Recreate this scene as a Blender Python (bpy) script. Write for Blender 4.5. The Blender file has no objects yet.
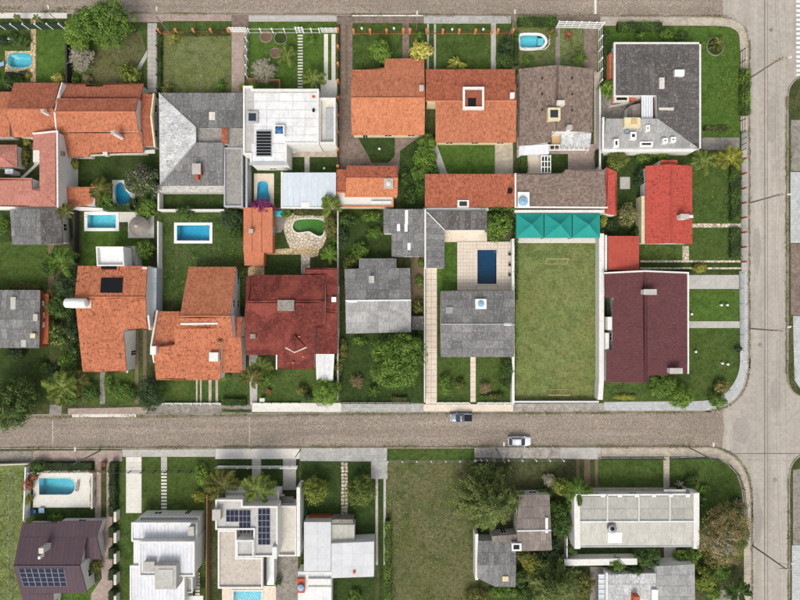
import bpy, bmesh, math, random
import numpy as np
from mathutils import Vector, Matrix

# ------------------------------------------------------------------ camera, sky, sun, exposure
CAM_H = 108.0          # a drone hovering 108 m above the street corner block, looking straight down
GSD = 0.2              # metres of ground per photograph pixel
scene = bpy.context.scene
C = scene.collection
cam_d = bpy.data.cameras.new("camera"); cam = bpy.data.objects.new("camera", cam_d); C.objects.link(cam)
cam.location = (0, 0, CAM_H); cam.rotation_euler = (0, 0, 0)
cam_d.sensor_fit = 'HORIZONTAL'; cam_d.angle = 2 * math.atan(400 * GSD / CAM_H)
cam_d.clip_end = 6000; cam_d.clip_start = 0.5
scene.camera = cam

SUN_EL, SUN_AZ = math.radians(50), math.radians(192)     # light comes from the bottom edge of the picture, a little left
world = bpy.data.worlds.new("World"); scene.world = world; world.use_nodes = True
wn = world.node_tree.nodes; wl = world.node_tree.links
bg = wn["Background"]
sky = wn.new("ShaderNodeTexSky"); sky.sky_type = 'NISHITA'; sky.sun_disc = False
sky.sun_elevation = SUN_EL; sky.sun_rotation = SUN_AZ
sky.air_density = 1.0; sky.dust_density = 4.0; sky.ozone_density = 1.0
hs = wn.new("ShaderNodeHueSaturation"); hs.inputs['Saturation'].default_value = 0.35   # thin even cloud
wl.new(sky.outputs[0], hs.inputs['Color']); wl.new(hs.outputs[0], bg.inputs[0])
bg.inputs[1].default_value = 0.15
sun_d = bpy.data.lights.new("sun", 'SUN'); sun_d.energy = 1.2; sun_d.angle = math.radians(25); sun_d.color = (1.0, 0.95, 0.87)
sun = bpy.data.objects.new("sun", sun_d); C.objects.link(sun)
sdir = Vector((math.sin(SUN_AZ) * math.cos(SUN_EL), math.cos(SUN_AZ) * math.cos(SUN_EL), math.sin(SUN_EL)))
sun.location = sdir * 200; sun.rotation_euler = sdir.to_track_quat('Z', 'Y').to_euler()
scene.view_settings.view_transform = 'Standard'; scene.view_settings.look = 'None'
scene.view_settings.gamma = 1.0; scene.view_settings.use_curve_mapping = False
scene.view_settings.exposure = 0.3
scene.render.engine = 'CYCLES'
scene.cycles.max_bounces = 8; scene.cycles.volume_bounces = 0; scene.cycles.diffuse_bounces = 3; scene.cycles.glossy_bounces = 2
scene.cycles.transparent_max_bounces = 6; scene.cycles.transmission_bounces = 3

# ------------------------------------------------------------------ helpers
def P(px, py, z=0.0):
    """photograph position (800 x 600) of a point known to be z metres above the street -> place in the world"""
    k = GSD * (CAM_H - z) / CAM_H
    return Vector(((px - 400) * k, (300 - py) * k, z))

def srgb(r, g, b):
    f = lambda c: (c / 12.92 if c <= 0.04045 else ((c + 0.055) / 1.055) ** 2.4)
    return (f(r / 255), f(g / 255), f(b / 255), 1)

ORG = {}
def org(o): return ORG.get(o.name, Vector((0, 0, 0))) if o else Vector((0, 0, 0))

def tag(o, label=None, cat=None, group=None, kind=None):
    if label: o["label"] = label
    if cat: o["category"] = cat
    if group: o["group"] = group
    if kind: o["kind"] = kind
    return o

def thing(name, label, cat, loc, group=None):
    o = bpy.data.objects.new(name, None); C.objects.link(o)
    o.empty_display_size = 0.5
    o.location = loc; ORG[o.name] = Vector(loc)
    return tag(o, label, cat, group)

def link(name, me, parent=None, mat=None, M=None):
    o = bpy.data.objects.new(name, me); C.objects.link(o)
    if mat is not None and len(me.materials) == 0: me.materials.append(mat)
    off = org(parent)
    if parent: o.parent = parent
    ORG[o.name] = Vector(off)
    if M is not None: o.matrix_basis = Matrix.Translation(-off) @ M
    return o

def part(name, verts, faces, mat, parent=None, smooth=False):
    """verts in world metres; stored relative to the parent's base"""
    off = org(parent)
    me = bpy.data.meshes.new(name)
    me.from_pydata([tuple(Vector(v) - off) for v in verts], [], faces)
    me.materials.append(mat)
    if smooth: me.shade_smooth()
    return link(name, me, parent)

def fast_mesh(name, V, Q, mat, parent=None, tint=None):
    off = np.array(org(parent)); V = np.asarray(V, dtype=np.float64) - off
    n = len(V); m = len(Q); k = Q.shape[1]
    me = bpy.data.meshes.new(name)
    me.vertices.add(n); me.vertices.foreach_set("co", V.astype(np.float32).ravel())
    me.loops.add(m * k); me.loops.foreach_set("vertex_index", Q.astype(np.int32).ravel())
    me.polygons.add(m); me.polygons.foreach_set("loop_start", np.arange(0, m * k, k, dtype=np.int32))
    me.polygons.foreach_set("loop_total", np.full(m, k, dtype=np.int32))
    if tint is not None:
        a = me.attributes.new("tint", 'FLOAT', 'FACE'); a.data.foreach_set("value", np.asarray(tint, dtype=np.float32))
    me.update(calc_edges=True); me.materials.append(mat)
    return link(name, me, parent)

class MB:
    def __init__(s): s.v = []; s.f = []
    def box(s, c, size, rot=0.0):
        c = Vector(c); hx, hy, hz = [q / 2 for q in size]; n = len(s.v); ca, sa = math.cos(rot), math.sin(rot)
        for dz in (-hz, hz):
            for dx, dy in ((-hx, -hy), (hx, -hy), (hx, hy), (-hx, hy)):
                s.v.append((c.x + dx * ca - dy * sa, c.y + dx * sa + dy * ca, c.z + dz))
        for f in ((3, 2, 1, 0), (4, 5, 6, 7), (0, 1, 5, 4), (1, 2, 6, 5), (2, 3, 7, 6), (3, 0, 4, 7)): s.f.append([n + i for i in f])
        return s
    def prism(s, top, bot):
        n = len(s.v); k = len(top)
        s.v += [tuple(p) for p in top] + [tuple(p) for p in bot]
        s.f.append([n + i for i in range(k)]); s.f.append([n + k + i for i in range(k)][::-1])
        for i in range(k):
            j = (i + 1) % k; s.f.append([n + i, n + k + i, n + k + j, n + j])
        return s
    def tube(s, pts, radii, k=6):
        pts = [Vector(p) for p in pts]; n = len(s.v)
        for i, p in enumerate(pts):
            t = (pts[min(i + 1, len(pts) - 1)] - pts[max(i - 1, 0)]).normalized()
            a = t.cross(Vector((0.31, 0.17, 0.93)))
            if a.length < 1e-3: a = t.cross(Vector((1, 0, 0)))
            a.normalize(); b = t.cross(a)
            r = radii[i] if hasattr(radii, '__len__') else radii
            for j in range(k):
                th = 2 * math.pi * j / k; s.v.append(tuple(p + (a * math.cos(th) + b * math.sin(th)) * r))
        for i in range(len(pts) - 1):
            for j in range(k):
                s.f.append([n + i * k + j, n + i * k + (j + 1) % k, n + (i + 1) * k + (j + 1) % k, n + (i + 1) * k + j])
        s.f.append([n + j for j in range(k)][::-1]); s.f.append([n + (len(pts) - 1) * k + j for j in range(k)])
        return s
    def lathe(s, c, prof, k=20):
        """prof: (radius, z) from the bottom up, about the vertical axis through c"""
        c = Vector(c); n = len(s.v)
        for r, z in prof:
            for j in range(k):
                th = 2 * math.pi * j / k; s.v.append((c.x + r * math.cos(th), c.y + r * math.sin(th), c.z + z))
        for i in range(len(prof) - 1):
            for j in range(k):
                s.f.append([n + i * k + j, n + i * k + (j + 1) % k, n + (i + 1) * k + (j + 1) % k, n + (i + 1) * k + j])
        s.f.append([n + j for j in range(k)][::-1]); s.f.append([n + (len(prof) - 1) * k + j for j in range(k)])
        return s
    def build(s, name, mat, parent=None, smooth=False): return part(name, s.v, s.f, mat, parent, smooth)

def area2(p): return sum(p[i].x * p[(i + 1) % len(p)].y - p[(i + 1) % len(p)].x * p[i].y for i in range(len(p)))
def ccw(p): return list(p) if area2(p) > 0 else list(p)[::-1]
def inside_np(x, y, poly):
    r = np.zeros(x.shape, bool); n = len(poly)
    for i in range(n):
        x1, y1 = poly[i][0], poly[i][1]; x2, y2 = poly[(i + 1) % n][0], poly[(i + 1) % n][1]
        if y1 == y2: continue
        c = ((y1 > y) != (y2 > y)) & (x < (x2 - x1) * (y - y1) / (y2 - y1) + x1); r ^= c
    return r
def inside(p, poly): return bool(inside_np(np.array([p[0]]), np.array([p[1]]), poly)[0])
def offset_poly(p, d):
    """p counter-clockwise, moved inwards by d (a number or one per edge)"""
    n = len(p); d = d if hasattr(d, '__len__') else [d] * n
    L = []
    for i in range(n):
        a, b = p[i], p[(i + 1) % n]; t = Vector((b.x - a.x, b.y - a.y)).normalized(); nn = Vector((-t.y, t.x))
        L.append((Vector((a.x, a.y)) + nn * d[i], t))
    out = []
    for i in range(n):
        (p1, t1), (p2, t2) = L[i - 1], L[i]; den = t1.x * t2.y - t1.y * t2.x
        if abs(den) < 0.05: q = p2
        else:
            s_ = ((p2.x - p1.x) * t2.y - (p2.y - p1.y) * t2.x) / den; q = p1 + t1 * s_
        out.append(Vector((q.x, q.y, p[i].z)))
    return out
def rect(x0, y0, x1, y1): return [(x0, y0), (x1, y0), (x1, y1), (x0, y1)]
def ell(cx, cy, rx, ry, n=20, jit=0.0, seed=1):
    r = random.Random(seed)
    return [(cx + rx * (1 + r.uniform(-jit, jit)) * math.cos(2 * math.pi * i / n), cy + ry * (1 + r.uniform(-jit, jit)) * math.sin(2 * math.pi * i / n)) for i in range(n)]
def spline(pts, n=5, closed=True):
    """Catmull-Rom through photograph points"""
    out = []; m = len(pts)
    for i in range(m if closed else m - 1):
        g = lambda k: pts[k % m] if closed else pts[max(0, min(m - 1, k))]
        p0, p1, p2, p3 = g(i - 1), g(i), g(i + 1), g(i + 2)
        for j in range(n):
            t = j / n
            out.append(tuple(0.5 * (2 * p1[k] + (p2[k] - p0[k]) * t + (2 * p0[k] - 5 * p1[k] + 4 * p2[k] - p3[k]) * t * t + (3 * p1[k] - p0[k] - 3 * p2[k] + p3[k]) * t ** 3) for k in (0, 1)))
    if not closed: out.append(pts[-1])
    return out

HOLES = []
def face_with_holes(w):
    """triangles of polygon w with the pool basins that lie inside it cut out -> vertices, faces"""
    from mathutils.geometry import tessellate_polygon
    hs = []
    for k, hpoly in HOLES:
        n = sum(inside(p, w) for p in hpoly)
        if n == len(hpoly): hs.append(hpoly)
        elif n: print('pool cut partly', k, n, len(hpoly))
    if not hs: return w, [list(range(len(w)))]
    z = lambda p: Vector((p.x, p.y, w[0].z)); loops = [list(w)] + [[z(p) for p in h_] for h_ in hs]
    V = [p for l_ in loops for p in l_]; F = []
    for t in tessellate_polygon(loops):
        a, b, c = [V[i] for i in t]
        F.append(list(t) if (b.x - a.x) * (c.y - a.y) - (b.y - a.y) * (c.x - a.x) > 0 else list(t)[::-1])
    return V, F
def plate(w, thick):
    V, F = face_with_holes(w); V = list(V); F = list(F); n = len(w); k = len(V)
    V += [v - Vector((0, 0, thick)) for v in w]
    for i in range(n): j = (i + 1) % n; F.append([i, k + i, k + j, j])
    return V, F
_LAID = []
def sheet(name, pts, z, mat, thick=0.0, label=None, kind='structure', parent=None):
    if not parent and .1 < z < .2:                      # never two overlapping sheets in one plane
        bb = (min(p[0] for p in pts), min(p[1] for p in pts), max(p[0] for p in pts), max(p[1] for p in pts))
        while any(abs(z - q[4]) < .0035 and bb[0] < q[2] and q[0] < bb[2] and bb[1] < q[3] and q[1] < bb[3] for q in _LAID): z += .004
        _LAID.append(bb + (z,))
    w = ccw([P(a, b, z) for a, b in pts])
    V, F = plate(w, thick) if thick else face_with_holes(w)
    o = part(name, V, F, mat, parent)
    if not parent: tag(o, label, None, None, kind)
    return o

# ------------------------------------------------------------------ materials
MATS = {}
class N:
    def __init__(s, name):
        s.m = bpy.data.materials.new(name); s.m.use_nodes = True; s.nt = s.m.node_tree; s.b = s.nt.nodes["Principled BSDF"]
        s.b.inputs['Roughness'].default_value = 0.85; s.b.inputs['Specular IOR Level'].default_value = 0.25
        MATS[name] = s.m; s._pos = None
    def n(s, t, **kw):
        x = s.nt.nodes.new(t)
        for k, v in kw.items():
            if k.startswith('i_'):
                key = k[2:]; key = int(key) if key.isdigit() else key.replace('_', ' ')
                x.inputs[key].default_value = v
            else: setattr(x, k, v)
        return x
    def l(s, a, b): s.nt.links.new(a, b)
    def pos(s):
        if not s._pos: s._pos = s.n('ShaderNodeNewGeometry').outputs['Position']
        return s._pos
    def noise(s, scale, detail=3, rough=0.6, vec=None, dist=0.0):
        x = s.n('ShaderNodeTexNoise'); x.inputs['Scale'].default_value = scale; x.inputs['Detail'].default_value = detail
        x.inputs['Roughness'].default_value = rough; x.inputs['Distortion'].default_value = dist
        s.l(vec or s.pos(), x.inputs['Vector']); return x.outputs['Fac']
    def ramp(s, fac, stops, interp='LINEAR'):
        x = s.n('ShaderNodeValToRGB'); x.color_ramp.interpolation = interp; e = x.color_ramp.elements
        while len(e) < len(stops): e.new(0.5)
        for i, (p, c) in enumerate(stops):
            e[i].position = p; e[i].color = c if hasattr(c, '__len__') else (c, c, c, 1)
        s.l(fac, x.inputs[0]); return x.outputs[0]
    def mix(s, fac, a, b, mode='MIX'):
        x = s.n('ShaderNodeMix'); x.data_type = 'RGBA'; x.blend_type = mode
        for v, i in ((fac, 0), (a, 6), (b, 7)):
            if hasattr(v, 'node'): s.l(v, x.inputs[i])
            else: x.inputs[i].default_value = v
        return x.outputs[2]
    def math(s, op, a, b=0.0):
        x = s.n('ShaderNodeMath'); x.operation = op
        for v, i in ((a, 0), (b, 1)):
            if hasattr(v, 'node'): s.l(v, x.inputs[i])
            else: x.inputs[i].default_value = v
        return x.outputs[0]
    def col(s, c):
        if hasattr(c, 'node'): s.l(c, s.b.inputs['Base Color'])
        else: s.b.inputs['Base Color'].default_value = c
        return s
    def bump(s, h, strength=0.5, dist=0.05):
        x = s.n('ShaderNodeBump'); x.inputs['Strength'].default_value = strength; x.inputs['Distance'].default_value = dist
        s.l(h, x.inputs['Height']); s.l(x.outputs[0], s.b.inputs['Normal']); return s
    def attr(s, name='tint'):
        x = s.n('ShaderNodeAttribute'); x.attribute_name = name; return x.outputs['Fac']
    def rnd(s): return s.n('ShaderNodeObjectInfo').outputs['Random']
    def set(s, **kw):
        for k, v in kw.items(): s.b.inputs[k.replace('_', ' ')].default_value = v
        return s

def des(c, k, v=1.0):
    y = .25 * c[0] + .65 * c[1] + .1 * c[2]; return tuple(max(0, (y + (q - y) * k) * v) for q in c[:3]) + (1,)
def sc(c, k): return (min(c[0] * k, 1), min(c[1] * k, 1), min(c[2] * k, 1), 1)

def grass(name, c, dry, patch=0.5, dryness=0.5):
    """c: the green, dry: the worn straw colour"""
    m = N(name); c = des((c[0] * 1.06, c[1], c[2] * .86, 1), .87, 1.04); dry = des((dry[0] * .9, dry[1], dry[2] * .92, 1), .9, .9)
    big = m.noise(0.07, 4, 0.65); mid = m.noise(0.6, 9, 0.74, dist=0.5); clump = m.noise(1.6, 7, 0.78, dist=0.3); fine = m.noise(3.4, 4, 0.75); bl = m.noise(8, 2, 0.6)
    g = m.mix(m.ramp(mid, [(0.38, 0.0), (0.62, 1.0)]), sc(c, 0.68), sc(c, 1.28))
    g = m.mix(m.math('MULTIPLY', m.ramp(big, [(0.4, 0.0), (0.62, 1.0)]), 0.7), g, m.mix(0.6, g, (c[0] * 1.3, c[1] * 1.08, c[2] * 0.85, 1)))
    lo = 0.58 - 0.2 * dryness
    worn = m.math('MULTIPLY', m.ramp(m.noise(0.16, 6, 0.72, dist=0.8), [(lo, 0.0), (lo + 0.16, 1.0)]), m.ramp(clump, [(0.35, 0.15), (0.6, 1.0)]))
    g = m.mix(m.math('MULTIPLY', worn, patch), g, dry)
    g = m.mix(1.0, g, m.ramp(clump, [(0.33, 0.62), (0.5, 0.95), (0.68, 1.0)]), 'MULTIPLY')
    g = m.mix(1.0, g, m.ramp(fine, [(0.3, 0.5), (0.5, 0.95), (0.7, 1.0)]), 'MULTIPLY')
    g = m.mix(m.ramp(m.noise(5.5, 3, 0.7), [(0.6, 0.0), (0.72, 0.35)]), g, sc(dry, 1.1))
    m.col(g).bump(m.math('ADD', fine, bl), 1.0, 0.16).set(Roughness=1.0, Specular_IOR_Level=0.05)
    return m.m

def stone(name, c, var=0.15, scale=1.0, stain=0.35, staincol=None, rough=0.9, bump=0.3, along=None):
    """plaster, concrete, painted wall: even colour, blotches, streaks of grime"""
    m = N(name)
    a = m.noise(0.5 * scale, 5, 0.7); b = m.noise(4 * scale, 4, 0.7); d = m.noise(1.3 * scale, 6, 0.75, dist=1.0)
    g = m.mix(m.ramp(a, [(0.3, 0.0), (0.7, 1.0)]), sc(c, 1 - var), sc(c, 1 + var * 0.6))
    g = m.mix(m.math('MULTIPLY', m.ramp(d, [(0.47, 0.0), (0.64, 1.0)]), stain), g, staincol or sc(c, 0.42))
    g = m.mix(1.0, g, m.ramp(b, [(0.25, 0.82), (0.6, 1.0)]), 'MULTIPLY')
    if along: g = lanes(m, g, c, along, 0.35)
    m.col(g).bump(b, bump, 0.03).set(Roughness=rough)
    return m.m

def paver(name, c, mortar, size=(0.4, 0.2), var=0.25, stain=0.3, rot=0.0):
    m = N(name)
    mp = m.n('ShaderNodeMapping'); mp.inputs['Rotation'].default_value = (0, 0, rot); m.l(m.pos(), mp.inputs['Vector'])
    br = m.n('ShaderNodeTexBrick'); m.l(mp.outputs[0], br.inputs['Vector'])
    br.inputs['Color1'].default_value = sc(c, 1 - var); br.inputs['Color2'].default_value = sc(c, 1 + var); br.inputs['Mortar'].default_value = mortar
    br.inputs['Scale'].default_value = 1.0; br.inputs['Mortar Size'].default_value = 0.012; br.inputs['Brick Width'].default_value = size[0]; br.inputs['Row Height'].default_value = size[1]
    d = m.noise(0.6, 6, 0.75, dist=0.8); f = m.noise(6, 3, 0.7)
    g = m.mix(m.math('MULTIPLY', m.ramp(d, [(0.44, 0.0), (0.6, 1.0)]), min(1, stain * 1.3)), br.outputs['Color'], sc(c, 0.45))
    g = m.mix(1.0, g, m.ramp(f, [(0.25, 0.7), (0.65, 1.0)]), 'MULTIPLY')
    m.col(g).bump(m.math('SUBTRACT', f, m.math('MULTIPLY', br.outputs['Fac'], 1.0)), 0.5, 0.03)
    return m.m

def lanes(m, g, c, along, amount):
    """dust and wear drawn out along the direction of travel"""
    mp = m.n('ShaderNodeMapping'); mp.inputs['Scale'].default_value = (0.02, 0.55, 1) if along == 'x' else (0.5, 0.02, 1); m.l(m.pos(), mp.inputs['Vector'])
    a = m.noise(1.0, 4, 0.65, vec=mp.outputs[0])
    g = m.mix(m.math('MULTIPLY', m.ramp(a, [(0.52, 0.0), (0.66, 1.0)]), amount), g, sc(c, 1.3))
    return m.mix(m.math('MULTIPLY', m.ramp(a, [(0.34, 1.0), (0.48, 0.0)]), amount), g, sc(c, 0.62))

def crazy(name, c, joint, scale=2.2, var=0.35, stain=0.3, along=None):
    """irregular stones: cobbles or crazy paving, one Voronoi cell a stone"""
    m = N(name)
    v = m.n('ShaderNodeTexVoronoi'); v.inputs['Scale'].default_value = scale; v.inputs['Randomness'].default_value = 0.9; m.l(m.pos(), v.inputs['Vector'])
    e = m.n('ShaderNodeTexVoronoi'); e.feature = 'DISTANCE_TO_EDGE'; e.inputs['Scale'].default_value = scale; e.inputs['Randomness'].default_value = 0.9; m.l(m.pos(), e.inputs['Vector'])
    sp = m.n('ShaderNodeSeparateColor'); m.l(v.outputs['Color'], sp.inputs[0])
    g = m.mix(sp.outputs[0], sc(c, 1 - var), sc(c, 1 + var))
    g = m.mix(m.math('MULTIPLY', sp.outputs[1], 0.35), g, (c[0] * 1.05, c[1] * 0.86, c[2] * 0.72, 1))
    big = m.noise(0.12, 5, 0.65, dist=0.5); mid = m.noise(0.9, 5, 0.7)
    g = m.mix(m.math('MULTIPLY', m.ramp(big, [(0.38, 0.0), (0.68, 1.0)]), stain), g, sc(c, 0.55))
    g = m.mix(m.math('MULTIPLY', m.ramp(mid, [(0.55, 0.0), (0.75, 1.0)]), 0.35), g, sc(c, 1.35))
    if along: g = lanes(m, g, c, along, 0.55)
    edge = m.ramp(e.outputs['Distance'], [(0.02, 1.0), (0.12, 0.0)])
    g = m.mix(edge, g, joint)
    m.col(g).bump(m.math('SUBTRACT', m.noise(7, 2), edge), 0.6, 0.05)
    return m.m

def clay(name, c, spot=0.4, var=0.22, spotcol=None, bleach=0.25, bleachcol=None):
    m = N(name); c = des(c, .87, .84); c = (c[0] * .98, c[1] * 1.02, c[2] * .93, 1)
    t = m.attr(); big = m.noise(0.22, 4, 0.65, dist=0.5); sp = m.noise(1.9, 4, 0.7, dist=0.3); fi = m.noise(6, 2, 0.6)
    g = m.mix(t, sc(c, 1 - var), (c[0] * (1 + var), c[1] * (1 + var * 1.25), c[2] * (1 + var * 1.3), 1))
    g = m.mix(m.math('MULTIPLY', m.ramp(big, [(0.42, 0.0), (0.62, 1.0)]), bleach), g, bleachcol or (c[0] * 1.2, c[1] * 1.35, c[2] * 1.5, 1))
    g = m.mix(m.math('MULTIPLY', m.ramp(m.noise(0.5, 5, 0.7), [(0.45, 0.0), (0.65, 1.0)]), 0.3), g, sc(c, 0.6))
    g = m.mix(m.math('MULTIPLY', m.ramp(sp, [(0.565, 0.0), (0.615, 1.0)]), spot), g, spotcol or sc(c, 0.3))
    g = m.mix(1.0, g, m.ramp(fi, [(0.25, 0.8), (0.6, 1.0)]), 'MULTIPLY')
    m.col(g).set(Roughness=0.9)
    return m.m

def fibre(name, c, var=0.3, lichen=0.35, lichencol=None, streak=.58, blotch=.5):
    """corrugated fibre-cement sheet: each sheet its own age, streaks run down the slope"""
    m = N(name)
    tc = m.n('ShaderNodeTexCoord').outputs['Object']
    mp = m.n('ShaderNodeMapping'); mp.inputs['Scale'].default_value = (5.5, 0.8, 1.0); m.l(tc, mp.inputs['Vector'])
    r = m.rnd(); cmb = m.n('ShaderNodeVectorMath'); cmb.operation = 'ADD'; r9 = m.math('MULTIPLY', r, 97.0)
    m.l(mp.outputs[0], cmb.inputs[0]); m.l(r9, cmb.inputs[1])
    st = m.noise(1.0, 5, 0.75, vec=cmb.outputs[0]); bl = m.noise(0.45, 6, 0.72, dist=0.9); li = m.noise(2.4, 5, 0.78, dist=0.4); li2 = m.noise(1.1, 6, 0.75, dist=1.2)
    sep = m.n('ShaderNodeSeparateXYZ'); m.l(tc, sep.inputs[0])
    g = m.mix(m.ramp(r, [(0.0, 0.05), (0.12, 0.35), (0.5, 0.5), (0.8, 0.65), (0.93, 0.85), (1.0, 1.0)]), sc(c, 1 - var), sc(c, 1 + var))
    g = m.mix(1.0, g, m.ramp(st, [(0.32, streak), (0.55, 1.0)]), 'MULTIPLY')
    g = m.mix(m.math('MULTIPLY', m.ramp(bl, [(0.46, 0.0), (0.62, 1.0)]), blotch), g, sc(c, 0.5))
    g = m.mix(m.math('MULTIPLY', m.ramp(li, [(0.54, 0.0), (0.64, 1.0)]), lichen), g, lichencol or sc(c, 1.5))
    g = m.mix(m.math('MULTIPLY', m.ramp(li2, [(0.56, 0.0), (0.63, 1.0)]), lichen * 1.2), g, sc(c, 0.42))
    m.col(g).bump(li, 0.3, 0.02)
    return m.m

def plain(name, c, rough=0.6, metal=0.0, spec=0.4, grime=0.12):
    m = N(name); b = m.noise(2.5, 4, 0.7)
    m.col(m.mix(1.0, c, m.ramp(b, [(0.25, 1 - 2 * grime), (0.65, 1.0)]), 'MULTIPLY')).set(Roughness=rough, Metallic=metal, Specular_IOR_Level=spec)
    return m.m

def leaf(name, c, light, sat_var=0.2, back=0.25):
    m = N(name); t = m.attr(); big = m.noise(0.7, 2, 0.5); c = des((c[0] * 1.05, c[1], c[2] * .9, 1), .95, 1.0); light = des((light[0] * 1.04, light[1], light[2] * .9, 1), .95, 1.06)
    g = m.mix(m.math('POWER', t, 1.3), sc(c, 0.55), sc(light, 1.08))
    g = m.mix(m.math('MULTIPLY', m.ramp(big, [(0.35, 0.0), (0.7, 1.0)]), 0.35), g, sc(c, 0.7))
    m.col(g).set(Roughness=0.65, Specular_IOR_Level=0.25)
    tr = m.n('ShaderNodeBsdfTranslucent'); m.l(g, tr.inputs['Color'])
    mx = m.n('ShaderNodeMixShader'); mx.inputs[0].default_value = back
    out = m.nt.nodes['Material Output']
    m.l(m.b.outputs[0], mx.inputs[1]); m.l(tr.outputs[0], mx.inputs[2]); m.l(mx.outputs[0], out.inputs['Surface'])
    return m.m

def water(name, tint, density):
    """clear pool water: a faint mirror on top, colour taken up with depth"""
    m = N(name); nt = m.nt; nt.nodes.remove(m.b)
    w = m.noise(1.6, 3, 0.6, dist=0.8); bp = m.n('ShaderNodeBump'); bp.inputs['Strength'].default_value = .2; bp.inputs['Distance'].default_value = .06; m.l(w, bp.inputs['Height'])
    fr = m.n('ShaderNodeFresnel'); fr.inputs['IOR'].default_value = 1.33; m.l(bp.outputs[0], fr.inputs['Normal'])
    tr = m.n('ShaderNodeBsdfTransparent'); gl = m.n('ShaderNodeBsdfGlossy'); gl.inputs['Roughness'].default_value = .05; m.l(bp.outputs[0], gl.inputs['Normal'])
    mx = m.n('ShaderNodeMixShader'); m.l(fr.outputs[0], mx.inputs[0]); m.l(tr.outputs[0], mx.inputs[1]); m.l(gl.outputs[0], mx.inputs[2])
    va = m.n('ShaderNodeVolumeAbsorption'); va.inputs['Color'].default_value = tint; va.inputs['Density'].default_value = density
    out = nt.nodes['Material Output']; m.l(mx.outputs[0], out.inputs['Surface']); m.l(va.outputs[0], out.inputs['Volume'])
    return m.m

def speckle(name, c, c2, scale=3.0):
    m = N(name); t = m.attr(); b = m.noise(scale, 3, 0.7)
    m.col(m.mix(1.0, m.mix(t, c, c2), m.ramp(b, [(0.25, 0.75), (0.6, 1.0)]), 'MULTIPLY')).set(Roughness=0.9)
    return m.m

GR = srgb(84, 106, 54); STRAW = srgb(150, 140, 98)
M_lawn = grass("lawn_green", srgb(76, 103, 44), srgb(128, 128, 78), 0.45, 0.35)
M_lawn_dark = grass("lawn_dark_green", srgb(62, 86, 42), srgb(96, 100, 60), 0.4, 0.3)
M_lawn_bright = grass("lawn_bright", srgb(80, 116, 40), srgb(126, 136, 72), 0.45, 0.35)
M_lawn_pale = grass("lawn_pale", srgb(112, 126, 74), srgb(148, 146, 104), 0.6, 0.55)
M_yard = grass("lawn_yard", srgb(72, 98, 46), srgb(140, 132, 92), 0.6, 0.5)
M_pitch = grass("lawn_pitch", srgb(116, 138, 76), srgb(170, 156, 100), 0.65, 0.72)
M_dry = grass("lawn_dry", srgb(88, 104, 56), srgb(150, 132, 100), 0.75, 0.95)
M_meadow = grass("lawn_meadow", srgb(118, 140, 82), srgb(154, 152, 104), 0.6, 0.5)
M_wild = grass("ground_wild", srgb(72, 88, 50), srgb(130, 116, 86), 0.75, 0.75)
M_soil = stone("bare_soil", srgb(122, 104, 84), 0.25, 1.5, 0.5, srgb(78, 82, 52), bump=0.6)
M_cobble = crazy("cobblestone", srgb(166, 154, 141), srgb(114, 104, 92), 4.2, 0.34, 0.42, 'x')
M_asphalt = stone("pale_asphalt", srgb(174, 166, 155), 0.1, 0.35, 0.45, srgb(150, 142, 132), bump=0.25, along='y')
M_asphalt2 = stone("patched_asphalt", srgb(162, 155, 146), 0.1, 0.8, 0.4, srgb(140, 132, 124))
M_gutter = stone("gutter_grit", srgb(134, 124, 106), .3, 3.0, .7, srgb(92, 92, 62), bump=.5)
M_seam = stone("tar_seam", srgb(120, 112, 104), 0.2)
M_concrete = stone("concrete", srgb(186, 182, 174), 0.12, 1.0, 0.35)
M_concrete_w = stone("concrete_white", srgb(222, 218, 208), 0.06, 1.0, 0.22, srgb(160, 152, 138))
M_concrete_d = stone("concrete_dirty", srgb(150, 144, 134), 0.25, 1.2, 0.7, srgb(88, 82, 74))
M_cream = stone("cream_slab", srgb(222, 208, 190), 0.08, 1.0, 0.2)
M_pink = paver("pink_paver", srgb(184, 164, 152), srgb(130, 116, 104), (0.4, 0.2), 0.14)
M_brickp = paver("brown_paver", srgb(148, 130, 118), srgb(96, 84, 74), (0.4, 0.2), 0.22, 0.45)
M_greyp = paver("grey_tile", srgb(186, 184, 178), srgb(136, 132, 126), (0.5, 0.5), 0.1, 0.3)
M_dirtyp = paver("dirty_tile", srgb(180, 173, 163), srgb(120, 112, 102), (0.5, 0.5), 0.16, 0.5)
M_bluep = paver("pale_blue_tile", srgb(196, 198, 196), srgb(146, 146, 144), (0.5, 0.5), 0.08, 0.25)
M_beigep = paver("beige_tile", srgb(198, 186, 168), srgb(146, 134, 116), (0.6, 0.3), 0.12, 0.3)
M_flag = crazy("flagstone", srgb(212, 202, 184), srgb(140, 124, 104), 1.5, 0.16, 0.2)
M_ochre = crazy("ochre_stone", srgb(206, 186, 148), srgb(140, 120, 88), 1.8, 0.2, 0.2)
M_kerb = stone("kerb_stone", srgb(160, 150, 138), 0.2, 2.0, 0.5)
M_white = stone("white_wall", srgb(226, 224, 218), 0.05, 1.2, 0.32, srgb(176, 170, 158))
M_offwhite = stone("offwhite_wall", srgb(214, 208, 196), 0.08, 0.8, 0.35, srgb(150, 142, 128))
M_cream_wall = stone("cream_wall", srgb(222, 208, 170), 0.06, 0.8, 0.25)
M_grey_wall = stone("grey_wall", srgb(176, 178, 180), 0.08, 0.8, 0.3)
M_dirty_white = stone("weathered_white", srgb(206, 202, 194), 0.12, 1.6, 0.75, srgb(120, 114, 106))
M_orange_wall = stone("orange_wall", srgb(206, 130, 88), 0.08, 1.0, 0.25)
M_brick_wall = stone("brick_wall", srgb(170, 92, 62), 0.15, 2.0, 0.3)
M_slab_roof = stone("slab_roof", srgb(158, 154, 148), 0.18, 1.0, 0.6, srgb(92, 88, 82))
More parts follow.
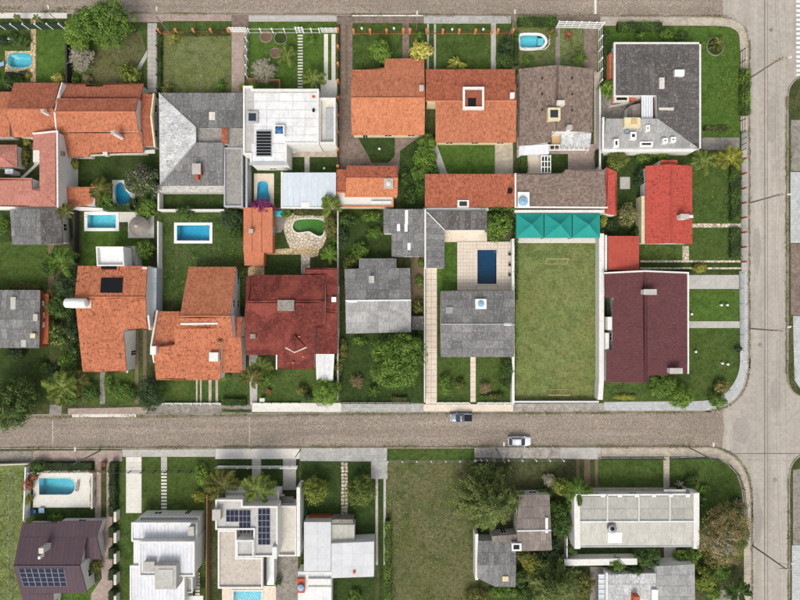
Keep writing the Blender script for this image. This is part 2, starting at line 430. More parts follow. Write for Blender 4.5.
M_white_roof = stone("white_roof", srgb(232, 232, 230), 0.04, 0.8, 0.2, srgb(176, 178, 180))
M_beige_roof = stone("beige_roof", srgb(196, 186, 174), 0.08, 0.9, 0.45, srgb(132, 128, 122))
M_grey_roof = stone("grey_roof", srgb(190, 188, 182), 0.1, 0.9, 0.4, srgb(132, 130, 126))
M_clay = clay("clay_tile", srgb(206, 118, 82), 0.55, 0.2)
M_clay_l = clay("clay_tile_orange_lit", srgb(224, 132, 88), 0.5, 0.16)  # lighter tone, also the sunlit look painted on south slopes
M_clay_r = clay("clay_tile_red", srgb(190, 99, 69), 0.6, 0.26)
M_clay_b = clay("clay_tile_brown_shade", srgb(184, 100, 72), 0.45, 0.22)  # darker tone, also the shade painted on north slopes
M_clay_new = clay("clay_tile_new", srgb(226, 130, 92), 0.12, 0.1)
M_clay_spot = clay("clay_tile_spotted", srgb(210, 118, 80), 0.85, 0.22)
M_pinkroof = clay("clay_tile_pink", srgb(204, 128, 114), 0.25, 0.16)
M_redroof = clay("red_painted_tile", srgb(210, 80, 67), 0.65, 0.12, bleach=0.2)
M_redflat = clay("red_flat_tile", srgb(204, 82, 66), 0.15, 0.08)
M_maroon = clay("maroon_tile", srgb(116, 66, 72), 0.2, 0.14, bleach=0.1)
M_oldred = clay("faded_dark_red_tile", srgb(118, 48, 42), 0.3, 0.22, spotcol=srgb(168, 100, 90), bleach=0.6, bleachcol=srgb(160, 84, 72))
M_shingle = clay("brown_shingle", srgb(146, 120, 112), 0.1, 0.3, bleach=0.1)
M_purple = plain("purple_metal", srgb(96, 78, 80), 0.5)
M_fib = fibre("fibre_cement", srgb(126, 125, 123), .34, .5, srgb(186, 185, 182))
M_fib_l = fibre("fibre_cement_light", srgb(164, 163, 160), 0.2, 0.24)  # paler tone, also the sunlit look painted on south slopes
M_fib_d = fibre("fibre_cement_dark", srgb(100, 96, 93), 0.34, 0.45, srgb(186, 182, 178))
M_fib_w = fibre("fibre_cement_lichen", srgb(208, 208, 206), 0.2, 0.85, srgb(118, 118, 120))
M_fib_br = fibre("fibre_cement_brown", srgb(138, 128, 120), 0.28, 0.3)
M_fib_cream = fibre("fibre_cement_cream", srgb(188, 186, 176), 0.1, 0.14, srgb(164, 160, 150), .74, .3)
M_fib_white = fibre("white_sheet", srgb(226, 226, 224), 0.05, 0.12, srgb(176, 176, 176), .82, .26)
M_metal_w = fibre("white_metal_sheet", srgb(222, 223, 226), 0.05, 0.04, srgb(180, 180, 184), .8, .2)
M_metal_g = fibre("pale_grey_metal_sheet", srgb(200, 208, 214), 0.05, 0.05, srgb(168, 174, 180), .84, .15)
M_metal_p = fibre("purple_metal_sheet", srgb(90, 74, 80), 0.05, 0.05, srgb(130, 110, 112), .85, .15)
M_tent = plain("teal_canvas", srgb(26, 140, 130), 0.8, grime=0.06)
M_dark = plain("dark_paint", srgb(52, 48, 46), 0.7)
M_black = plain("black_plastic", srgb(26, 27, 30), 0.5, spec=.15, grime=0.05)
M_steel = plain("galvanised_steel", srgb(150, 152, 152), 0.5, 0.5)
M_whitep = plain("white_paint", srgb(236, 236, 232), 0.6, grime=0.08)
M_glass = plain("window_glass", srgb(44, 52, 58), 0.06, 0.0, 0.7, grime=0.02)
M_solar = plain("solar_cell", srgb(34, 38, 58), 0.5, 0.0, 0.08, grime=0.03)
M_alu = plain("aluminium_frame", srgb(176, 178, 184), 0.5, 0.0)
M_blue = plain("blue_tank", srgb(60, 110, 170), 0.45)
M_paleblue = plain("pale_blue_plastic", srgb(140, 178, 206), 0.5)
M_wood = plain("weathered_wood", srgb(140, 108, 78), 0.85)
M_palewood = plain("pale_wood", srgb(206, 174, 130), 0.85)
M_rust = plain("terracotta_paint", srgb(190, 92, 60), 0.8)
M_pole = stone("concrete_pole", srgb(132, 126, 119), 0.1, 2.0, 0.3)
M_cable = plain("black_cable", srgb(40, 40, 42), 0.7)
M_road_paint = stone("road_paint", srgb(232, 232, 230), 0.05, 3.0, 0.3, srgb(180, 174, 164))
M_greenmesh = plain("green_fence_mesh", srgb(44, 62, 52), 0.8)
M_thatch = stone("thatch", srgb(150, 142, 132), 0.25, 4.0, 0.4, bump=0.8)
M_mulch = stone("mulch", srgb(120, 96, 76), 0.3, 4.0, 0.5, bump=0.8)
M_bark = stone("bark", srgb(110, 98, 84), 0.25, 6.0, 0.5, bump=0.6)
M_palebark = stone("pale_bark", srgb(190, 184, 170), 0.15, 6.0, 0.3)
M_water = water("pool_water", srgb(90, 222, 236), .2)
M_water_murky = water("pool_water_murky", srgb(170, 214, 150), .9)
M_tile_turq = paver("pool_tile_turquoise", srgb(124, 232, 248), srgb(180, 236, 244), (.3, .3), .05, .1)
M_tile_blue = paver("pool_tile_blue", srgb(64, 196, 236), srgb(120, 210, 236), (.3, .3), .06, .12)
M_tile_deep = paver("pool_tile_navy", srgb(18, 72, 110), srgb(36, 92, 128), (.3, .3), .1, .12)
M_tile_green = stone("pool_algae_floor", srgb(150, 190, 120), .15, 1.2, .5, srgb(70, 110, 56))
M_teal = plain("teal_plastic", srgb(60, 180, 200), .6)
L_mid = leaf("leaf_green", srgb(76, 112, 44), srgb(132, 166, 66))
L_dark = leaf("leaf_dark", srgb(54, 84, 40), srgb(104, 136, 62))
L_deep = leaf("leaf_deep", srgb(46, 70, 44), srgb(84, 110, 66))
L_bright = leaf("leaf_bright", srgb(96, 138, 50), srgb(150, 182, 70))
L_olive = leaf("leaf_olive", srgb(98, 108, 52), srgb(150, 150, 78))
L_yellow = leaf("leaf_yellow", srgb(232, 214, 70), srgb(255, 246, 150), back=.35)
L_yg = leaf("leaf_yellow_green", srgb(128, 140, 48), srgb(190, 190, 80))
L_dry = leaf("leaf_dry", srgb(142, 126, 86), srgb(204, 184, 138))
L_grey = leaf("leaf_grey", srgb(172, 168, 152), srgb(232, 228, 216))
L_magenta = leaf("leaf_magenta", srgb(140, 38, 112), srgb(196, 74, 160))
L_pinkfl = leaf("blossom_pink", srgb(176, 140, 160), srgb(222, 196, 206))
L_rust = leaf("leaf_rust", srgb(150, 92, 66), srgb(200, 140, 104))
L_palm = leaf("leaf_palm", srgb(104, 130, 56), srgb(164, 180, 92))
L_needle = leaf("leaf_needle", srgb(90, 116, 60), srgb(158, 172, 98), back=.35)
L_hedge = leaf("leaf_hedge", srgb(62, 96, 40), srgb(110, 146, 58))

# ------------------------------------------------------------------ roofs and houses
_SH = {}
M_under = stone('roof_battens', srgb(74, 70, 66), .2)
def corr_mesh(w, l, mat, amp=0.035, waves=5):
    key = (round(w, 3), round(l, 3), mat.name, waves)
    if key in _SH: return _SH[key]
    k = waves * 2; V = []; F = []
    for i in range(k + 1):
        x = -w / 2 + w * i / k; z = amp if i % 2 else 0
        V += [(x, -l / 2, z), (x, l / 2, z + 0.03)]
    for i in range(k): F.append((2 * i, 2 * i + 2, 2 * i + 3, 2 * i + 1))
    me = bpy.data.meshes.new("sheet"); me.from_pydata(V, [], F); me.materials.append(mat); _SH[key] = me
    return me

class Frame:
    """plane of a roof slope with u along the eave and d down the slope"""
    def __init__(s, w, down=None):
        A = np.array([[p.x, p.y, 1] for p in w]); z = np.array([p.z for p in w])
        (s.a, s.b, s.c), *_ = np.linalg.lstsq(A, z, rcond=None)
        s.w = ccw([Vector((p.x, p.y, s.a * p.x + s.b * p.y + s.c)) for p in w])
        s.n = Vector((-s.a, -s.b, 1)).normalized(); g = s.a * s.a + s.b * s.b
        if down: d = Vector((down[0], down[1], s.a * down[0] + s.b * down[1]))
        elif g > 1e-4: d = Vector((-s.a, -s.b, -g))
        else: d = Vector((0, -1, -s.b))
        s.d = d.normalized(); s.u = s.d.cross(s.n).normalized(); s.o = s.w[0]
        s.uv = [((p - s.o).dot(s.u), (p - s.o).dot(s.d)) for p in s.w]
    def z(s, x, y): return s.a * x + s.b * y + s.c
    def at(s, u, v, h=0.0): return s.o + s.u * u + s.d * v + s.n * h

def tiles(fr, parent, mat, tw=0.26, tl=0.40, hump=0.055, step=0.035, seed=1, name='tiles'):
    us = [p[0] for p in fr.uv]; vs = [p[1] for p in fr.uv]
    gu = np.arange(min(us), max(us), tw); gv = np.arange(min(vs), max(vs), tl)
    U, V = np.meshgrid(gu, gv); U = U.ravel(); V = V.ravel()
    ok = np.zeros(U.shape, bool)
    for fu in (.02, .5, .98):
        for fv in (.05, .5, .95): ok |= inside_np(U + tw * fu, V + tl * fv, fr.uv)
    U = U[ok]; V = V[ok]; n = len(U); vlo, vhi = min(vs) + 1e-3, max(vs) - 1e-3
    def span(v):
        lo = np.full(v.shape, 1e9); hi = -lo; P_ = fr.uv
        for i in range(len(P_)):
            (u1, v1), (u2, v2) = P_[i], P_[(i + 1) % len(P_)]
            if abs(v1 - v2) < 1e-9: continue
            c = (np.minimum(v1, v2) <= v) & (v <= np.maximum(v1, v2)); x = u1 + (v - v1) * (u2 - u1) / (v2 - v1)
            lo = np.where(c, np.minimum(lo, x), lo); hi = np.where(c, np.maximum(hi, x), hi)
        return lo, hi
    if n == 0: return None
    rg = np.random.default_rng(seed); J = rg.uniform(-0.008, 0.008, n)
    o, u, d, nn = [np.array(q) for q in (fr.o, fr.u, fr.d, fr.n)]
    def pt(du, dv, h):
        v = np.clip(V + dv, vlo, vhi); lo, hi = span(v); return o + np.outer(np.clip(U + du, lo, hi), u) + np.outer(v, d) + np.outer(h + J, nn)
    h0, h1 = 0.012, 0.012 + step
    VV = np.stack([pt(0, 0, h0), pt(tw / 2, 0, h0 + hump), pt(tw, 0, h0), pt(0, tl, h1), pt(tw / 2, tl, h1 + hump), pt(tw, tl, h1)], 1).reshape(-1, 3)
    b = np.arange(n)[:, None] * 6
    Q = np.concatenate([b + np.array([[0, 3, 4, 1]]), b + np.array([[1, 4, 5, 2]])], 1).reshape(-1, 4)
    t = np.repeat(rg.random(n), 2)
    ob = fast_mesh(name, VV, Q, mat, parent, t); ob["kind"] = "stuff"
    return ob

def sheets(fr, parent, mat, w=1.1, l=1.8, waves=5, name='sheet', lift=0.02, phase=0.0, amp=0.035, skip=0):
    uv = fr.uv; us = [p[0] for p in uv]; vs = [p[1] for p in uv]
    L, Wd = max(vs) - min(vs), max(us) - min(us)
    nr = max(1, round(L / l)); l = L / nr; nc = max(1, round(Wd / w)); w = Wd / nc
    me = corr_mesh(w - 0.03, l - 0.03, mat, amp, waves)
    eds = [(Vector(uv[i]), Vector(uv[(i + 1) % len(uv)])) for i in range(len(uv))]
    ar = sum(a.x * b.y - b.x * a.y for a, b in eds); sg = 1 if ar > 0 else -1
    rr = random.Random(nr * 100 + nc)
    for r in range(nr):
        for c in range(nc):
            cu, cv = min(us) + (c + 0.5) * w, min(vs) + (r + 0.5) * l
            cs = [(cu + sx * w / 2 * 0.98, cv + sy * l / 2 * 0.98) for sx in (-1, 1) for sy in (-1, 1)]
            ins = [inside(q, uv) for q in cs]
            M = Matrix((fr.u, fr.d, fr.n)).transposed().to_4x4(); M.translation = fr.at(cu, cv, lift + rr.uniform(0, 0.012))
            if all(ins): link(name, me, parent, M=M)
            elif any(ins) or inside((cu, cv), uv):
                bm = bmesh.new(); bm.from_mesh(me)
                for a, b in eds:
                    t = (b - a).normalized(); nrm = Vector((t.y, -t.x)) * sg      # outward
                    if any(((Vector(q) - a).dot(nrm)) > 0.02 for q in cs):
                        bmesh.ops.bisect_plane(bm, geom=bm.verts[:] + bm.edges[:] + bm.faces[:], plane_co=(a.x - cu, a.y - cv, 0), plane_no=(nrm.x, nrm.y, 0), clear_outer=True)
                if len(bm.faces):
                    m2 = bpy.data.meshes.new(name); bm.to_mesh(m2); m2.materials.append(mat); link(name, m2, parent, M=M)
                bm.free()

_WIN = {}
def window_mesh(kind):
    if kind not in _WIN:
        w, h = {'window': (1.4, 1.1), 'door': (0.95, 2.1), 'big': (2.2, 1.3)}[kind]; t = 0.07
        a = MB()
        for c, s_ in (((0, 0, -h / 2), (w, 0.1, t)), ((0, 0, h / 2), (w, 0.1, t)), ((-w / 2, 0, 0), (t, 0.1, h - t)), ((w / 2, 0, 0), (t, 0.1, h - t)), ((0, 0, 0), (t, 0.08, h - t))): a.box(c, s_)
        f = bpy.data.meshes.new("window"); f.from_pydata(a.v, [], a.f); f.materials.append(M_whitep)
        a = MB().box((0, 0, 0), (w - 0.02, 0.03, h - 0.02)); g = bpy.data.meshes.new("pane"); g.from_pydata(a.v, [], a.f); g.materials.append(M_glass)
        _WIN[kind] = (f, g)
    return _WIN[kind]

class House:
    def __init__(s, name, label, at, wall=None, cat='house', nwin=6, door=True):
        s.o = thing(name, label, cat, P(at[0], at[1], 0.1)); s.wall = wall or M_white; s.bodies = []; s.nwin = nwin; s.door = door; s.k = 0
    def slope(s, pts, mat, cover='clay', over=0.35, base=None, zb=0.05, thick=0.14, body=True, under=None, **kw):
        """pts: (px, py, z) of the roof edge as the photograph shows it"""
        s.k += 1
        fr = Frame([P(*p) for p in pts], kw.pop('down', None))
        o = MB().prism(fr.w, [v - Vector((0, 0, thick)) for v in fr.w]).build('roof', under or (M_under if cover == 'fibre' and mat in (M_fib, M_fib_d, M_fib_br) else mat), s.o)
        if cover == 'clay': tiles(fr, o, mat, seed=s.k + len(pts), **kw)
        elif cover == 'shingle': tiles(fr, o, mat, tw=0.42, tl=0.32, hump=0.02, step=0.03, seed=s.k, name='shingles')
        elif cover == 'fibre': sheets(fr, o, mat, **kw)
        elif cover == 'metal': sheets(fr, o, mat, w=kw.get('w', 1.0), l=kw.get('l', 30), waves=4, amp=0.03)
        if body: s.bodies.append((fr, over, zb, thick, base))
        s.last = o; s.fr = fr
        return fr
    def gable(s, x0, y0, x1, y1, axis, r, ze, zr, mat, cover='clay', mats=None, ridge=True, **kw):
        """eave rectangle in the photograph at height ze, ridge line at photograph coordinate r at height zr"""
        a, b = P(x0, y0, ze), P(x1, y1, ze); xa, xb = sorted((a.x, b.x)); ya, yb = sorted((a.y, b.y))
        inv = lambda v: (400 + v.x / (GSD * (CAM_H - v.z) / CAM_H), 300 - v.y / (GSD * (CAM_H - v.z) / CAM_H), v.z)
        m2 = mats or (mat, mat)
        if axis == 'x':
            ry = P(400, r, zr).y; A, B = Vector((xa, ry, zr)), Vector((xb, ry, zr))
            f1 = [Vector((xa, yb, ze)), Vector((xb, yb, ze)), B, A]; f2 = [A, B, Vector((xb, ya, ze)), Vector((xa, ya, ze))]
        else:
            rx = P(r, 300, zr).x; A, B = Vector((rx, ya, zr)), Vector((rx, yb, zr))
            f1 = [Vector((xa, ya, ze)), A, B, Vector((xa, yb, ze))]; f2 = [A, Vector((xb, ya, ze)), Vector((xb, yb, ze)), B]
        s.slope([inv(v) for v in f1], m2[0], cover, **kw); s.slope([inv(v) for v in f2], m2[1], cover, **kw)
        if ridge: s.ridge_w(A, B, m2[1])
    def ridge_w(s, A, B, mat, r=0.15):
        MB().tube([A + Vector((0, 0, .05)), B + Vector((0, 0, .05))], r, 7).build('ridge_cap', mat, s.o)
    def ridge(s, p, q, mat, r=0.15): s.ridge_w(P(*p), P(*q), mat, r)
    def flat(s, pts, z, mat, parapet=0.0, pmat=None, pt=0.2, body=True, cover=None, zb=0.05, **kw):
        w = ccw([P(x, y, z) for x, y in pts])
        o = MB().prism(w, [v - Vector((0, 0, .16)) for v in w]).build('roof', mat, s.o)
        fr = Frame(w, kw.pop('down', None))
        if cover == 'fibre': sheets(fr, o, mat, **kw)
        elif cover == 'metal': sheets(fr, o, mat, w=kw.get('w', 1.0), l=kw.get('l', 30), waves=4, amp=0.03)
        elif cover == 'clay': tiles(fr, o, mat)
        if parapet: s.ring(w, z, parapet, pmat or s.wall, pt)
        if body: s.bodies.append((fr, 0.012 if not kw.get('over') else kw['over'], zb, 0.16, None))
        s.last = o; s.fr = fr
        return o
    def ring(s, w, z, h, mat, t):
        out = offset_poly(w, -0.02); i = offset_poly(w, t); n = len(w); up = Vector((0, 0, h)); dn = Vector((0, 0, -0.1))
        V = [p + up for p in out] + [p + up for p in i] + [p + dn for p in out] + [p + dn for p in i]; F = []
        for k in range(n):
            j = (k + 1) % n
            F += [[k, j, n + j, n + k], [2 * n + k, 2 * n + j, j, k], [n + k, n + j, 3 * n + j, 3 * n + k]]
        part('parapet', V, F, mat, s.o)
    def box(s, name, x0, y0, x1, y1, zt, zb, mat, inset=0.0, parent=None):
        """a block whose top the photograph shows at x0..y1"""
        a, b = P(x0, y0, zt), P(x1, y1, zt)
        return MB().box(((a.x + b.x) / 2, (a.y + b.y) / 2, (zt + zb) / 2), (abs(b.x - a.x) - inset, abs(b.y - a.y) - inset, zt - zb)).build(name, mat, parent or s.o)
    def beam(s, name, pts, w, h, mat):
        """a bar or fascia along the roof: pts (px, py, z of its top)"""
        q = [P(*p) for p in pts]; m = MB()
        for a, b in zip(q, q[1:]):
            t = (b - a); t.z = 0; t.normalize(); n = Vector((-t.y, t.x, 0)) * w / 2; dn = Vector((0, 0, -h)); e = t * w / 2
            m.prism([a - e + n, a - e - n, b + e - n, b + e + n][::-1], [v + dn for v in (a - e + n, a - e - n, b + e - n, b + e + n)][::-1])
        return m.build(name, mat, s.o)
    def chimney(s, px, py, zt, zb, w=0.7, d=0.5, mat=None, cap=True, rot=0.0):
        c = P(px, py, zt)
        o = MB().box((c.x, c.y, (zt + zb) / 2), (w, d, zt - zb), rot).build('chimney', mat or M_offwhite, s.o)
        if cap: MB().box((c.x, c.y, zt + 0.06), (w + .16, d + .16, 0.1), rot).build('cap', M_concrete, o)
        return o
    def tank(s, px, py, z, r=0.65, h=0.9, mat=None, lidmat=None):
        c = P(px, py, z + h); c.z = z
        o = MB().lathe(c, [(r * .86, 0), (r * .95, h * .5), (r, h * .84), (r * 1.04, h * .86), (r * 1.04, h * .92), (r * .8, h)], 20).build('water_tank', mat or M_blue, s.o, True)
        MB().lathe(c + Vector((0, 0, h)), [(r * .5, -.01), (r * .46, .05), (r * .1, .09)], 16).build('lid', lidmat or mat or M_blue, o, True)
    def panels(s, fr, quad, nx, ny, name='solar_panel', gap=0.06, mat=None, frame=True):
        """solar modules laid on a slope inside the photograph quad (four corners, left-top clockwise)"""
        mat = mat or M_solar; W = []
        for x, y in quad:
            p = Vector((0, 0, 0)); zz = fr.o.z
            for _ in range(8):
                p = P(x, y, zz + 0.15); zz = fr.z(p.x, p.y)
            W.append(Vector((p.x, p.y, zz + 0.15)))
        for i in range(nx):
            for j in range(ny):
                def bl(a, b):
                    t = W[0].lerp(W[1], a); q = W[3].lerp(W[2], a); return t.lerp(q, b)
                cs = [bl(i / nx, j / ny), bl((i + 1) / nx, j / ny), bl((i + 1) / nx, (j + 1) / ny), bl(i / nx, (j + 1) / ny)]
                c = sum(cs, Vector()) / 4; sh = [v + (c - v).normalized() * gap * .7 for v in cs]
                sh = ccw(sh)
                o = MB().prism(sh, [v - Vector((0, 0, .09)) for v in sh]).build(name, M_alu if frame else mat, s.o)
                if frame:
                    s2 = [v + (c - v) * 0.065 + Vector((0, 0, .012)) for v in sh]; MB().prism(s2, [v - Vector((0, 0, .02)) for v in s2]).build('cell_face', mat, o)
    def finish(s):
        polys = [fr.w for fr, *_ in s.bodies]; m = MB(); ext = []
        for bi, (fr, over, zb, thick, base) in enumerate(s.bodies):
            w = fr.w; n = len(w); ds = []
            for i in range(n):
                mid = (w[i] + w[(i + 1) % n]) / 2; t = (w[(i + 1) % n] - w[i]).normalized(); out = Vector((t.y, -t.x, 0)) * 0.5
                sh = any(inside((mid + out), polys[k]) and abs(s.bodies[k][0].z(mid.x, mid.y) - mid.z) < 0.9 for k in range(len(polys)) if k != bi)
                ds.append(0.0 if sh else over)
            q = offset_poly(w, ds) if any(ds) else [Vector(v) for v in w]
            top = [Vector((v.x, v.y, fr.z(v.x, v.y) - thick - 0.01)) for v in q]
            m.prism(top, [Vector((v.x, v.y, zb)) for v in top])
            if zb < 0.5:
                for i in range(n):
                    if ds[i] > 0.005: ext.append((top[i], top[(i + 1) % n], bi))
        if m.v: m.build('wall', s.wall, s.o)
        # openings on the outside faces that nothing else covers
        ext.sort(key=lambda e: -(e[1] - e[0]).length); done = 0; first = True
        for a, b, bi in ext:
            L = Vector((b.x - a.x, b.y - a.y)).length
            if L < 2.6: continue
            t = (b - a); t.z = 0; t.normalize(); out = Vector((t.y, -t.x, 0)); ang = math.atan2(t.y, t.x)
            k = max(1, min(3, int(L / 4.5)))
            for j in range(k):
                f = (j + 0.5) / k; p = a.lerp(b, f); h = p.z
                if h < 2.3 or any(inside(p + out * 0.6, pp) for q_, pp in enumerate(polys) if q_ != bi): continue
                kinds = [(1.55, 'window')] if not (s.door and first) else [(1.12, 'door')]
                if h > 5.2: kinds.append((4.3, 'window'))
                for zz, kd in kinds:
                    if done >= s.nwin: break
                    fm, gm = window_mesh(kd)
                    M = Matrix.Translation(Vector((p.x, p.y, zz)) + out * 0.03) @ Matrix.Rotation(ang, 4, 'Z')
                    if kd == 'door': first = False
                    fo = link('window' if kd != 'door' else 'door', fm, s.o, M=M); go = link('pane', gm, fo)
                    done += 1
        return s

# ------------------------------------------------------------------ plants
def leaf_arrays(Cn, Nm, L, W, rg, t=None, droop=None):
    n = len(Cn)
    Nm = Nm / (np.linalg.norm(Nm, axis=1, keepdims=True) + 1e-9)
    if t is None: t = rg.normal(size=(n, 3))
    t = t - (t * Nm).sum(1, keepdims=True) * Nm; t /= (np.linalg.norm(t, axis=1, keepdims=True) + 1e-9)
    b = np.cross(Nm, t); L = np.asarray(L).reshape(-1, 1); W = np.asarray(W).reshape(-1, 1)
    V = np.stack([Cn - t * L / 2, Cn + b * W / 2 + t * L * .08 + Nm * W * .12, Cn + t * L / 2, Cn - b * W / 2 + t * L * .08 + Nm * W * .12], 1).reshape(-1, 3)
    return V, np.arange(n * 4).reshape(-1, 4)

def crown_points(c, r, rg, nclump, per, cr, lump=0.22, low=-0.55, fill=0.35):
    """leaf centres, normals, per-clump tint: clumps spread through an uneven ellipsoid"""
    rx, ry, rz = r; ph = rg.uniform(0, 6.28, 6); Cs = []; Ns = []; T = []
    d = rg.normal(size=(nclump * 4, 3)); d /= np.linalg.norm(d, axis=1, keepdims=True); d = d[d[:, 2] > low][:nclump]
    az = np.arctan2(d[:, 1], d[:, 0])
    f = 1 + lump * (np.sin(2 * az + ph[0]) * .5 + np.sin(3 * az + ph[1]) * .4 + np.sin(5 * az + ph[2]) * .35 + np.sin(4 * d[:, 2] * 2 + ph[3]) * .3)
    rad = np.where(rg.random(len(d)) < fill, rg.uniform(0.35, 0.8, len(d)), rg.uniform(0.8, 1.0, len(d))) * f
    cc = np.array(c) + d * rad[:, None] * np.array([rx - cr * .6, ry - cr * .6, rz - cr * .4])
    ct = rg.random(len(d)); csz = cr * rg.uniform(0.65, 1.3, len(d))
    n = len(d)
    dd = rg.normal(size=(n, per, 3)); dd /= np.linalg.norm(dd, axis=2, keepdims=True); dd[:, :, 2] = np.where(dd[:, :, 2] < -0.3, -dd[:, :, 2], dd[:, :, 2])
    rr = rg.uniform(0.45, 1.05, (n, per, 1))
    pts = cc[:, None, :] + dd * rr * csz[:, None, None] * np.array([1, 1, .75])
    nor = dd + d[:, None, :] * .5 + rg.normal(size=(n, per, 3)) * .45 + np.array([0, 0, .35])
    tt = np.clip(ct[:, None] * .55 + rg.random((n, per)) * .45, 0, 1)
    return pts.reshape(-1, 3), nor.reshape(-1, 3), tt.ravel(), cc

def limbs(base, top, r0, targets, rg, mat, parent, name='trunk', nl=6, k=6):
    m = MB(); base = Vector(base); top = Vector(top); h = top - base
    m.tube([base, base + h * .35 + Vector((rg.uniform(-.1, .1), rg.uniform(-.1, .1), 0)), base + h * .7, top], [r0 * 1.25, r0, r0 * .75, r0 * .4], k)
    for i in range(min(nl, len(targets))):
        t = Vector(targets[int(rg.integers(len(targets)))]); s_ = base + h * float(rg.uniform(.35, .8)); mid = s_.lerp(t, .5) + Vector((0, 0, .12 * (t - s_).length))
        m.tube([s_, mid, t], [r0 * .5, r0 * .32, r0 * .1], 5)
    return m.build(name, mat, parent)

def plant(name, label, px, py, r, mat, cat='tree', h=None, ry=None, leaf_l=0.38, leaf_w=0.2, dens=1.0, cr=None, trunk=None, group=None, mat2=None, mix2=0.0, lump=0.2, low=-0.55, flower=None, fmix=0.06, fill=0.35, zb=0.1):
    """a tree or bush whose crown centre the photograph shows at px, py with radius r photograph pixels; h: top height in metres"""
    R = r * GSD; RY = (ry or r) * GSD
    h = h or (max(1.2, 1.5 * R) if cat != 'tree' else max(3.2, 1.25 * R + 1.2))
    rz = min(h * .48, max(R, RY) * .95) if cat == 'tree' else h * .52
    zc = h - rz; c = P(px, py, zc + rz * .3); k = (CAM_H - zc) / CAM_H; R *= k; RY *= k; c.z = zc
    rg = np.random.default_rng(int(px * 131 + py * 17) % 99991)
    o = thing(name, label, cat, (c.x, c.y, zb), group)
    cr = cr or max(0.28, min(1.0, 0.2 * (R + RY) / 2 + 0.12))
    surf = 2 * math.pi * ((R + RY) / 2) ** 2 * 1.25 + 2 * rz * R
    ncl = int(max(14, surf / (cr * cr * 1.5) * 1.02)); per = int(max(12, min(90, 3.0 * cr * cr * 3.6 / (leaf_l * leaf_w) * .34 * dens)))
    pts, nor, tt, cc = crown_points((c.x, c.y, c.z), (R, RY, rz), rg, ncl, per, cr, lump, low, fill)
    n = len(pts); Ls = leaf_l * rg.uniform(.65, 1.3, n); Ws = leaf_w * rg.uniform(.7, 1.25, n)
    pts[:, 2] = np.maximum(pts[:, 2], zb + 0.05)
    def emit(nm, sel, mt):
        if sel.sum() == 0: return
        V, Q = leaf_arrays(pts[sel], nor[sel], Ls[sel], Ws[sel], rg); fast_mesh(nm, V, Q, mt, o, tt[sel])
    u = rg.random(n); isf = u < (fmix if flower else 0); is2 = (~isf) & (u > 1 - mix2) if mat2 else np.zeros(n, bool)
    emit('crown' if cat == 'tree' else 'foliage', ~isf & ~is2, mat)
    if mat2: emit('crown' if cat == 'tree' else 'foliage', is2, mat2)
    if flower: emit('blossom', isf, flower)
    tr = trunk or max(0.05, 0.035 * h + 0.02)
    limbs((c.x, c.y, zb - .05), (c.x + rg.uniform(-.1, .1) * R, c.y + rg.uniform(-.1, .1) * R, zc + rz * .25), tr, cc, rg, M_bark, o, 'trunk' if cat == 'tree' else 'stem', 7 if cat == 'tree' else 3)
    return o

def conifer(name, label, px, py, r, mat, h=9.0, group=None):
    """loose feathery tree: drooping plumes of long needles"""
    rg = np.random.default_rng(int(px * 7 + py)); c = P(px, py, h * .62); R = r * GSD * (1 - h * .6 / CAM_H); base = Vector((c.x, c.y, .1))
    o = thing(name, label, 'tree', base, group); Cn = []; Nn = []; Tn = []; tt = []; m = MB(); tips = []
    m.tube([base, base + Vector((.1, 0, h * .5)), base + Vector((0, .1, h * .96))], [.3, .2, .05], 7)
    for i in range(170):
        az = rg.uniform(0, 6.28); f = rg.random(); z0 = h * (.32 + .62 * f); ln = R * (1.12 - .82 * f) * rg.uniform(.7, 1.12)
        d = np.array([math.cos(az), math.sin(az), 0]); s0 = np.array([c.x, c.y, z0]); tone = rg.random()
        up = rg.uniform(.02, .28)
        ps = [s0 + d * ln * t + np.array([0, 0, ln * (up * t - .42 * t * t)]) for t in np.linspace(0, 1, 6)]
        m.tube([Vector(p) for p in ps[:5]], [.05, .045, .035, .025, .012], 4)
        for t in np.linspace(.3, 1.0, 9):
            p = s0 + d * ln * t + np.array([0, 0, ln * (up * t - .42 * t * t)]); k = 16
            off = rg.normal(size=(k, 3)) * np.array([.26, .26, .16]); Cn.append(p + off)
            Nn.append(rg.normal(size=(k, 3)) * .5 + np.array([0, 0, 1.0])); Tn.append(d + rg.normal(size=(k, 3)) * .5 - np.array([0, 0, .15])); tt.append(np.clip(tone * .6 + rg.random(k) * .4, 0, 1))
    Cn = np.concatenate(Cn); n = len(Cn)
    V, Q = leaf_arrays(Cn, np.concatenate(Nn), .55 * rg.uniform(.7, 1.3, n), .16 * rg.uniform(.8, 1.3, n), rg, np.concatenate(Tn))
    fast_mesh('crown', V, Q, mat, o, np.concatenate(tt)); m.build('trunk', M_bark, o)
    return o

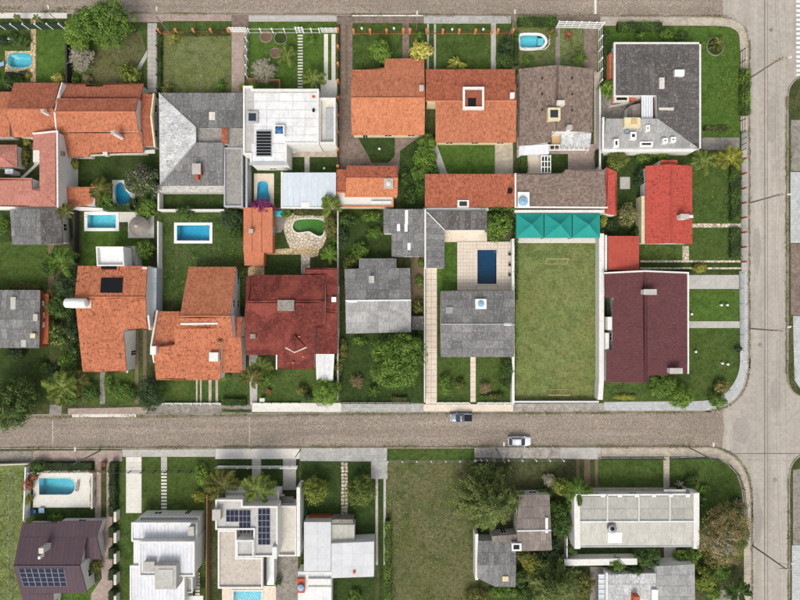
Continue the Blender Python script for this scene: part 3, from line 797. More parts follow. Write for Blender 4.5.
def twig_shrub(name, label, px, py, r, h=2.2, leafmat=None, bark=None, n=70, group=None, dens=1.0, cat='shrub', leaf_l=.16, thick=1.0):
    """open shrub of bare forked twigs with a few small leaves"""
    rg = np.random.default_rng(int(px * 3 + py * 5)); c = P(px, py, h * .6); R = r * GSD; b = Vector((c.x, c.y, .1)); m = MB(); Cn = []
    o = thing(name, label, cat, b, group)
    for i in range(n):
        az = rg.uniform(0, 6.28); rr = R * math.sqrt(rg.random()) ; tip = b + Vector((math.cos(az) * rr, math.sin(az) * rr, h * (1.02 - .5 * (rr / R) ** 2) * rg.uniform(.75, 1)))
        s_ = b + Vector((0, 0, h * .12)); mid = s_.lerp(tip, .55) + Vector((rg.uniform(-.15, .15), rg.uniform(-.15, .15), .1 * h))
        m.tube([s_, mid, tip], [(.03 + .012 * R) * thick, .022 * thick, .012 * thick], 4)
        for k in range(3):
            q = mid.lerp(tip, rg.uniform(.2, .9)); e = q + Vector((rg.normal() * .3, rg.normal() * .3, rg.uniform(.05, .35))) * (.5 + R * .2); m.tube([q, e], [.016 * thick, .009 * thick], 3); Cn += [np.array(q.lerp(e, t)) for t in (.4, .7, 1.0)]
        Cn.append(np.array(tip))
    Cn = np.array(Cn); Cn = np.repeat(Cn, max(1, int(3 * dens)), 0); k = len(Cn); Cn = Cn + rg.normal(size=(k, 3)) * .1
    V, Q = leaf_arrays(Cn, rg.normal(size=(k, 3)) + np.array([0, 0, .8]), leaf_l * rg.uniform(.7, 1.4, k), leaf_l * .55 * rg.uniform(.7, 1.3, k), rg)
    fast_mesh('foliage', V, Q, leafmat or L_grey, o, rg.random(k)); m.build('branches' if False else 'stem', bark or M_palebark, o)
    return o

_FR = {}
def frond_mesh(v, mat, wide=0.5):
    key = (v, mat.name)
    if key in _FR: return _FR[key]
    rg = np.random.default_rng(50 + v); m = MB(); pts = []
    for i in range(9):
        t = i / 8; pts.append(Vector((t * (1 - .1 * t), .04 * math.sin(3 * t + v), .34 * t - (.46 + .1 * v) * t * t)))
    m.tube(pts, [.016 - .0014 * i for i in range(9)], 4)
    nt = len(m.f)
    for i in range(26):
        t = .12 + .88 * i / 25; k = min(7, int(t * 8)); p = pts[k].lerp(pts[k + 1], t * 8 - k); ln = wide * (.28 + .72 * math.sin(math.pi * min(1, t * .92 + .08)) ** .7) * rg.uniform(.8, 1.1) * .62
        for s_ in (-1, 1):
            dr = Vector((.55, s_ * 1.0, -.28 + rg.uniform(-.12, .12))).normalized(); q = p + dr * ln; wv = Vector((.030, 0, .004)); n = len(m.v)
            mid = p.lerp(q, .5) + Vector((0, 0, .03))
            m.v += [tuple(p - wv * .5), tuple(p + wv * .5), tuple(mid + wv * .6), tuple(q), tuple(mid - wv * .6)]; m.f.append([n, n + 1, n + 2, n + 3, n + 4])
    me = bpy.data.meshes.new('frond'); me.from_pydata(m.v, [], m.f); me.materials.append(mat)
    a = me.attributes.new('tint', 'FLOAT', 'FACE'); a.data.foreach_set('value', rg.random(len(m.f)).astype(np.float32)); _FR[key] = me
    return me

def palm(name, label, px, py, r, h=4.0, n=13, mat=None, stem=True, group=None, cat='palm', wide=0.5, bark=None, tilt=0.5):
    """px, py: the heart of the crown; r: reach of the fronds in photograph pixels"""
    rg = random.Random(int(px * 11 + py * 3)); c = P(px, py, h); L = r * GSD * 1.12; mat = mat or L_palm
    o = thing(name, label, cat, (c.x, c.y, .1), group)
    if stem: MB().tube([(c.x, c.y, .05), (c.x + .06, c.y, h * .5), (c.x, c.y, h)], [.2, .14, .12] if h > 2 else [.12, .1, .08], 8).build('trunk', bark or M_palebark, o)
    for i in range(n):
        az = 2 * math.pi * (i + rg.uniform(-.3, .3)) / n * (1 if i < n * .65 else 2.6); s_ = L * rg.uniform(.8, 1.08)
        M = Matrix.Translation((c.x, c.y, h)) @ Matrix.Rotation(az, 4, 'Z') @ Matrix.Rotation(-rg.uniform(0, tilt), 4, 'Y') @ Matrix.Diagonal((s_, s_, s_, 1))
        link('frond', frond_mesh(i % 3, mat, wide), o, M=M)
    return o

def rosette(name, label, px, py, r, mat, h=0.9, n=22, cat='plant', group=None, broad=0.16):
    """strap-leaved plant (agave, banana, bromeliad): each leaf a bent blade of its own"""
    rg = random.Random(int(px * 5 + py * 13)); c = P(px, py, h * .5); R = r * GSD; o = thing(name, label, cat, (c.x, c.y, .1), group)
    key = ('blade', mat.name, broad)
    if key not in _FR:
        V = []; F = []
        for i in range(6):
            t = i / 5; w = broad * (math.sin(math.pi * (t * .86 + .12))) ; V += [(t, -w, .55 * t - .75 * t * t + .05), (t, 0, .55 * t - .75 * t * t), (t, w, .55 * t - .75 * t * t + .05)]
        for i in range(5): F += [(3 * i, 3 * i + 3, 3 * i + 4, 3 * i + 1), (3 * i + 1, 3 * i + 4, 3 * i + 5, 3 * i + 2)]
        me = bpy.data.meshes.new('leaf'); me.from_pydata(V, [], F); me.materials.append(mat)
        a = me.attributes.new('tint', 'FLOAT', 'FACE'); a.data.foreach_set('value', np.random.default_rng(3).random(len(F)).astype(np.float32)); _FR[key] = me
    for i in range(n):
        s_ = R * rg.uniform(.6, 1.1); M = Matrix.Translation((c.x, c.y, .1 + h * rg.uniform(.2, .7))) @ Matrix.Rotation(rg.uniform(0, 6.28), 4, 'Z') @ Matrix.Rotation(-rg.uniform(-.1, .9), 4, 'Y') @ Matrix.Diagonal((s_, s_, s_ * .9, 1))
        link('leaf', _FR[key], o, M=M)
    MB().tube([(c.x, c.y, .05), (c.x, c.y, .1 + h * .6)], [.1 + R * .06, .06 + R * .03], 7).build('stem', M_bark, o)
    return o

def hedge(name, label, pts, w, h, mat, leaf_l=0.2, dens=1.0, cat='hedge', group=None, ragged=0.12, seed=3, z0=0.1):
    """clipped or ragged hedge along photograph points"""
    rg = np.random.default_rng(seed + int(pts[0][0] * 3 + pts[0][1])); q = [P(x, y, z0) for x, y in pts]; o = thing(name, label, cat, q[0], group); Cs = []; Ns = []; tt = []; core = MB()
    for a, b in zip(q, q[1:]):
        L = (b - a).length; t = (b - a) / L; nn = Vector((-t.y, t.x, 0)); k = int(dens * L * (w + 2 * h) / (leaf_l ** 2 * .42)) + 20
        s_ = rg.random(k) * L; side = rg.random(k) * (w + 2 * h); tl = side < h; tr = side > h + w
        x = np.where(tl, -w / 2, np.where(tr, w / 2, side - h - w / 2)); z = np.where(tl, side, np.where(tr, side - h - w, h))
        wob = ragged * np.sin(s_ * 2.1 + x * 3) + rg.normal(size=k) * ragged * .6
        nx = np.where(tl, -1., np.where(tr, 1., 0)); nz = np.where(tl | tr, .25, 1.)
        x = x + nx * wob; z = np.maximum(.03, z + np.where(tl | tr, 0, wob))
        p = np.array(a) + np.outer(s_, np.array(t)) + np.outer(x, np.array(nn)) + np.outer(z, [0, 0, 1])
        Cs.append(p); Ns.append(np.outer(nx, np.array(nn)) + np.outer(nz, [0, 0, 1]) + rg.normal(size=(k, 3)) * .55); tt.append(np.clip(.5 + .5 * np.sin(s_ * 1.3 + x) * .5 + rg.normal(size=k) * .2, 0, 1))
        c = (a + b) / 2; core.box((c.x, c.y, z0 + h * .44), (L, max(.05, w - .16), h * .85), math.atan2(t.y, t.x))
    Cs = np.concatenate(Cs); n = len(Cs); V, Q = leaf_arrays(Cs, np.concatenate(Ns), leaf_l * rg.uniform(.7, 1.3, n), leaf_l * .6 * rg.uniform(.7, 1.3, n), rg)
    fast_mesh('foliage', V, Q, mat, o, np.concatenate(tt)); core.build('stem', M_hedgecore, o)
    return o
M_hedgecore = stone("hedge_wood", srgb(52, 62, 36), 0.3, 4, 0.4)

# ------------------------------------------------------------------ yard things
def wall_run(name, label, pts, h, t, mat, cat='wall', cap=None, z0=0.05, ground=False):
    """boundary wall; pts: photograph points of its top (or of its foot when ground)"""
    q = [P(x, y, 0 if ground else h) for x, y in pts]; o = thing(name, label, cat, (q[0].x, q[0].y, z0))
    w = MB(); cp = MB()
    for i, (a, b) in enumerate(zip(q, q[1:])):
        d = Vector((b.x - a.x, b.y - a.y, 0)); L = d.length; d.normalize(); c = (a + b) / 2; ang = math.atan2(d.y, d.x)
        w.box((c.x, c.y, (h + z0) / 2), (L + (t if i % 2 == 0 else -t), t, h - z0), ang); cp.box((c.x, c.y, h + .03), (L + (t + .06 if i % 2 == 0 else -t - .06), t + .06, .06), ang)
    w.build('wall_body', mat, o); cp.build('coping', cap or mat, o)
    return o

def fence(name, label, pts, posts, h, pmat, rmat, post=0.22, base=0.0, basemat=None, rails=3, panel=None, cat='fence', bars=True, post_h=None, rail_t=0.05):
    """posts standing at photograph ground points, rails or panels between them. posts: list of fractions count per segment"""
    q = [P(x, y, .1) for x, y in pts]; o = thing(name, label, cat, q[0]); ph = post_h or h + .12
    spots = []
    for i, (a, b) in enumerate(zip(q, q[1:])):
        n = posts[i] if hasattr(posts, '__len__') else posts
        for k in range(n + (1 if i == len(q) - 2 else 0)): spots.append((a.lerp(b, k / n), math.atan2(b.y - a.y, b.x - a.x)))
        L = (b - a).length; c = (a + b) / 2; ang = math.atan2(b.y - a.y, b.x - a.x)
        if base: MB().box((c.x, c.y, .05 + base / 2), (L, .16, base), ang).build('plinth', basemat or pmat, o)
        if panel:
            for k in range(n):
                p0, p1 = a.lerp(b, k / n), a.lerp(b, (k + 1) / n); cc = (p0 + p1) / 2; MB().box((cc.x, cc.y, .1 + base + (h - base) / 2), ((p1 - p0).length - post, .04, h - base), ang).build('panel', panel, o)
        else:
            for k in range(rails):
                z = .1 + base + .12 + (h - base - .15) * (k / max(1, rails - 1)); MB().box((c.x, c.y, z), (L, rail_t, rail_t), ang).build('rail', rmat, o)
            if bars:
                m = MB(); nb = int(L / .18); t = (b - a).normalized()
                for k in range(nb): p = a + t * (L * (k + .5) / nb); m.box((p.x, p.y, .1 + base + (h - base) / 2), (.025, .025, h - base), ang)
                bo = m.build('railing', rmat, o); bo['kind'] = 'stuff'
    me = None
    for p, ang in spots:
        if me is None:
            a = MB().box((0, 0, ph / 2), (post, post, ph)).box((0, 0, ph + .03), (post + .06, post + .06, .06)); me = bpy.data.meshes.new('post'); me.from_pydata(a.v, [], a.f); me.materials.append(pmat)
        link('post', me, o, M=Matrix.Translation((p.x, p.y, .04)) @ Matrix.Rotation(ang, 4, 'Z'))
    return o

def pool(name, label, key, tile, rim=0.45, rimmat=None, deck=None, deckmat=None, ladder=None, wat=None, deep=(1.0, 1.9), axis=0, steps=None, wz=.14):
    """basin sunk in the ground at POOL[key]; deep: depths at its two ends along x (axis 0) or y"""
    z = .25; w = ccw([P(x, y, z) for x, y in POOL[key]]); c = sum(w, Vector()) / len(w); n = len(w); wat = wat or M_water
    o = thing(name, label, 'pool', (c.x, c.y, .12))
    out = offset_poly(w, -rim)
    V = list(w) + list(out) + [Vector((v.x, v.y, .02)) for v in w] + [Vector((v.x, v.y, .1)) for v in out]; F = []
    for i in range(n):
        j = (i + 1) % n; F += [[j, i, n + i, n + j], [n + j, n + i, 3 * n + i, 3 * n + j], [i, j, 2 * n + j, 2 * n + i]]
    part('coping', V, F, rimmat or M_whitep, o)
    lo = min(v[axis] for v in w); hi = max(v[axis] for v in w); dep = lambda v: -(deep[0] + (deep[1] - deep[0]) * (v[axis] - lo) / (hi - lo))
    bt = [Vector((v.x, v.y, .05)) for v in offset_poly(w, -.02)]; bb = [Vector((v.x, v.y, dep(v))) for v in bt]
    part('basin', bt + bb, [[i, n + i, n + (i + 1) % n, (i + 1) % n] for i in range(n)] + [list(range(n, 2 * n))], tile, o)
    iw = offset_poly(w, .015); MB().prism([Vector((v.x, v.y, wz)) for v in iw], [Vector((v.x, v.y, dep(v) + .03)) for v in iw]).build('water', wat, o)
    if deck: sheet('deck', deck, .2, deckmat or M_cream, .12, parent=o)
    if steps:
        for k in range(3):
            a, b = P(steps[0], steps[1], 0), P(steps[2], steps[3], 0); t = (3 - k) / 3; top = -.15 - .28 * k
            MB().box((a.x + (b.x - a.x) * t / 2, (a.y + b.y) / 2, top - .4), (abs(b.x - a.x) * t, abs(b.y - a.y), .8)).build('step', tile, o)
    if ladder:
        p = P(ladder[0], ladder[1], .3); d = Vector((ladder[2], ladder[3], 0)); s_ = Vector((-d.y, d.x, 0)) * .25; m = MB()
        for e in (s_, -s_): m.tube([p + e - d * .3, p + e - d * .3 + Vector((0, 0, .6)), p + e + d * .25 + Vector((0, 0, .65)), p + e + d * .3 + Vector((0, 0, -.6))], .03, 6)
        m.build('ladder', M_steel, o)
    return o

def slabs(name, parent, x0, y0, x1, y1, nx, ny, mat, z=0.16, gap=0.05, thick=0.06, jit=0.0, seed=1, px_gap=None):
    a, b = P(x0, y0, z), P(x1, y1, z); w, l = abs(b.x - a.x) / nx, abs(b.y - a.y) / ny; xa, ya = min(a.x, b.x), min(a.y, b.y); rr = random.Random(seed)
    m = MB().box((0, 0, 0), (w - gap, l - (px_gap or gap), thick)); me = bpy.data.meshes.new(name); me.from_pydata(m.v, [], m.f); me.materials.append(mat)
    for i in range(nx):
        for j in range(ny):
            link(name, me, parent, M=Matrix.Translation((xa + w * (i + .5) + rr.uniform(-jit, jit), ya + l * (j + .5) + rr.uniform(-jit, jit), z - thick / 2 + rr.uniform(0, .006))) @ Matrix.Rotation(rr.uniform(-1, 1) * jit * .6, 4, 'Z'))

def slab_path(name, label, x0, y0, x1, y1, nx, ny, mat, bed=None, **kw):
    o = thing(name, label, 'path', P((x0 + x1) / 2, (y0 + y1) / 2, .1)); tag(o, kind='structure'); del o['category']
    if bed: sheet('bedding', rect(x0, y0, x1, y1), .145, bed, parent=o)
    slabs('slab', o, x0, y0, x1, y1, nx, ny, mat, **kw)
    return o

def pole(name, label, px, py, h=9.0, arm=None, lamp=None, cat='utility pole', dark=False, xarm=0, t=0.16):
    b = P(px, py, .1); o = thing(name, label, cat, b)
    MB().tube([b - Vector((0, 0, .1)), b + Vector((0, 0, h * .5)), b + Vector((0, 0, h))], [t, t * .82, t * .62], 10).build('shaft', M_dark if dark else M_pole, o)
    if xarm:
        for i, dz in enumerate((.25, 1.1)[:xarm]):
            ao = MB().box(b + Vector((0, 0, h - dz)), (2.0, .12, .12), arm or 0).build('crossarm', M_wood, o)
            for k in (-.85, -.35, .35, .85):
                p = b + Vector((math.cos(arm or 0) * k, math.sin(arm or 0) * k, h - dz + .06)); MB().lathe(p, [(.04, 0), (.07, .08), (.04, .12), (.07, .18), (.02, .22)], 8).build('insulator', M_offwhite, ao)
    if lamp:
        e = b + Vector((lamp[0], lamp[1], h * lamp[2])); s_ = b + Vector((0, 0, h * (lamp[2] - .08)))
        ao = MB().tube([s_, s_.lerp(e, .5) + Vector((0, 0, .3)), e], [.05, .045, .04], 6).build('lamp_arm', M_steel, o)
        d = Vector((lamp[0], lamp[1], 0)).normalized(); MB().box(e + d * .25, (.75, .3, .14), math.atan2(d.y, d.x)).build('lamp_head', M_offwhite, ao)
    return o

def cable(label, a, b, sag=.5, r=.022, group='overhead cables'):
    A, B = Vector(a), Vector(b); pts = [A.lerp(B, i / 10) - Vector((0, 0, sag * 4 * (i / 10) * (1 - i / 10))) for i in range(11)]
    o = MB().tube(pts, r, 4).build('overhead_cable', M_cable); return tag(o, label, 'cable', group)

def weeds(name, label, lines, mat, n_per_m=10, spread=0.25, seed=4, z=0.1, size=.22):
    rg = np.random.default_rng(seed); Cs = []
    for pts in lines:
        q = [P(x, y, z) for x, y in pts]
        for a, b in zip(q, q[1:]):
            L = (b - a).length; k = int(L * n_per_m); s_ = rg.random(k); s_ = s_[(np.sin(s_ * L * .45 + a.x) + np.sin(s_ * L * 1.3 + a.y * 2) * .7 + rg.normal(size=k) * .5) > .1]; k = len(s_)
            d = np.array((b - a).normalized()); nn = np.array([-d[1], d[0], 0])
            Cs.append(np.array(a) + np.outer(s_ * L, d) + np.outer(rg.normal(size=k) * spread, nn) + np.outer(rg.random(k) * .12, [0, 0, 1]))
    Cs = np.concatenate(Cs); n = len(Cs); V, Q = leaf_arrays(Cs, rg.normal(size=(n, 3)) * .6 + np.array([0, 0, 1.]), size * rg.uniform(.6, 1.6, n), size * .5 * rg.uniform(.6, 1.4, n), rg)
    o = fast_mesh(name, V, Q, mat, None, rg.random(n)); return tag(o, label, 'weeds', None, 'stuff')

def car(name, label, px, py, length, width, heading, paint, pickup=False, zroof=1.5):
    """heading: angle of the bonnet from +x"""
    c = P(px, py, .7); o = thing(name, label, 'car', (c.x, c.y, 0)); R = Matrix.Translation((c.x, c.y, 0)) @ Matrix.Rotation(heading, 4, 'Z'); L, W = length, width
    def loft(secs, nm, mat, parent, smooth=True):
        """secs: x, half width, z low, z high, shoulder width"""
        V = []; F = []
        for x, w, z0, z1, w1 in secs:
            V += [(x, -w * .9, z0), (x, -w, z0 + (z1 - z0) * .35), (x, -w, z0 + (z1 - z0) * .75), (x, -w1, z1), (x, -w1 * .5, z1 + .02), (x, w1 * .5, z1 + .02), (x, w1, z1), (x, w, z0 + (z1 - z0) * .75), (x, w, z0 + (z1 - z0) * .35), (x, w * .9, z0)]
        k = 10
        for i in range(len(secs) - 1):
            for j in range(k): F.append([i * k + j, i * k + (j + 1) % k, (i + 1) * k + (j + 1) % k, (i + 1) * k + j])
        F.append(list(range(k))); F.append(list(range((len(secs) - 1) * k, len(secs) * k))[::-1])
        return part(nm, [R @ Vector(v) for v in V], F, mat, parent, smooth)
    h = W / 2
    body = loft([(-L * .5, h * .80, .35, .78, h * .66), (-L * .47, h * .93, .25, .92, h * .78), (-L * .3, h, .22, .97, h * .84), (0, h, .22, .97, h * .86), (L * .25, h, .22, .95, h * .84), (L * .4, h * .95, .24, .86, h * .76), (L * .47, h * .86, .28, .76, h * .66), (L * .5, h * .68, .36, .66, h * .5)], 'body', paint, o)
    zr = zroof; x0, x1, x2, x3 = ((-L * .47, -L * .36, L * .06, L * .24) if not pickup else (-L * .1, -L * .04, L * .1, L * .26))
    g = loft([(x0, h * .8, .88, .97, h * .76), (x1, h * .84, .9, zr - .06, h * .66), (x2, h * .84, .9, zr - .05, h * .66), (x3, h * .8, .86, .95, h * .76)], 'cabin_glass', M_glass, o, False)
    loft([(x1 + .05, h * .69, zr - .07, zr - .02, h * .64), ((x1 + x2) / 2, h * .71, zr - .07, zr + .02, h * .66), (x2 - .05, h * .69, zr - .07, zr - .03, h * .63)], 'roof_panel', paint, o)
    for s_ in (-1, 1):
        m = MB()
        for xa, za, xb, zb in ((x0, .96, x1, zr - .05), (x2, zr - .04, x3, .95), ((x1 + x2) / 2, .96, (x1 + x2) / 2, zr - .04)):
            m.tube([R @ Vector((xa, s_ * h * .8, za)), R @ Vector((xb, s_ * h * .68, zb)) if za < zb else R @ Vector((xb, s_ * h * .8, zb))], .04, 5)
        m.build('pillar_trim', paint, o)
        MB().box(R @ Vector((L * .49, s_ * h * .56, .66)), (.12, .32, .14), heading).build('headlight', M_whitep, o)
        MB().box(R @ Vector((-L * .485, s_ * h * .66, .78)), (.1, .22, .2), heading).build('tail_light', M_rust, o)
        MB().box(R @ Vector((x3 - .12, s_ * (h + .08), 1.0)), (.14, .2, .13), heading).build('wing_mirror', paint, o)
        for xx in (-L * .3, L * .31):
            ctr = R @ Vector((xx, s_ * (h - .1), .31)); ax = (R.to_3x3() @ Vector((0, s_, 0)))
            wh = MB().tube([ctr - ax * .1, ctr + ax * .1], .31, 16).build('wheel', M_black, o); MB().tube([ctr + ax * .09, ctr + ax * .115], .19, 12).build('rim', M_alu, wh)
    MB().box(R @ Vector((L * .5, 0, .5)), (.06, W * .5, .12), heading).build('number_plate', M_whitep, o)
    if pickup:
        MB().box(R @ Vector((-L * .3, 0, .985)), (L * .36, W * .74, .05), heading).build('load_cover', M_black, o)
        for s_ in (-1, 1): MB().box(R @ Vector((-L * .3, s_ * h * .86, .99)), (L * .38, .12, .08), heading).build('bed_rail', paint, o)
    else:
        for s_ in (-1, 1): MB().box(R @ Vector(((x1 + x2) / 2, s_ * h * .6, zr + .04)), (L * .34, .05, .05), heading).build('roof_bar', M_steel, o)
        MB().box(R @ Vector(((x1 + x2) / 2, 0, zr + .025)), (.04, W * .6, .02), heading).build('roof_seam', M_steel, o)
    return o

# ================================================================== where the pools are sunk (photograph outlines of the water)
POOL = {
    'oval': spline([(8.5, 60.5), (9.5, 56), (14, 54.3), (24, 54), (29, 55.5), (30.8, 60), (29, 65), (24, 66.8), (14, 67), (9.5, 65)], 3),
    'curved': spline([(115.5, 186), (119, 182.5), (123, 183.5), (124.5, 189), (130, 195), (131, 201), (124, 204.5), (117, 203), (115.3, 196)], 3),
    'parasol': rect(87.3, 215, 115.8, 228),
    'jug': spline([(257.5, 184), (260, 181.5), (265, 181.5), (268, 184), (268.5, 191), (270, 197), (269.5, 204), (257.5, 204), (257, 194)], 3),
    'framed': rect(176.8, 225.3, 209.5, 240.6),
    'kidney': spline([(292.8, 226), (295, 221), (300, 219.5), (312, 219), (322, 220.5), (324.5, 226), (323, 234), (319, 236), (314, 234), (309, 231.3), (303, 232), (297, 232.3), (293.5, 229.5)], 3),
    'navy': rect(477.4, 249.8, 496.6, 284),
    'rounded': spline([(521, 35.8), (533, 35.2), (541, 36), (545, 40.5), (542, 46), (534, 47.6), (521.5, 47.3), (520.3, 41)], 3),
    'round_end': [(39, 478.2), (66, 478.2)] + [(68 + 7 * math.sin(t), 486.5 - 8.2 * math.cos(t)) for t in (0, .4, .8, 1.2, 1.57, 1.95, 2.35, 2.75, 3.14)] + [(39, 494.8)],
    'bottom': rect(233.5, 591.5, 261.5, 618)}
for k_, v_ in POOL.items(): HOLES.append((k_, offset_poly(ccw([P(x, y, .25) for x, y in v_]), -.06)))

# ================================================================== terrain, streets, blocks
_gv, _gf = face_with_holes([Vector((-1500, -1500, -.08)), Vector((1500, -1500, -.08)), Vector((1500, 1500, -.08)), Vector((-1500, 1500, -.08))])
tag(part('ground', _gv, _gf, M_wild), 'rough grassland running on beyond the streets', None, None, 'structure')
sheet('road', rect(716, -1200, 800, 1800), 0.0, M_asphalt, label='pale worn asphalt street running top to bottom along the east side')
sheet('road', rect(799, -36, 2400, 84), 0.004, M_asphalt, label='side street entering at the top by the zebra crossing')
sheet('road', rect(799, 388, 2400, 462), 0.006, M_asphalt, label='side street opening opposite the cobbled street')
sheet('cobbled_road', rect(-1500, -36, 723, 20), 0.012, M_cobble, label='cobbled street along the top edge')
sheet('cobbled_road', [(-1500, 408), (722, 405), (724, 426), (722, 452), (-1500, 455)], 0.012, M_cobble, label='cobbled street between the two rows of houses')
for i, (x, w) in enumerate(((764.2, .7), (767.2, .35))):
    sheet('tar_seam', [(x, -300), (x + w, -300), (x + w + .3, 300), (x + w - .2, 900), (x - .2, 900), (x + .3, 300)], .014 + .002 * i, M_seam, label='dark tar seam along the asphalt street')
sheet('tar_seam', rect(724, 453.2, 830, 453.9), .02, M_seam, label='dark seam across the junction')
cw = thing('zebra_crossing', 'white painted zebra crossing at the top right corner', 'crossing', P(808, 36, .02)); cw['kind'] = 'structure'; del cw['category']
for k in range(18): sheet('stripe', rect(796.3, -4.4 + 4.6 * k, 818, -2.0 + 4.6 * k), .022, M_road_paint, parent=cw)
for x0, x1, y0, y1, l in ((594.3, 596.6, -30, 15, 'pale concrete drain strip across the top cobbled street'), (52.2, 53.2, 417, 446, 'thin pale strip across the cobbled street at left'), (249, 250, 414, 446, 'thin pale strip across the cobbled street in the middle')):
    sheet('drain_strip', rect(x0, y0, x1, y1), .026, M_concrete_w if x0 > 500 else M_beigep, label=l)

def block(pts, label, mat):
    w = ccw([P(x, y, .1) for x, y in pts]); _v, _f = plate(w, .2); o = part('city_block', _v, _f, mat); tag(o, label, None, None, 'structure')
    i = offset_poly(w, .22); n = len(w); V = [v + Vector((0, 0, .03)) for v in offset_poly(w, -.03)] + [v + Vector((0, 0, .03)) for v in i] + [v - Vector((0, 0, .12)) for v in offset_poly(w, -.03)] + [v - Vector((0, 0, .02)) for v in i]
    F = []
    for k in range(n):
        j = (k + 1) % n; F += [[k, j, n + j, n + k], [2 * n + k, 2 * n + j, j, k], [n + k, n + j, 3 * n + j, 3 * n + k]]
    part('kerb', V, F, M_kerb, o)
    return o
NE = spline([(700, 16.5), (722, 17), (737, 21), (746, 30), (748.8, 44), (748.8, 60)], 5, False)
SE = spline([(748.8, 350), (748.8, 366), (746, 383), (738, 397), (724, 407), (705, 411)], 5, False)
block([(-1500, 11), (0, 12), (160, 14), (450, 15.5)] + NE + SE + [(423, 412.5), (150, 415), (-1500, 418)], 'raised block of houses between the two cobbled streets', M_wild)
B_NE = spline([(700, 447.2), (716, 448), (734, 456), (746, 472), (751, 494), (751.5, 520)], 5, False)
block([(-1500, 450)] + [(300, 447.5)] + B_NE + [(751.5, 1400), (-1500, 1400)], 'raised block of houses below the cobbled street', M_wild)
block([(2400, 84)] + [(2400, 388)] + spline([(815, 398), (800, 396.5), (791, 390), (787.4, 378), (787.4, 360)], 4, False) + spline([(787.4, 120), (787.4, 98), (790, 86), (799, 77), (815, 74)], 4, False), 'raised block across the asphalt street', M_wild)
block([(2400, 462), (2400, 1400), (789, 1400)] + spline([(789, 520), (789, 478), (792, 464), (801, 455), (815, 452)], 4, False), 'raised block at the lower right corner', M_wild)

# ---- pavements (on the blocks)
def pave(pts, mat, label): return sheet('pavement', pts, .135, mat, .03, label)
pave([(-300, 12.6), (67, 13), (67, 18.4), (-300, 18)], M_concrete_w, 'white concrete pavement outside the plot with the oval pool')
pave([(128, 14.6), (163, 15), (163, 22), (128, 22)], M_pink, 'pinkish paved apron at the long tiled driveway')
pave([(163.2, 15), (231.5, 15), (231.5, 21), (163.2, 21)], M_pink, 'pinkish block pavement outside the plain lawn')
pave([(231.7, 15), (248.5, 15), (248.5, 32), (231.7, 32)], M_brickp, 'brownish block apron at the white metal gate')
pave([(248.7, 15.6), (336.8, 15.6), (336.8, 21.5), (248.7, 21.5)], M_concrete, 'smooth light pavement outside the white fence')
pave([(337, 16.6), (353, 16.6), (353, 24), (337, 24)], M_brickp, 'brown block apron beside the orange wall')
pave([(353.2, 16.8), (423.5, 16.8), (423.5, 23), (353.2, 23)], M_brickp, 'brown block pavement with a white kerb')
sheet('white_kerb_line', rect(352, 15.1, 423, 16.1), .17, M_whitep, .12, 'white painted kerb line by the brown pavement')
pave([(423.7, 15.8), (511, 15.8), (511, 23.5), (423.7, 23.5)], M_greyp, 'light tiled pavement outside the orange fence')
pave([(511.2, 16.4), (600, 16.4), (600, 21.3), (511.2, 21.3)], M_brickp, 'brown pavement outside the rounded pool plot')
NEi = spline([(700, 25.6), (722, 26), (732, 28), (738.6, 34), (740, 46), (740, 60)], 5, False)
pave([(600.2, 17.2)] + [(x, y + .9) for x, y in NE[:8]] + [(x - .9, y) for x, y in NE[8:]] + NEi[::-1] + [(600.2, 25.6)], M_beigep, 'beige pavement turning the upper right corner')
pave([(740, 60.3), (747.8, 60.3), (747.8, 131), (740, 131)], M_beigep, 'beige pavement along the grey roofed corner house')
pave([(741.5, 131.3), (747.8, 131.3), (747.8, 271), (741.5, 271)], M_concrete, 'grey concrete pavement along the red roofed house')
SEo = [(x - 1, y - .4) for x, y in SE]; SEi = spline([(740, 350), (740, 364), (737, 377), (730, 388), (718, 397.5), (703, 401)], 5, False)
pave([(739.5, 271.3), (747.8, 271.3)] + SEo + [(604, 410.6), (604, 402)] + SEi[::-1], M_bluep, 'pale tiled pavement curving round the maroon roofed house')
pave([(513.5, 403.8), (603.8, 403.2), (603.8, 411), (513.5, 411.8)], M_dirtyp, 'stained tile pavement below the small football pitch')
pave([(423.5, 404.3), (513.3, 404.3), (513.3, 411.4), (423.5, 411.4)], M_cream, 'cream pavement in front of the long slab driveway')
pave([(341.5, 403), (423.3, 403.6), (423.3, 411.8), (341.5, 412)], M_greyp, 'grey tiled pavement below the big round tree')
pave([(252, 403), (341.3, 403), (341.3, 412), (252, 412)], M_concrete_w, 'white pavement in front of the dark red roofed house')
pave([(150, 404.5), (251.8, 404.5), (251.8, 413), (150, 413.6)], M_concrete_d, 'dirty concrete pavement in front of the L shaped orange house')
pave([(68, 408.5), (149.8, 407), (149.8, 414), (68, 415.6)], M_pink, 'broken pinkish pavement by the feathery palms')
pave([(50, 404.5), (62, 405), (61, 416), (49, 415)], M_concrete_d, 'crumbling concrete ramp at the left street end')
sheet('concrete_strip', [(72, 414.3), (136, 414), (136, 417), (72, 417.3)], .15, M_concrete_w, .06, 'pale concrete strip at the kerb on the left')
pave([(-300, 451), (32.7, 451), (32.7, 461.5), (-300, 461.5)], M_concrete_d, 'brownish pavement by the mown field')
pave([(33, 450.6), (122, 450.4), (122, 461.2), (33, 461.2)], M_pink, 'pinkish pavement above the lower rectangular pool')
pave([(122.3, 449.6), (215, 449.2), (215, 456.8), (122.3, 456.8)], M_concrete, 'light pavement outside the white flat roofed house')
pave([(215.3, 449), (299.7, 448.8), (299.7, 459), (215.3, 459)], M_concrete_w, 'white pavement with lawn slots outside the solar roofed house')
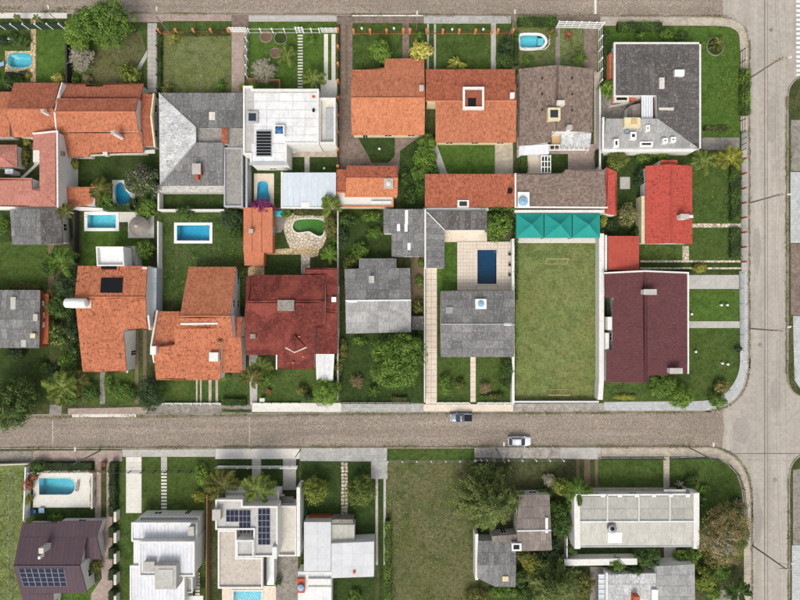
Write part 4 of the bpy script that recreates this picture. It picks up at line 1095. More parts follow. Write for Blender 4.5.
pave([(300, 448.4), (387, 448.2), (387, 461.5), (300, 461)], M_greyp, 'light tiled pavement with a grid pattern above two round trees')
pave([(474.5, 448), (560, 448), (560, 458.5), (474.5, 458)], M_dirtyp, 'grey worn pavement beside the parked white car')
pave([(560.3, 448), (601, 448), (601, 459.5), (560.3, 458.6)], M_concrete, 'bluish grey concrete crossover beside the lamp post')
BNEo = [(x - .9, y + .9) for x, y in B_NE]; BNEi = spline([(700, 456.6), (714, 457.5), (728, 464), (738.5, 477), (743, 496), (744, 520)], 5, False)
pave([(601.3, 448.2)] + BNEo + [(750.6, 1000), (744, 1000)] + BNEi[::-1] + [(601.3, 456.6)], M_beigep, 'beige pavement turning the lower right corner')
pave([(790.5, 172), (830, 172), (830, 243), (790.5, 243)], M_bluep, 'pale blue concrete pavement across the asphalt street')
pave([(793, 316), (830, 316), (830, 380), (802, 391), (794.5, 380)], M_bluep, 'white tiled pavement across the street near the junction')
pave([(791, 120), (830, 120), (830, 171), (791, 171)], M_concrete_d, 'stained pavement across the asphalt street')
pave([(791, 244), (830, 244), (830, 315), (791, 315)], M_brickp, 'brown paved strip across the asphalt street')
pave([(793, 470), (830, 465), (830, 545), (793, 545)], M_concrete_d, 'worn concrete pavement at the lower right edge')
pave([(792, 545.3), (830, 545.3), (830, 720), (792, 720)], M_bluep, 'pale slab at the lower right edge')

# ---- lawns
def lawn(pts, mat, label=None, z=.106): return sheet('lawn', pts, z, mat, 0, label)
lawn(rect(0, 19, 66, 82), M_lawn, 'garden lawn round the oval pool at the top left')
lawn(rect(36.5, 30, 65, 82), M_lawn_bright, 'bright green lawn strip beside the stone path')
lawn(rect(67, 22, 147, 90), M_lawn, 'lawn under the big leafy tree')
lawn([(100, 45), (140, 30), (146, 50), (134, 70), (120, 84), (92, 84), (92, 62)], M_dry, 'worn patch of lawn below the big leafy tree')
lawn(rect(163, 21.2, 231, 93), M_lawn_pale, 'plain pale lawn behind the orange pillared fence')
lawn(rect(163, 21.2, 231.5, 31), M_lawn, 'grass verge outside the orange pillared fence')
lawn(rect(249, 22, 337, 92), M_lawn_bright, 'lawn with round flower beds behind the white fence')
lawn(rect(353, 23, 424, 70), M_lawn, 'lawn with round green tree behind orange fence')
lawn(rect(424, 23.5, 511, 70), M_lawn, 'lawn above the roof with the light well')
lawn(rect(512, 21.5, 600, 70), M_lawn_pale, 'lawn round the white rimmed rounded pool')
lawn([(603, 26), (728, 26), (737, 33), (739.8, 46), (739.8, 137), (603, 137)], M_lawn_bright, 'corner lawn round the grey U shaped house')
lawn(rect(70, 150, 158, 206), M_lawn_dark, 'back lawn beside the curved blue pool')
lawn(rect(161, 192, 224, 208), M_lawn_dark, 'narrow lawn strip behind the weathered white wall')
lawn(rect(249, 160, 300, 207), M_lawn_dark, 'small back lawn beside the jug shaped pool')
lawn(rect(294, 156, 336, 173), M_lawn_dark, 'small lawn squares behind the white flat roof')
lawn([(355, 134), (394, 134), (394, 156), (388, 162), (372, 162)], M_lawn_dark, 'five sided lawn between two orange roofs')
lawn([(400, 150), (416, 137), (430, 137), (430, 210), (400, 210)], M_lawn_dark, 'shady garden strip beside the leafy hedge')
lawn(rect(437, 142, 496, 176), M_lawn_bright, 'back lawn between two clay roofs')
lawn(rect(550, 154, 568, 176), M_lawn_dark, 'small square lawn beside the white pergola')
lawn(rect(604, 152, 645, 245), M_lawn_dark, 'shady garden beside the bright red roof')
lawn(rect(640, 152, 741, 261), M_lawn, 'front lawn of the bright red roofed house')
lawn(rect(640, 262, 741, 273), M_lawn_dark, 'grass between the white drive strips')
lawn(rect(686, 289.5, 740.5, 321), M_lawn_bright, 'upper front lawn of the maroon roofed house')
lawn(spline([(600, 376), (600, 401)], 2, False) + SEi[::-1][:16] + [(740, 328), (686, 328)], M_lawn, 'lower front lawn of the maroon roofed house')
lawn(rect(515.5, 242, 599, 401), M_pitch, 'worn football lawn with two small wooden goals')
lawn(rect(437, 241, 458, 292), M_lawn_bright, 'narrow lawn beside the cream pool terrace')
lawn(rect(438, 354, 470, 402), M_lawn, 'front lawn left of the narrow slab path')
lawn(rect(476, 354, 513, 402), M_lawn, 'front lawn right of the narrow slab path')
lawn(rect(340, 209, 392, 270), M_lawn_dark, 'overgrown back lawn beside the grey sheet roof')
lawn(rect(340, 330, 424, 402), M_lawn_dark, 'garden lawn under the big round tree')
lawn(rect(250, 364, 320, 402), M_lawn, 'front lawn of the dark red roofed house')
lawn(rect(160, 212, 244, 305), M_yard, 'back lawn round the white framed rectangular pool')
lawn(rect(155, 378, 250, 403), M_lawn, 'front lawn with narrow tyre tracks')
lawn(rect(82, 228, 150, 268), M_lawn_bright, 'lawn below the turquoise pool with the straw parasol')
lawn(rect(0, 240, 52, 292), M_lawn, 'rear lawn at the left edge')
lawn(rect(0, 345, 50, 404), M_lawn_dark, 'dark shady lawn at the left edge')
lawn(rect(82, 368, 150, 405), M_lawn, 'front lawn of the house with the solar heater')
lawn([(265, 254), (301, 254), (301, 276), (265, 276)], M_lawn_dark, 'small framed lawn above the dark red roof')
lawn(rect(277, 233, 292, 252), M_lawn_dark, 'tiny lawn beside the kidney pool terrace')
lawn(rect(0, 208, 14, 242), M_lawn_dark, 'grass beside the grey shed at the left edge')
lawn([(-200, 464), (26, 464), (24, 900), (-200, 900)], M_meadow, 'mown open field at the lower left')
lawn(rect(28, 462, 96, 600), M_lawn_dark, 'garden round the lower rectangular pool')
lawn(rect(55, 583, 97, 700), M_lawn_bright, 'small lawn under the purple roof')
lawn(rect(119, 457, 208, 700), M_lawn, 'front lawn of the white flat roofed house')
lawn(rect(209, 459, 299, 492), M_lawn_dark, 'narrow lawns in front of the solar roofed house')
lawn(rect(301, 461, 375, 700), M_lawn_dark, 'lawn with two round trees and a stone path')
lawn(rect(388, 449, 474, 461), M_lawn, 'grass verge outside the empty plot')
lawn(rect(387, 461, 478, 700), M_dry, 'empty plot of rough dry grass')
lawn(rect(478, 459, 572, 700), M_wild, 'wild grass round the derelict brown roof')
lawn(rect(598, 457.5, 663, 488), M_lawn, 'clipped lawn left of the concrete walk')
lawn([(670, 457.5), (714, 458), (728, 465), (738, 478), (743, 497), (743.8, 560), (700, 560), (700, 500), (670, 492)], M_lawn, 'corner lawn beside the dry branching tree')
lawn(rect(566, 545, 640, 570), M_lawn_dark, 'shady yard below the cream sheet roof')

# ---- paths, drives, terraces
def path(pts, mat, label, z=.135): return sheet('path', pts, z, mat, .03, label)
path(rect(30.5, 18.5, 36, 82), M_ochre, 'ochre stone path beside the oval pool')
path([(136, 69), (140, 70), (147, 57), (147, 50)], M_concrete, 'short diagonal walk joining the tiled driveway', .138)
path([(231.5, 32), (246, 32), (244, 95), (231.5, 95)], M_pink, 'paved driveway beside the plain lawn')
path(rect(324, 34, 328, 82), M_concrete_w, 'left concrete wheel strip of the narrow drive')
path(rect(331.5, 34, 335.5, 82), M_concrete_w, 'right concrete wheel strip of the narrow drive')
path(rect(320.5, 80, 337, 99), M_concrete_w, 'concrete pad at the end of two wheel strips')
path(rect(340.5, 24, 345.5, 97), M_brickp, 'left brown paved wheel strip beside orange wall')
path(rect(348, 24, 352.5, 97), M_brickp, 'right brown paved wheel strip beside orange fence')
path(rect(345.5, 24, 348, 97), M_soil, 'soil strip between brown wheel strips', .12)
path([(339, 95), (356, 95), (356, 134), (372, 163), (388, 163), (395, 156), (395, 134), (424, 134), (412, 142), (400, 151), (399, 172), (339, 172)], M_brickp, 'brown paved yard behind the big orange roof')
path(rect(402.5, 23, 409, 60), M_brickp, 'brown paved entrance walk through the orange fence')
path(rect(491, 23.5, 496, 70), M_concrete, 'narrow concrete walk beside dark bushes')
path(rect(434, 24, 436, 70), M_concrete, 'thin concrete strip on the lawn by the yellow shrub')
path(rect(427, 24, 429, 70), M_concrete, 'second thin concrete strip by the yellow shrub')
path(rect(495, 142, 513, 176), M_beigep, 'beige back patio between two clay roofs')
path([(437, 145), (448, 175), (440, 175), (432, 148)], M_concrete, 'slanting concrete walk beside the leafy hedge', .138)
path(rect(555.5, 26, 560, 67), M_concrete_d, 'narrow brown walk between pool lawn and grass')
path(rect(584, 27, 597, 72), M_brickp, 'brick driveway beside the white gate posts')
path(rect(594, 72, 600, 150), M_beigep, 'sandy side passage beside the brown shingle roof')
path([(526, 150), (541, 150), (541, 176), (526, 176)], M_cream, 'striped cream patio behind the brown shingle roof')
path([(541, 150), (602, 143), (602, 176), (568, 176), (568, 154), (541, 154)], M_pink, 'pinkish paved back yard')
path(rect(601, 94, 660, 120), M_concrete_d, 'concrete courtyard inside the U shaped grey house')
path(rect(702, 137.5, 739.5, 150), M_concrete_d, 'grey driveway of the U shaped grey house', .14)
path(rect(688, 223.5, 741, 227.5), M_flag, 'stone walk to the bright red roofed house')
path(rect(682.5, 246, 689, 261), M_flag, 'short stone walk below the bright red roof')
path(rect(640, 260.4, 741, 262.4), M_flag, 'upper white stone wheel strip')
path(rect(640, 267.4, 741, 269.2), M_flag, 'lower white stone wheel strip')
path(rect(687, 275, 739, 289), M_concrete, 'concrete driveway beside the maroon roof')
path(rect(687, 321.3, 740, 328), M_concrete, 'grey front walk beside the maroon roof')
path(rect(620, 177, 630, 189), M_concrete, 'square concrete slab in the shady garden')
path(rect(515.5, 237.5, 599, 243), M_concrete_w, 'pale paved strip under the teal canopies')
path([(425, 229), (487, 229), (487, 242), (457, 242), (437, 242), (425, 242)], M_cream, 'cream terrace strip behind the grey wing')
path(rect(411, 252, 425, 318), M_soil, 'bare soil vegetable strip beside the cream driveway')
path([(118, 212), (134, 212), (154, 216), (154, 238), (128, 238), (128, 222), (118, 222)], M_concrete_w, 'white terrace with the straw parasol')
path(rect(48, 242, 54, 330), M_soil, 'narrow earth path under the dark trees')
path(rect(100, 371, 105, 404), M_concrete_d, 'narrow concrete walk below the spotted orange roof')
path(rect(135, 330, 138.5, 404), M_soil, 'earth wheel track between two orange houses', .126)
path(rect(143, 330, 146.5, 404), M_soil, 'second earth wheel track between two orange houses', .126)
for i, (x, w) in enumerate(((196, 1.6), (200, 1.6), (208.5, 3), (215.5, 2.5))): path(rect(x, 379, x + w, 405), M_beigep, ['leftmost thin tyre track on the front lawn', 'second thin tyre track on the front lawn', 'wide left wheel strip below the orange roof', 'wide right wheel strip below the orange roof'][i], .13)
path([(249, 354), (258, 354), (257, 404), (250, 404)], M_concrete, 'concrete walk beside the tall palms')
path([(271, 208), (290, 208), (285, 226), (281, 232), (270, 234)], M_concrete_d, 'grey curved patio beside the orange annex')
path(spline([(291, 214), (308, 212), (326, 216), (327, 232), (324, 244), (318, 250), (305, 254), (292, 250), (286, 238), (284, 226)], 4), M_flag, 'crazy paved terrace round the green kidney pool')
path([(266, 250), (320, 246), (318, 256), (306, 258), (304, 262), (301, 262), (301, 254.5), (265, 254.5), (264, 276), (248, 276), (248, 268), (260, 262)], M_ochre, 'ochre stone path below the kidney pool terrace', .139)
path([(301, 254), (310, 256), (310, 274), (301, 274)], M_flag, 'pale paved walk down to the dark red roof', .141)
path(rect(287, 146, 337, 157), M_beigep, 'beige back terrace behind the white flat roof')
path(rect(304.5, 157, 309.5, 173), M_concrete, 'short concrete walk between two lawn squares')
path(rect(254, 173.5, 274, 208), M_cream, 'cream deck round the jug shaped pool')
path(rect(71, 157, 78, 187), M_concrete, 'concrete path along the tall white wall')
path([(24, 178), (40, 163), (40, 150), (34, 150), (34, 165), (20, 178)], M_concrete_w, 'white angled walk between the pink roofs')
path(rect(95, 461, 101, 520), M_pink, 'left pink wheel strip of the long driveway')
path(rect(106.5, 461, 110, 520), M_pink, 'right pink wheel strip of the long driveway')
path([(96, 517), (112.5, 517), (112.5, 700), (91, 700), (91, 594), (102, 578)], M_pink, 'pink paved drive beside the purple roof', .139)
path(rect(126, 457, 141.5, 513), M_concrete_w, 'wide white driveway slab of the white house')
path(rect(161, 457, 167, 472), M_concrete, 'start of the stepping stone walk by the pavement')
path(rect(252, 459, 261, 492), M_concrete, 'front walk to the solar roofed house')
path(rect(283, 459, 296, 490), M_concrete, 'driveway to the solar roofed house')
path(rect(274, 552, 298, 700), M_concrete_d, 'concrete side drive beside the solar roofed house')
path(rect(222, 586, 276, 700), M_cream, 'cream deck at the bottom edge')
path(rect(371, 461, 387.5, 479), M_greyp, 'square tiled pad at the head of two wheel strips')
path(rect(375.5, 479, 378, 565), M_concrete, 'left white wheel strip beside the empty plot')
path(rect(383.5, 479, 386, 565), M_concrete, 'right white wheel strip beside the empty plot')
path(rect(379, 479, 383, 700), M_lawn_dark, 'grass strip between the white wheel strips', .121)
for i, (x0, x1) in enumerate(((576, 579.5), (584, 590), (595, 598))): path(rect(x0, 459, x1, 488), M_soil, ['left earth wheel track beside the cream roof', 'middle earth walk beside the cream roof', 'right earth wheel track beside the cream roof'][i])
path(rect(663.5, 457, 669.5, 490), M_beigep, 'concrete walk between two clipped lawns')
path(rect(590, 487.5, 676, 495), M_beigep, 'beige strip along the cream sheet roof')
path(rect(664, 545, 676, 562), M_concrete, 'concrete passage below the cream sheet roof')
path(rect(590, 567, 604, 640), M_concrete_d, 'grey gravel yard at the bottom')
path(rect(713, 590, 740, 640), M_concrete_d, 'grey pad under the corner palm')
slab_path('slab_driveway', 'long concrete tile driveway of square slabs left of the plain lawn', 147.3, 23, 157, 93, 2, 16, M_concrete, bed=M_soil)
slab_path('slab_path', 'white rectangular stepping stones across the lawn with round beds', 297.5, 34, 303, 88.5, 1, 18, M_concrete_w, gap=.1, px_gap=.32)
slab_path('slab_driveway', 'long cream slab driveway beside the grey wing', 425.5, 268, 437, 404, 2, 24, M_cream, bed=M_soil)
slab_path('slab_path', 'narrow cream slab path across the front lawn', 470.3, 357, 475.8, 402, 1, 9, M_cream, gap=.04)
slab_path('slab_path', 'white stepping stones in front of the white flat roofed house', 161, 472, 167, 516, 1, 13, M_concrete_w, gap=.1, px_gap=.28)
slab_path('stone_path', 'staggered round stepping stones between the two round trees', 341, 462, 348, 520, 2, 16, M_flag, gap=.12, px_gap=.16, jit=.04)
slab_path('slab_path', 'small square steps beside the white stacked house', 195, 572, 200, 596, 1, 7, M_concrete_w, gap=.1, px_gap=.2)
weeds('weeds', 'green weeds and grass tufts growing along the kerbs', [[(-50, 12), (66, 11.5)], [(0, 8), (70, 8.5)], [(130, 14), (235, 14)], [(330, 15), (720, 16.5)], NE, [(748.8, 60), (748.8, 350)], SE, [(705, 412.5), (420, 413.2), (150, 415.4), (-30, 418)], [(340, 413.6), (430, 413.4)], [(520, 413), (610, 412.6)], [(-30, 449), (300, 446.8), (700, 446.5)], B_NE, [(751.5, 520), (751.5, 600)], [(787.4, 96), (787.4, 380), (800, 397)], [(800, 76), (788, 92)], [(789, 476), (789, 600)], [(790, 97), (790, 172)], [(792, 316), (793.5, 384)]], L_olive, 26, .22, 5)
weeds('weeds', 'tall grass tufts along fences and walls between gardens', [[(158, 34), (158, 92)], [(66, 30), (66, 84)], [(247, 35), (247, 85)], [(338, 215), (338, 400)], [(516, 243), (516, 400)], [(598, 243), (598, 398)], [(515, 400), (598, 400)], [(476, 540), (476, 600)], [(388, 470), (388, 600)], [(24, 470), (24, 600)], [(205, 460), (205, 600)], [(119, 520), (119, 600)], [(602, 155), (602, 240)], [(160, 215), (160, 300)], [(413, 255), (413, 318)], [(422, 255), (422, 318)]], L_mid, 26, .3, 9, size=.3)

def flecks(label, poly, n, mat, seed, size=.2, z=.15):
    rg = np.random.default_rng(seed); xs = [p[0] for p in poly]; ys = [p[1] for p in poly]
    X = rg.uniform(min(xs), max(xs), n * 2); Y = rg.uniform(min(ys), max(ys), n * 2); d = np.sin(X * .13 + 1) + np.sin(Y * .11 + X * .05) + rg.normal(size=n * 2) * .8
    ok = inside_np(X, Y, poly) & (d > 0); X, Y = X[ok], Y[ok]; C_ = np.stack([(X - 400) * GSD, (300 - Y) * GSD, np.full(len(X), z)], 1); C_ = C_[~np.any([inside_np(C_[:, 0], C_[:, 1], [(p.x, p.y) for p in offset_poly(hp, -.6)]) for _, hp in HOLES], 0)]; k = len(C_)
    V, Q = leaf_arrays(C_, rg.normal(size=(k, 3)) * .5 + np.array([0, 0, 1.]), size * rg.uniform(.5, 1.6, k), size * .6 * rg.uniform(.5, 1.5, k), rg)
    tag(fast_mesh('dry_leaves', V, Q, mat, None, rg.random(k)), label, 'leaves', None, 'stuff')
flecks('pale dry leaves and stalks scattered over the empty plot', rect(391, 475, 470, 600), 900, L_grey, 3, .14, .16)
flecks('dark leafy weeds scattered over the empty plot', rect(388, 462, 476, 600), 1200, L_olive, 5, .24, .16)
flecks('tufts of coarser grass over the football lawn', rect(516, 244, 598, 400), 1500, L_olive, 6, .18, .15)
flecks('weed tufts scattered over the mown field', rect(0, 470, 23, 600), 900, L_olive, 8, .24, .15)
flecks('fallen leaves scattered on the plain pale lawn', rect(164, 36, 230, 92), 260, L_grey, 9, .14, .15)
flecks('weed tufts on the corner lawns', rect(640, 160, 738, 258), 1500, L_mid, 10, .24, .16)
flecks('leafy weed tufts on the corner house lawn', rect(702, 40, 738, 134), 1200, L_mid, 11, .24, .16)
flecks('weed tufts on the framed pool lawn', rect(162, 214, 242, 300), 1500, L_mid, 12, .26, .16)
flecks('fallen leaves and grit along the cobbled street', rect(0, 420, 720, 444), 700, L_dry, 13, .12, .03)

for i, (x, y, rx, ry, l) in enumerate(((741, 430, 9, 14, 'darker worn patch where the cobbles meet the asphalt'), (772, 120, 5, 26, 'long repaired patch in the asphalt near the corner house'), (757, 250, 4, 22, 'faint repaired strip in the asphalt by the red roofed house'), (776, 395, 6, 18, 'repaired patch in the asphalt by the junction'), (758, 520, 4, 24, 'repaired strip in the asphalt by the half bare tree'))):
    sheet('road_patch', ell(x, y, rx, ry, 26, .16, i + 20), .008, M_asphalt2, label=l)
for i, (x, y) in enumerate(((771, 30), (760, 345), (775, 480))):
    o = thing('manhole_cover', ['round iron manhole cover near the top of the asphalt street', 'round iron manhole cover by the maroon roofed house', 'round iron manhole cover below the junction'][i], 'manhole cover', P(x, y, .01)); q = P(x, y, 0); MB().lathe(q, [(.42, -.02), (.42, .03)], 20).build('rim', M_kerb, o); MB().lathe(q, [(.34, 0), (.34, .04)], 20).build('lid', M_steel, o)

def gutter(label, pts, w, seed):
    r = random.Random(seed); L = []; R_ = []
    q = spline(pts, 8, False) if len(pts) > 3 else [(pts[0][0] + (pts[-1][0] - pts[0][0]) * i / 90, pts[0][1] + (pts[-1][1] - pts[0][1]) * i / 90) for i in range(91)]
    for i in range(len(q) - 1):
        dx, dy = q[i + 1][0] - q[i][0], q[i + 1][1] - q[i][1]; n = math.hypot(dx, dy) or 1; a = w * r.uniform(.25, 1.0)
        L.append((q[i][0], q[i][1])); R_.append((q[i][0] - dy / n * a, q[i][1] + dx / n * a))
    sheet('gutter_dirt', L + R_[::-1], .03, M_gutter, label=label)
gutter('dark soil washed along the top street kerb', [(0, 13), (720, 17)], -2.6, 1); gutter('dark soil washed along the upper kerb of the middle street', [(-20, 417.5), (423, 412.5)], 3.2, 2); gutter('grit along the upper kerb below the football lawn', [(423, 412.3), (715, 411)], 3.0, 3); gutter('grit along the lower kerb of the middle street', [(-20, 449.3), (700, 446.6)], -3.0, 4)
gutter('grit along the left kerb of the asphalt street', [(749, 40), (749, 372)], -2.0, 5); gutter('grit along the right kerb of the asphalt street', [(787, 100), (787, 378)], 2.2, 6); gutter('grit along the kerb by the half bare tree', [(751.8, 500), (751.8, 610)], -1.8, 7); gutter('grit along the lower right kerb', [(788.6, 478), (788.6, 610)], 1.8, 8)
gutter('soil sweeping round the corner of the maroon roofed house', SE[3:], -2.6, 9); gutter('soil sweeping round the lower right corner', B_NE, -2.6, 10)

M_slab_pale = fibre('pale_grey_slab', srgb(206, 207, 208), .05, .1, srgb(170, 170, 170), .88, .15)
# ================================================================== houses, upper block (left to right)
# -- top left: plain gable beside the oval pool
h = House('house', 'brownish red clay roofed house below the oval pool at the top left', (30, 110), M_offwhite)
h.gable(14, 83, 60, 137, 'x', 109, 3.2, 5.2, M_clay_b, mats=(M_clay_b, M_clay))  # shade of the north slope put into its darker tile colour
h.slope([(-30, 92, 3.1), (17, 92, 3.1), (10, 110, 4.3), (-34, 110, 4.3)], M_clay, over=.2)
h.slope([(-34, 110, 4.3), (10, 110, 4.3), (10, 137, 2.9), (-34, 137, 2.9)], M_clay, over=.2)
h.chimney(42.5, 111, 6.6, 4.4, .5, .5, M_whitep); h.finish()
wall_run('party_wall', 'white stepped party wall between the two upper left clay roofs', [(62, 83), (54, 110), (57, 131)], 4.6, .14, M_white)
# -- wide stepped clay roof
h = House('house', 'wide clay roofed house with four stepped slopes and a tall white chimney', (100, 120), M_offwhite, nwin=8)
h.slope([(64, 83.5, 3.0), (85, 83.5, 3.0), (85, 87, 3.15), (104, 87, 3.15), (104, 83.5, 3.0), (144, 83.5, 3.0), (140, 99, 4.0), (60, 99, 4.0)], M_clay_b)
h.slope([(57, 98.5, 4.7), (138, 98.5, 4.7), (135.5, 112, 5.8), (54, 112, 5.8)], M_clay_b, over=.05)  # north bands darker, south bands lighter: light put into the tile colour
h.slope([(54, 112, 5.8), (135.5, 112, 5.8), (138.5, 131.5, 4.4), (56.5, 131.5, 4.4)], M_clay, over=.05)
h.slope([(60, 131, 4.1), (140, 131, 4.1), (143.5, 152, 2.8), (143.5, 153, 2.75), (89, 153, 2.75), (89, 157, 2.5), (66, 157, 2.5)], M_clay, over=.25)
h.ridge((54, 112, 5.85), (135.5, 112, 5.85), M_clay_new)
h.slope([(140, 94, 3.0), (153.5, 94, 3.0), (150.5, 116, 3.7), (138.5, 116, 3.7)], M_clay_r, over=.1)
h.slope([(138.5, 116, 3.7), (150.5, 116, 3.7), (154.5, 146, 2.8), (143, 146, 2.8)], M_clay_b, over=.1)
h.beam('parapet', [(153.5, 94, 3.4), (150.8, 116, 4.1), (154.5, 146, 3.2)], .3, .7, M_cream_wall)
h.beam('verge', [(63.5, 84, 3.3), (54.2, 112, 6.0), (56.5, 131.5, 4.5)], .25, .35, M_white)
h.beam('ledge', [(89, 154.5, 2.2), (153, 151.5, 2.4)], .7, .25, M_offwhite)
h.chimney(113, 132.5, 7.0, 3.6, .6, .6, M_white, True, .3); h.chimney(105, 153.5, 3.0, 2.0, .9, .7, M_offwhite, False); h.finish()
# -- pink roofed house
h = House('house', 'pink tiled house with a tall white windowless wall on its right', (45, 170), M_white, nwin=5)
h.slope([(33, 134, 3.6), (57, 131.5, 6.0), (57, 206, 6.0), (40, 189, 4.2), (40, 150, 4.2), (33, 150, 3.6)], M_pinkroof, over=.05)
h.slope([(-60, 178, 4.4), (32, 178, 4.4), (32, 189, 3.9), (40, 189, 3.9), (57, 206.5, 3.1), (-60, 206.5, 3.1)], M_pinkroof, over=.1)
h.beam('verge', [(33, 133.5, 4.1), (57, 131, 6.3), (57.5, 206.5, 6.3)], .28, .3, M_white)
h.box('vent', 60, 151, 62.5, 155, 4.9, 4.0, M_concrete_d)
h.box('canopy_slab', 33, 150.5, 41, 162, 2.6, 2.45, M_concrete_w); h.finish()
h = House('garden_house', 'small pink hip roofed outbuilding at the left edge', (5, 158), M_offwhite, cat='outbuilding', nwin=2)
h.slope([(-20, 145, 2.6), (17, 145, 2.6), (0, 155.5, 3.6)], M_pinkroof, over=.15)
h.slope([(17, 145, 2.6), (17.5, 167, 2.6), (0, 155.5, 3.6)], M_pinkroof, over=.15)
h.slope([(17.5, 167, 2.6), (-20, 167, 2.6), (0, 155.5, 3.6)], M_pinkroof, over=.15); h.finish()
h = House('shed', 'low white roofed shed between the pink roofs', (9, 172), M_white, cat='shed', nwin=0); h.slope([(5, 169, 2.3), (13, 169, 2.3), (13, 174, 2.2), (5, 174, 2.2)], M_metal_w, 'metal', over=.1); h.finish()
h = House('lean_to', 'small orange lean-to roof against the tall white wall', (76, 197), M_white, cat='outbuilding', nwin=2)
h.slope([(65, 187, 3.0), (95, 187, 3.0), (92, 206, 2.5), (59.5, 206, 2.5)], M_clay, over=.1); h.box('step_block', 87, 198, 95, 206, 2.6, .1, M_concrete); h.finish()
# -- grey shed left
h = House('house', 'dark grey sheet roofed house below the pink roof', (36, 226), M_offwhite, nwin=4)
h.slope([(10, 209, 3.0), (40, 209, 3.5), (41.5, 244.5, 3.5), (12.5, 245, 3.0)], M_fib, 'fibre', w=1.1, l=1.9, down=(0, -1))
h.slope([(40, 209, 3.5), (61, 209, 3.0), (63, 243.5, 3.0), (41.5, 244.5, 3.5)], M_fib_d, 'fibre', w=1.1, l=1.9, down=(0, -1)); h.finish()
# -- house with heater panel and white tank
h = House('house', 'spotted orange clay house with black solar heater panel and oval white water tank', (110, 318), M_white, nwin=8)
n_ = h.slope([(78, 266, 5.2), (147.5, 266, 5.2), (145.5, 297, 6.6), (75, 297, 6.6)], M_clay_spot, over=.2)
h.slope([(75, 297, 6.6), (145.5, 297, 6.6), (147, 320, 5.3), (148, 329, 5.5), (124, 329, 5.5), (123, 322, 5.6), (126.5, 372, 4.0), (83, 372, 4.0), (76, 309, 6.2)], M_clay_spot, over=.2)
h.ridge((75, 297, 6.65), (145.5, 297, 6.65), M_clay_l); d_ = h.slope([(100, 261.5, 5.0), (119, 261.5, 5.0), (119, 270, 5.6), (100, 270, 5.6)], M_clay_spot, over=.05, body=False)
h.panels(n_, [(101, 277.5), (123, 277.5), (122, 293), (100, 293)], 5, 1, 'heater_panel', .05, M_black, False)
h.panels(d_, [(101, 264.3), (116.5, 264.3), (116.5, 269.5), (101, 269.5)], 3, 1, 'heater_panel', .05, M_black, False)
c_ = P(76, 303, 7.4); MB().tube([c_ + Vector((-2.0, 0, 0)), c_ + Vector((-1.8, 0, 0)), c_ + Vector((1.8, 0, 0)), c_ + Vector((2.0, 0, 0))], [.6, .9, .9, .6], 18).build('water_tank', M_whitep, h.o, True)
h.box('tank_stand', 70, 299, 92, 309, 6.5, 5.2, M_offwhite, .3); h.beam('gutter', [(122.5, 322, 4.8), (127, 372, 3.0)], .3, .4, M_white)
h.beam('verge', [(148, 316, 5.7), (149.5, 329, 5.1)], .3, .5, M_white)
h.flat([(98, 247, ), (125, 247), (126, 266), (99, 266)], 5.4, M_white_roof, .7, M_white); h.flat([(125, 246), (135, 246), (135, 265), (126, 265)], 3.0, M_concrete_d)
h.box('chimney', 142, 267, 147, 269, 5.9, 4.8, M_offwhite); h.finish()
h = House('annex', 'slate blue lean-to roof between the heater house and the white wall', (152, 300), M_grey_wall, cat='outbuilding', nwin=0)
h.slope([(147.5, 268, 3.4), (156.5, 268, 3.0), (156, 330, 3.0), (149.5, 330, 3.4)], M_metal_g, 'metal', over=.02); h.finish()
# -- L shaped orange house
h = House('house', 'sprawling L shaped orange clay house with overlapping roofs and white roof hatch', (197, 325), M_white, nwin=8)
h.slope([(188.5, 267, 3.2), (236.5, 267, 3.2), (230.5, 316, 7.0), (180, 316, 7.0)], M_clay, over=.25)
h.slope([(180, 316, 7.0), (231, 316, 7.0), (233.5, 338, 5.9), (217, 338, 5.9), (217, 328, 6.4), (173.5, 328, 6.4)], M_clay_spot, over=.05)
h.ridge((180, 316, 7.05), (231, 316, 7.05), M_clay_l)
h.beam('fascia', [(181.5, 324, 6.9), (217, 323.5, 6.9)], .35, .25, M_white)
h.slope([(154, 311.5, 3.2), (180, 311.5, 3.2), (176, 346, 4.0), (150.5, 346, 4.0)], M_clay_spot, over=.2)
h.slope([(173.5, 326.5, 5.8), (217, 326.5, 5.8), (217, 341, 5.1), (221, 341, 5.1), (220.5, 380, 3.3), (156, 380, 3.3), (153, 346, 4.9), (175, 346, 4.9)], M_clay_spot, over=.25)
h.slope([(217, 337, 4.25), (241, 337, 4.25), (243, 372.5, 2.9), (218, 372.5, 2.9)], M_clay_spot, over=.2)
h.slope([(233, 317, 4.6), (242.5, 317, 4.6), (241, 337, 4.25), (231, 337, 4.25)], M_clay_r, over=.05)
h.chimney(213.5, 357, 5.5, 3.7, 1.7, 1.7, M_white, False); h.chimney(153, 350.5, 5.6, 3.4, 1.1, 1.6, M_white, False)
h.beam('verge', [(157, 311, 3.7), (151, 345, 4.5), (154, 362, 4.0)], .3, .4, M_white); h.finish()
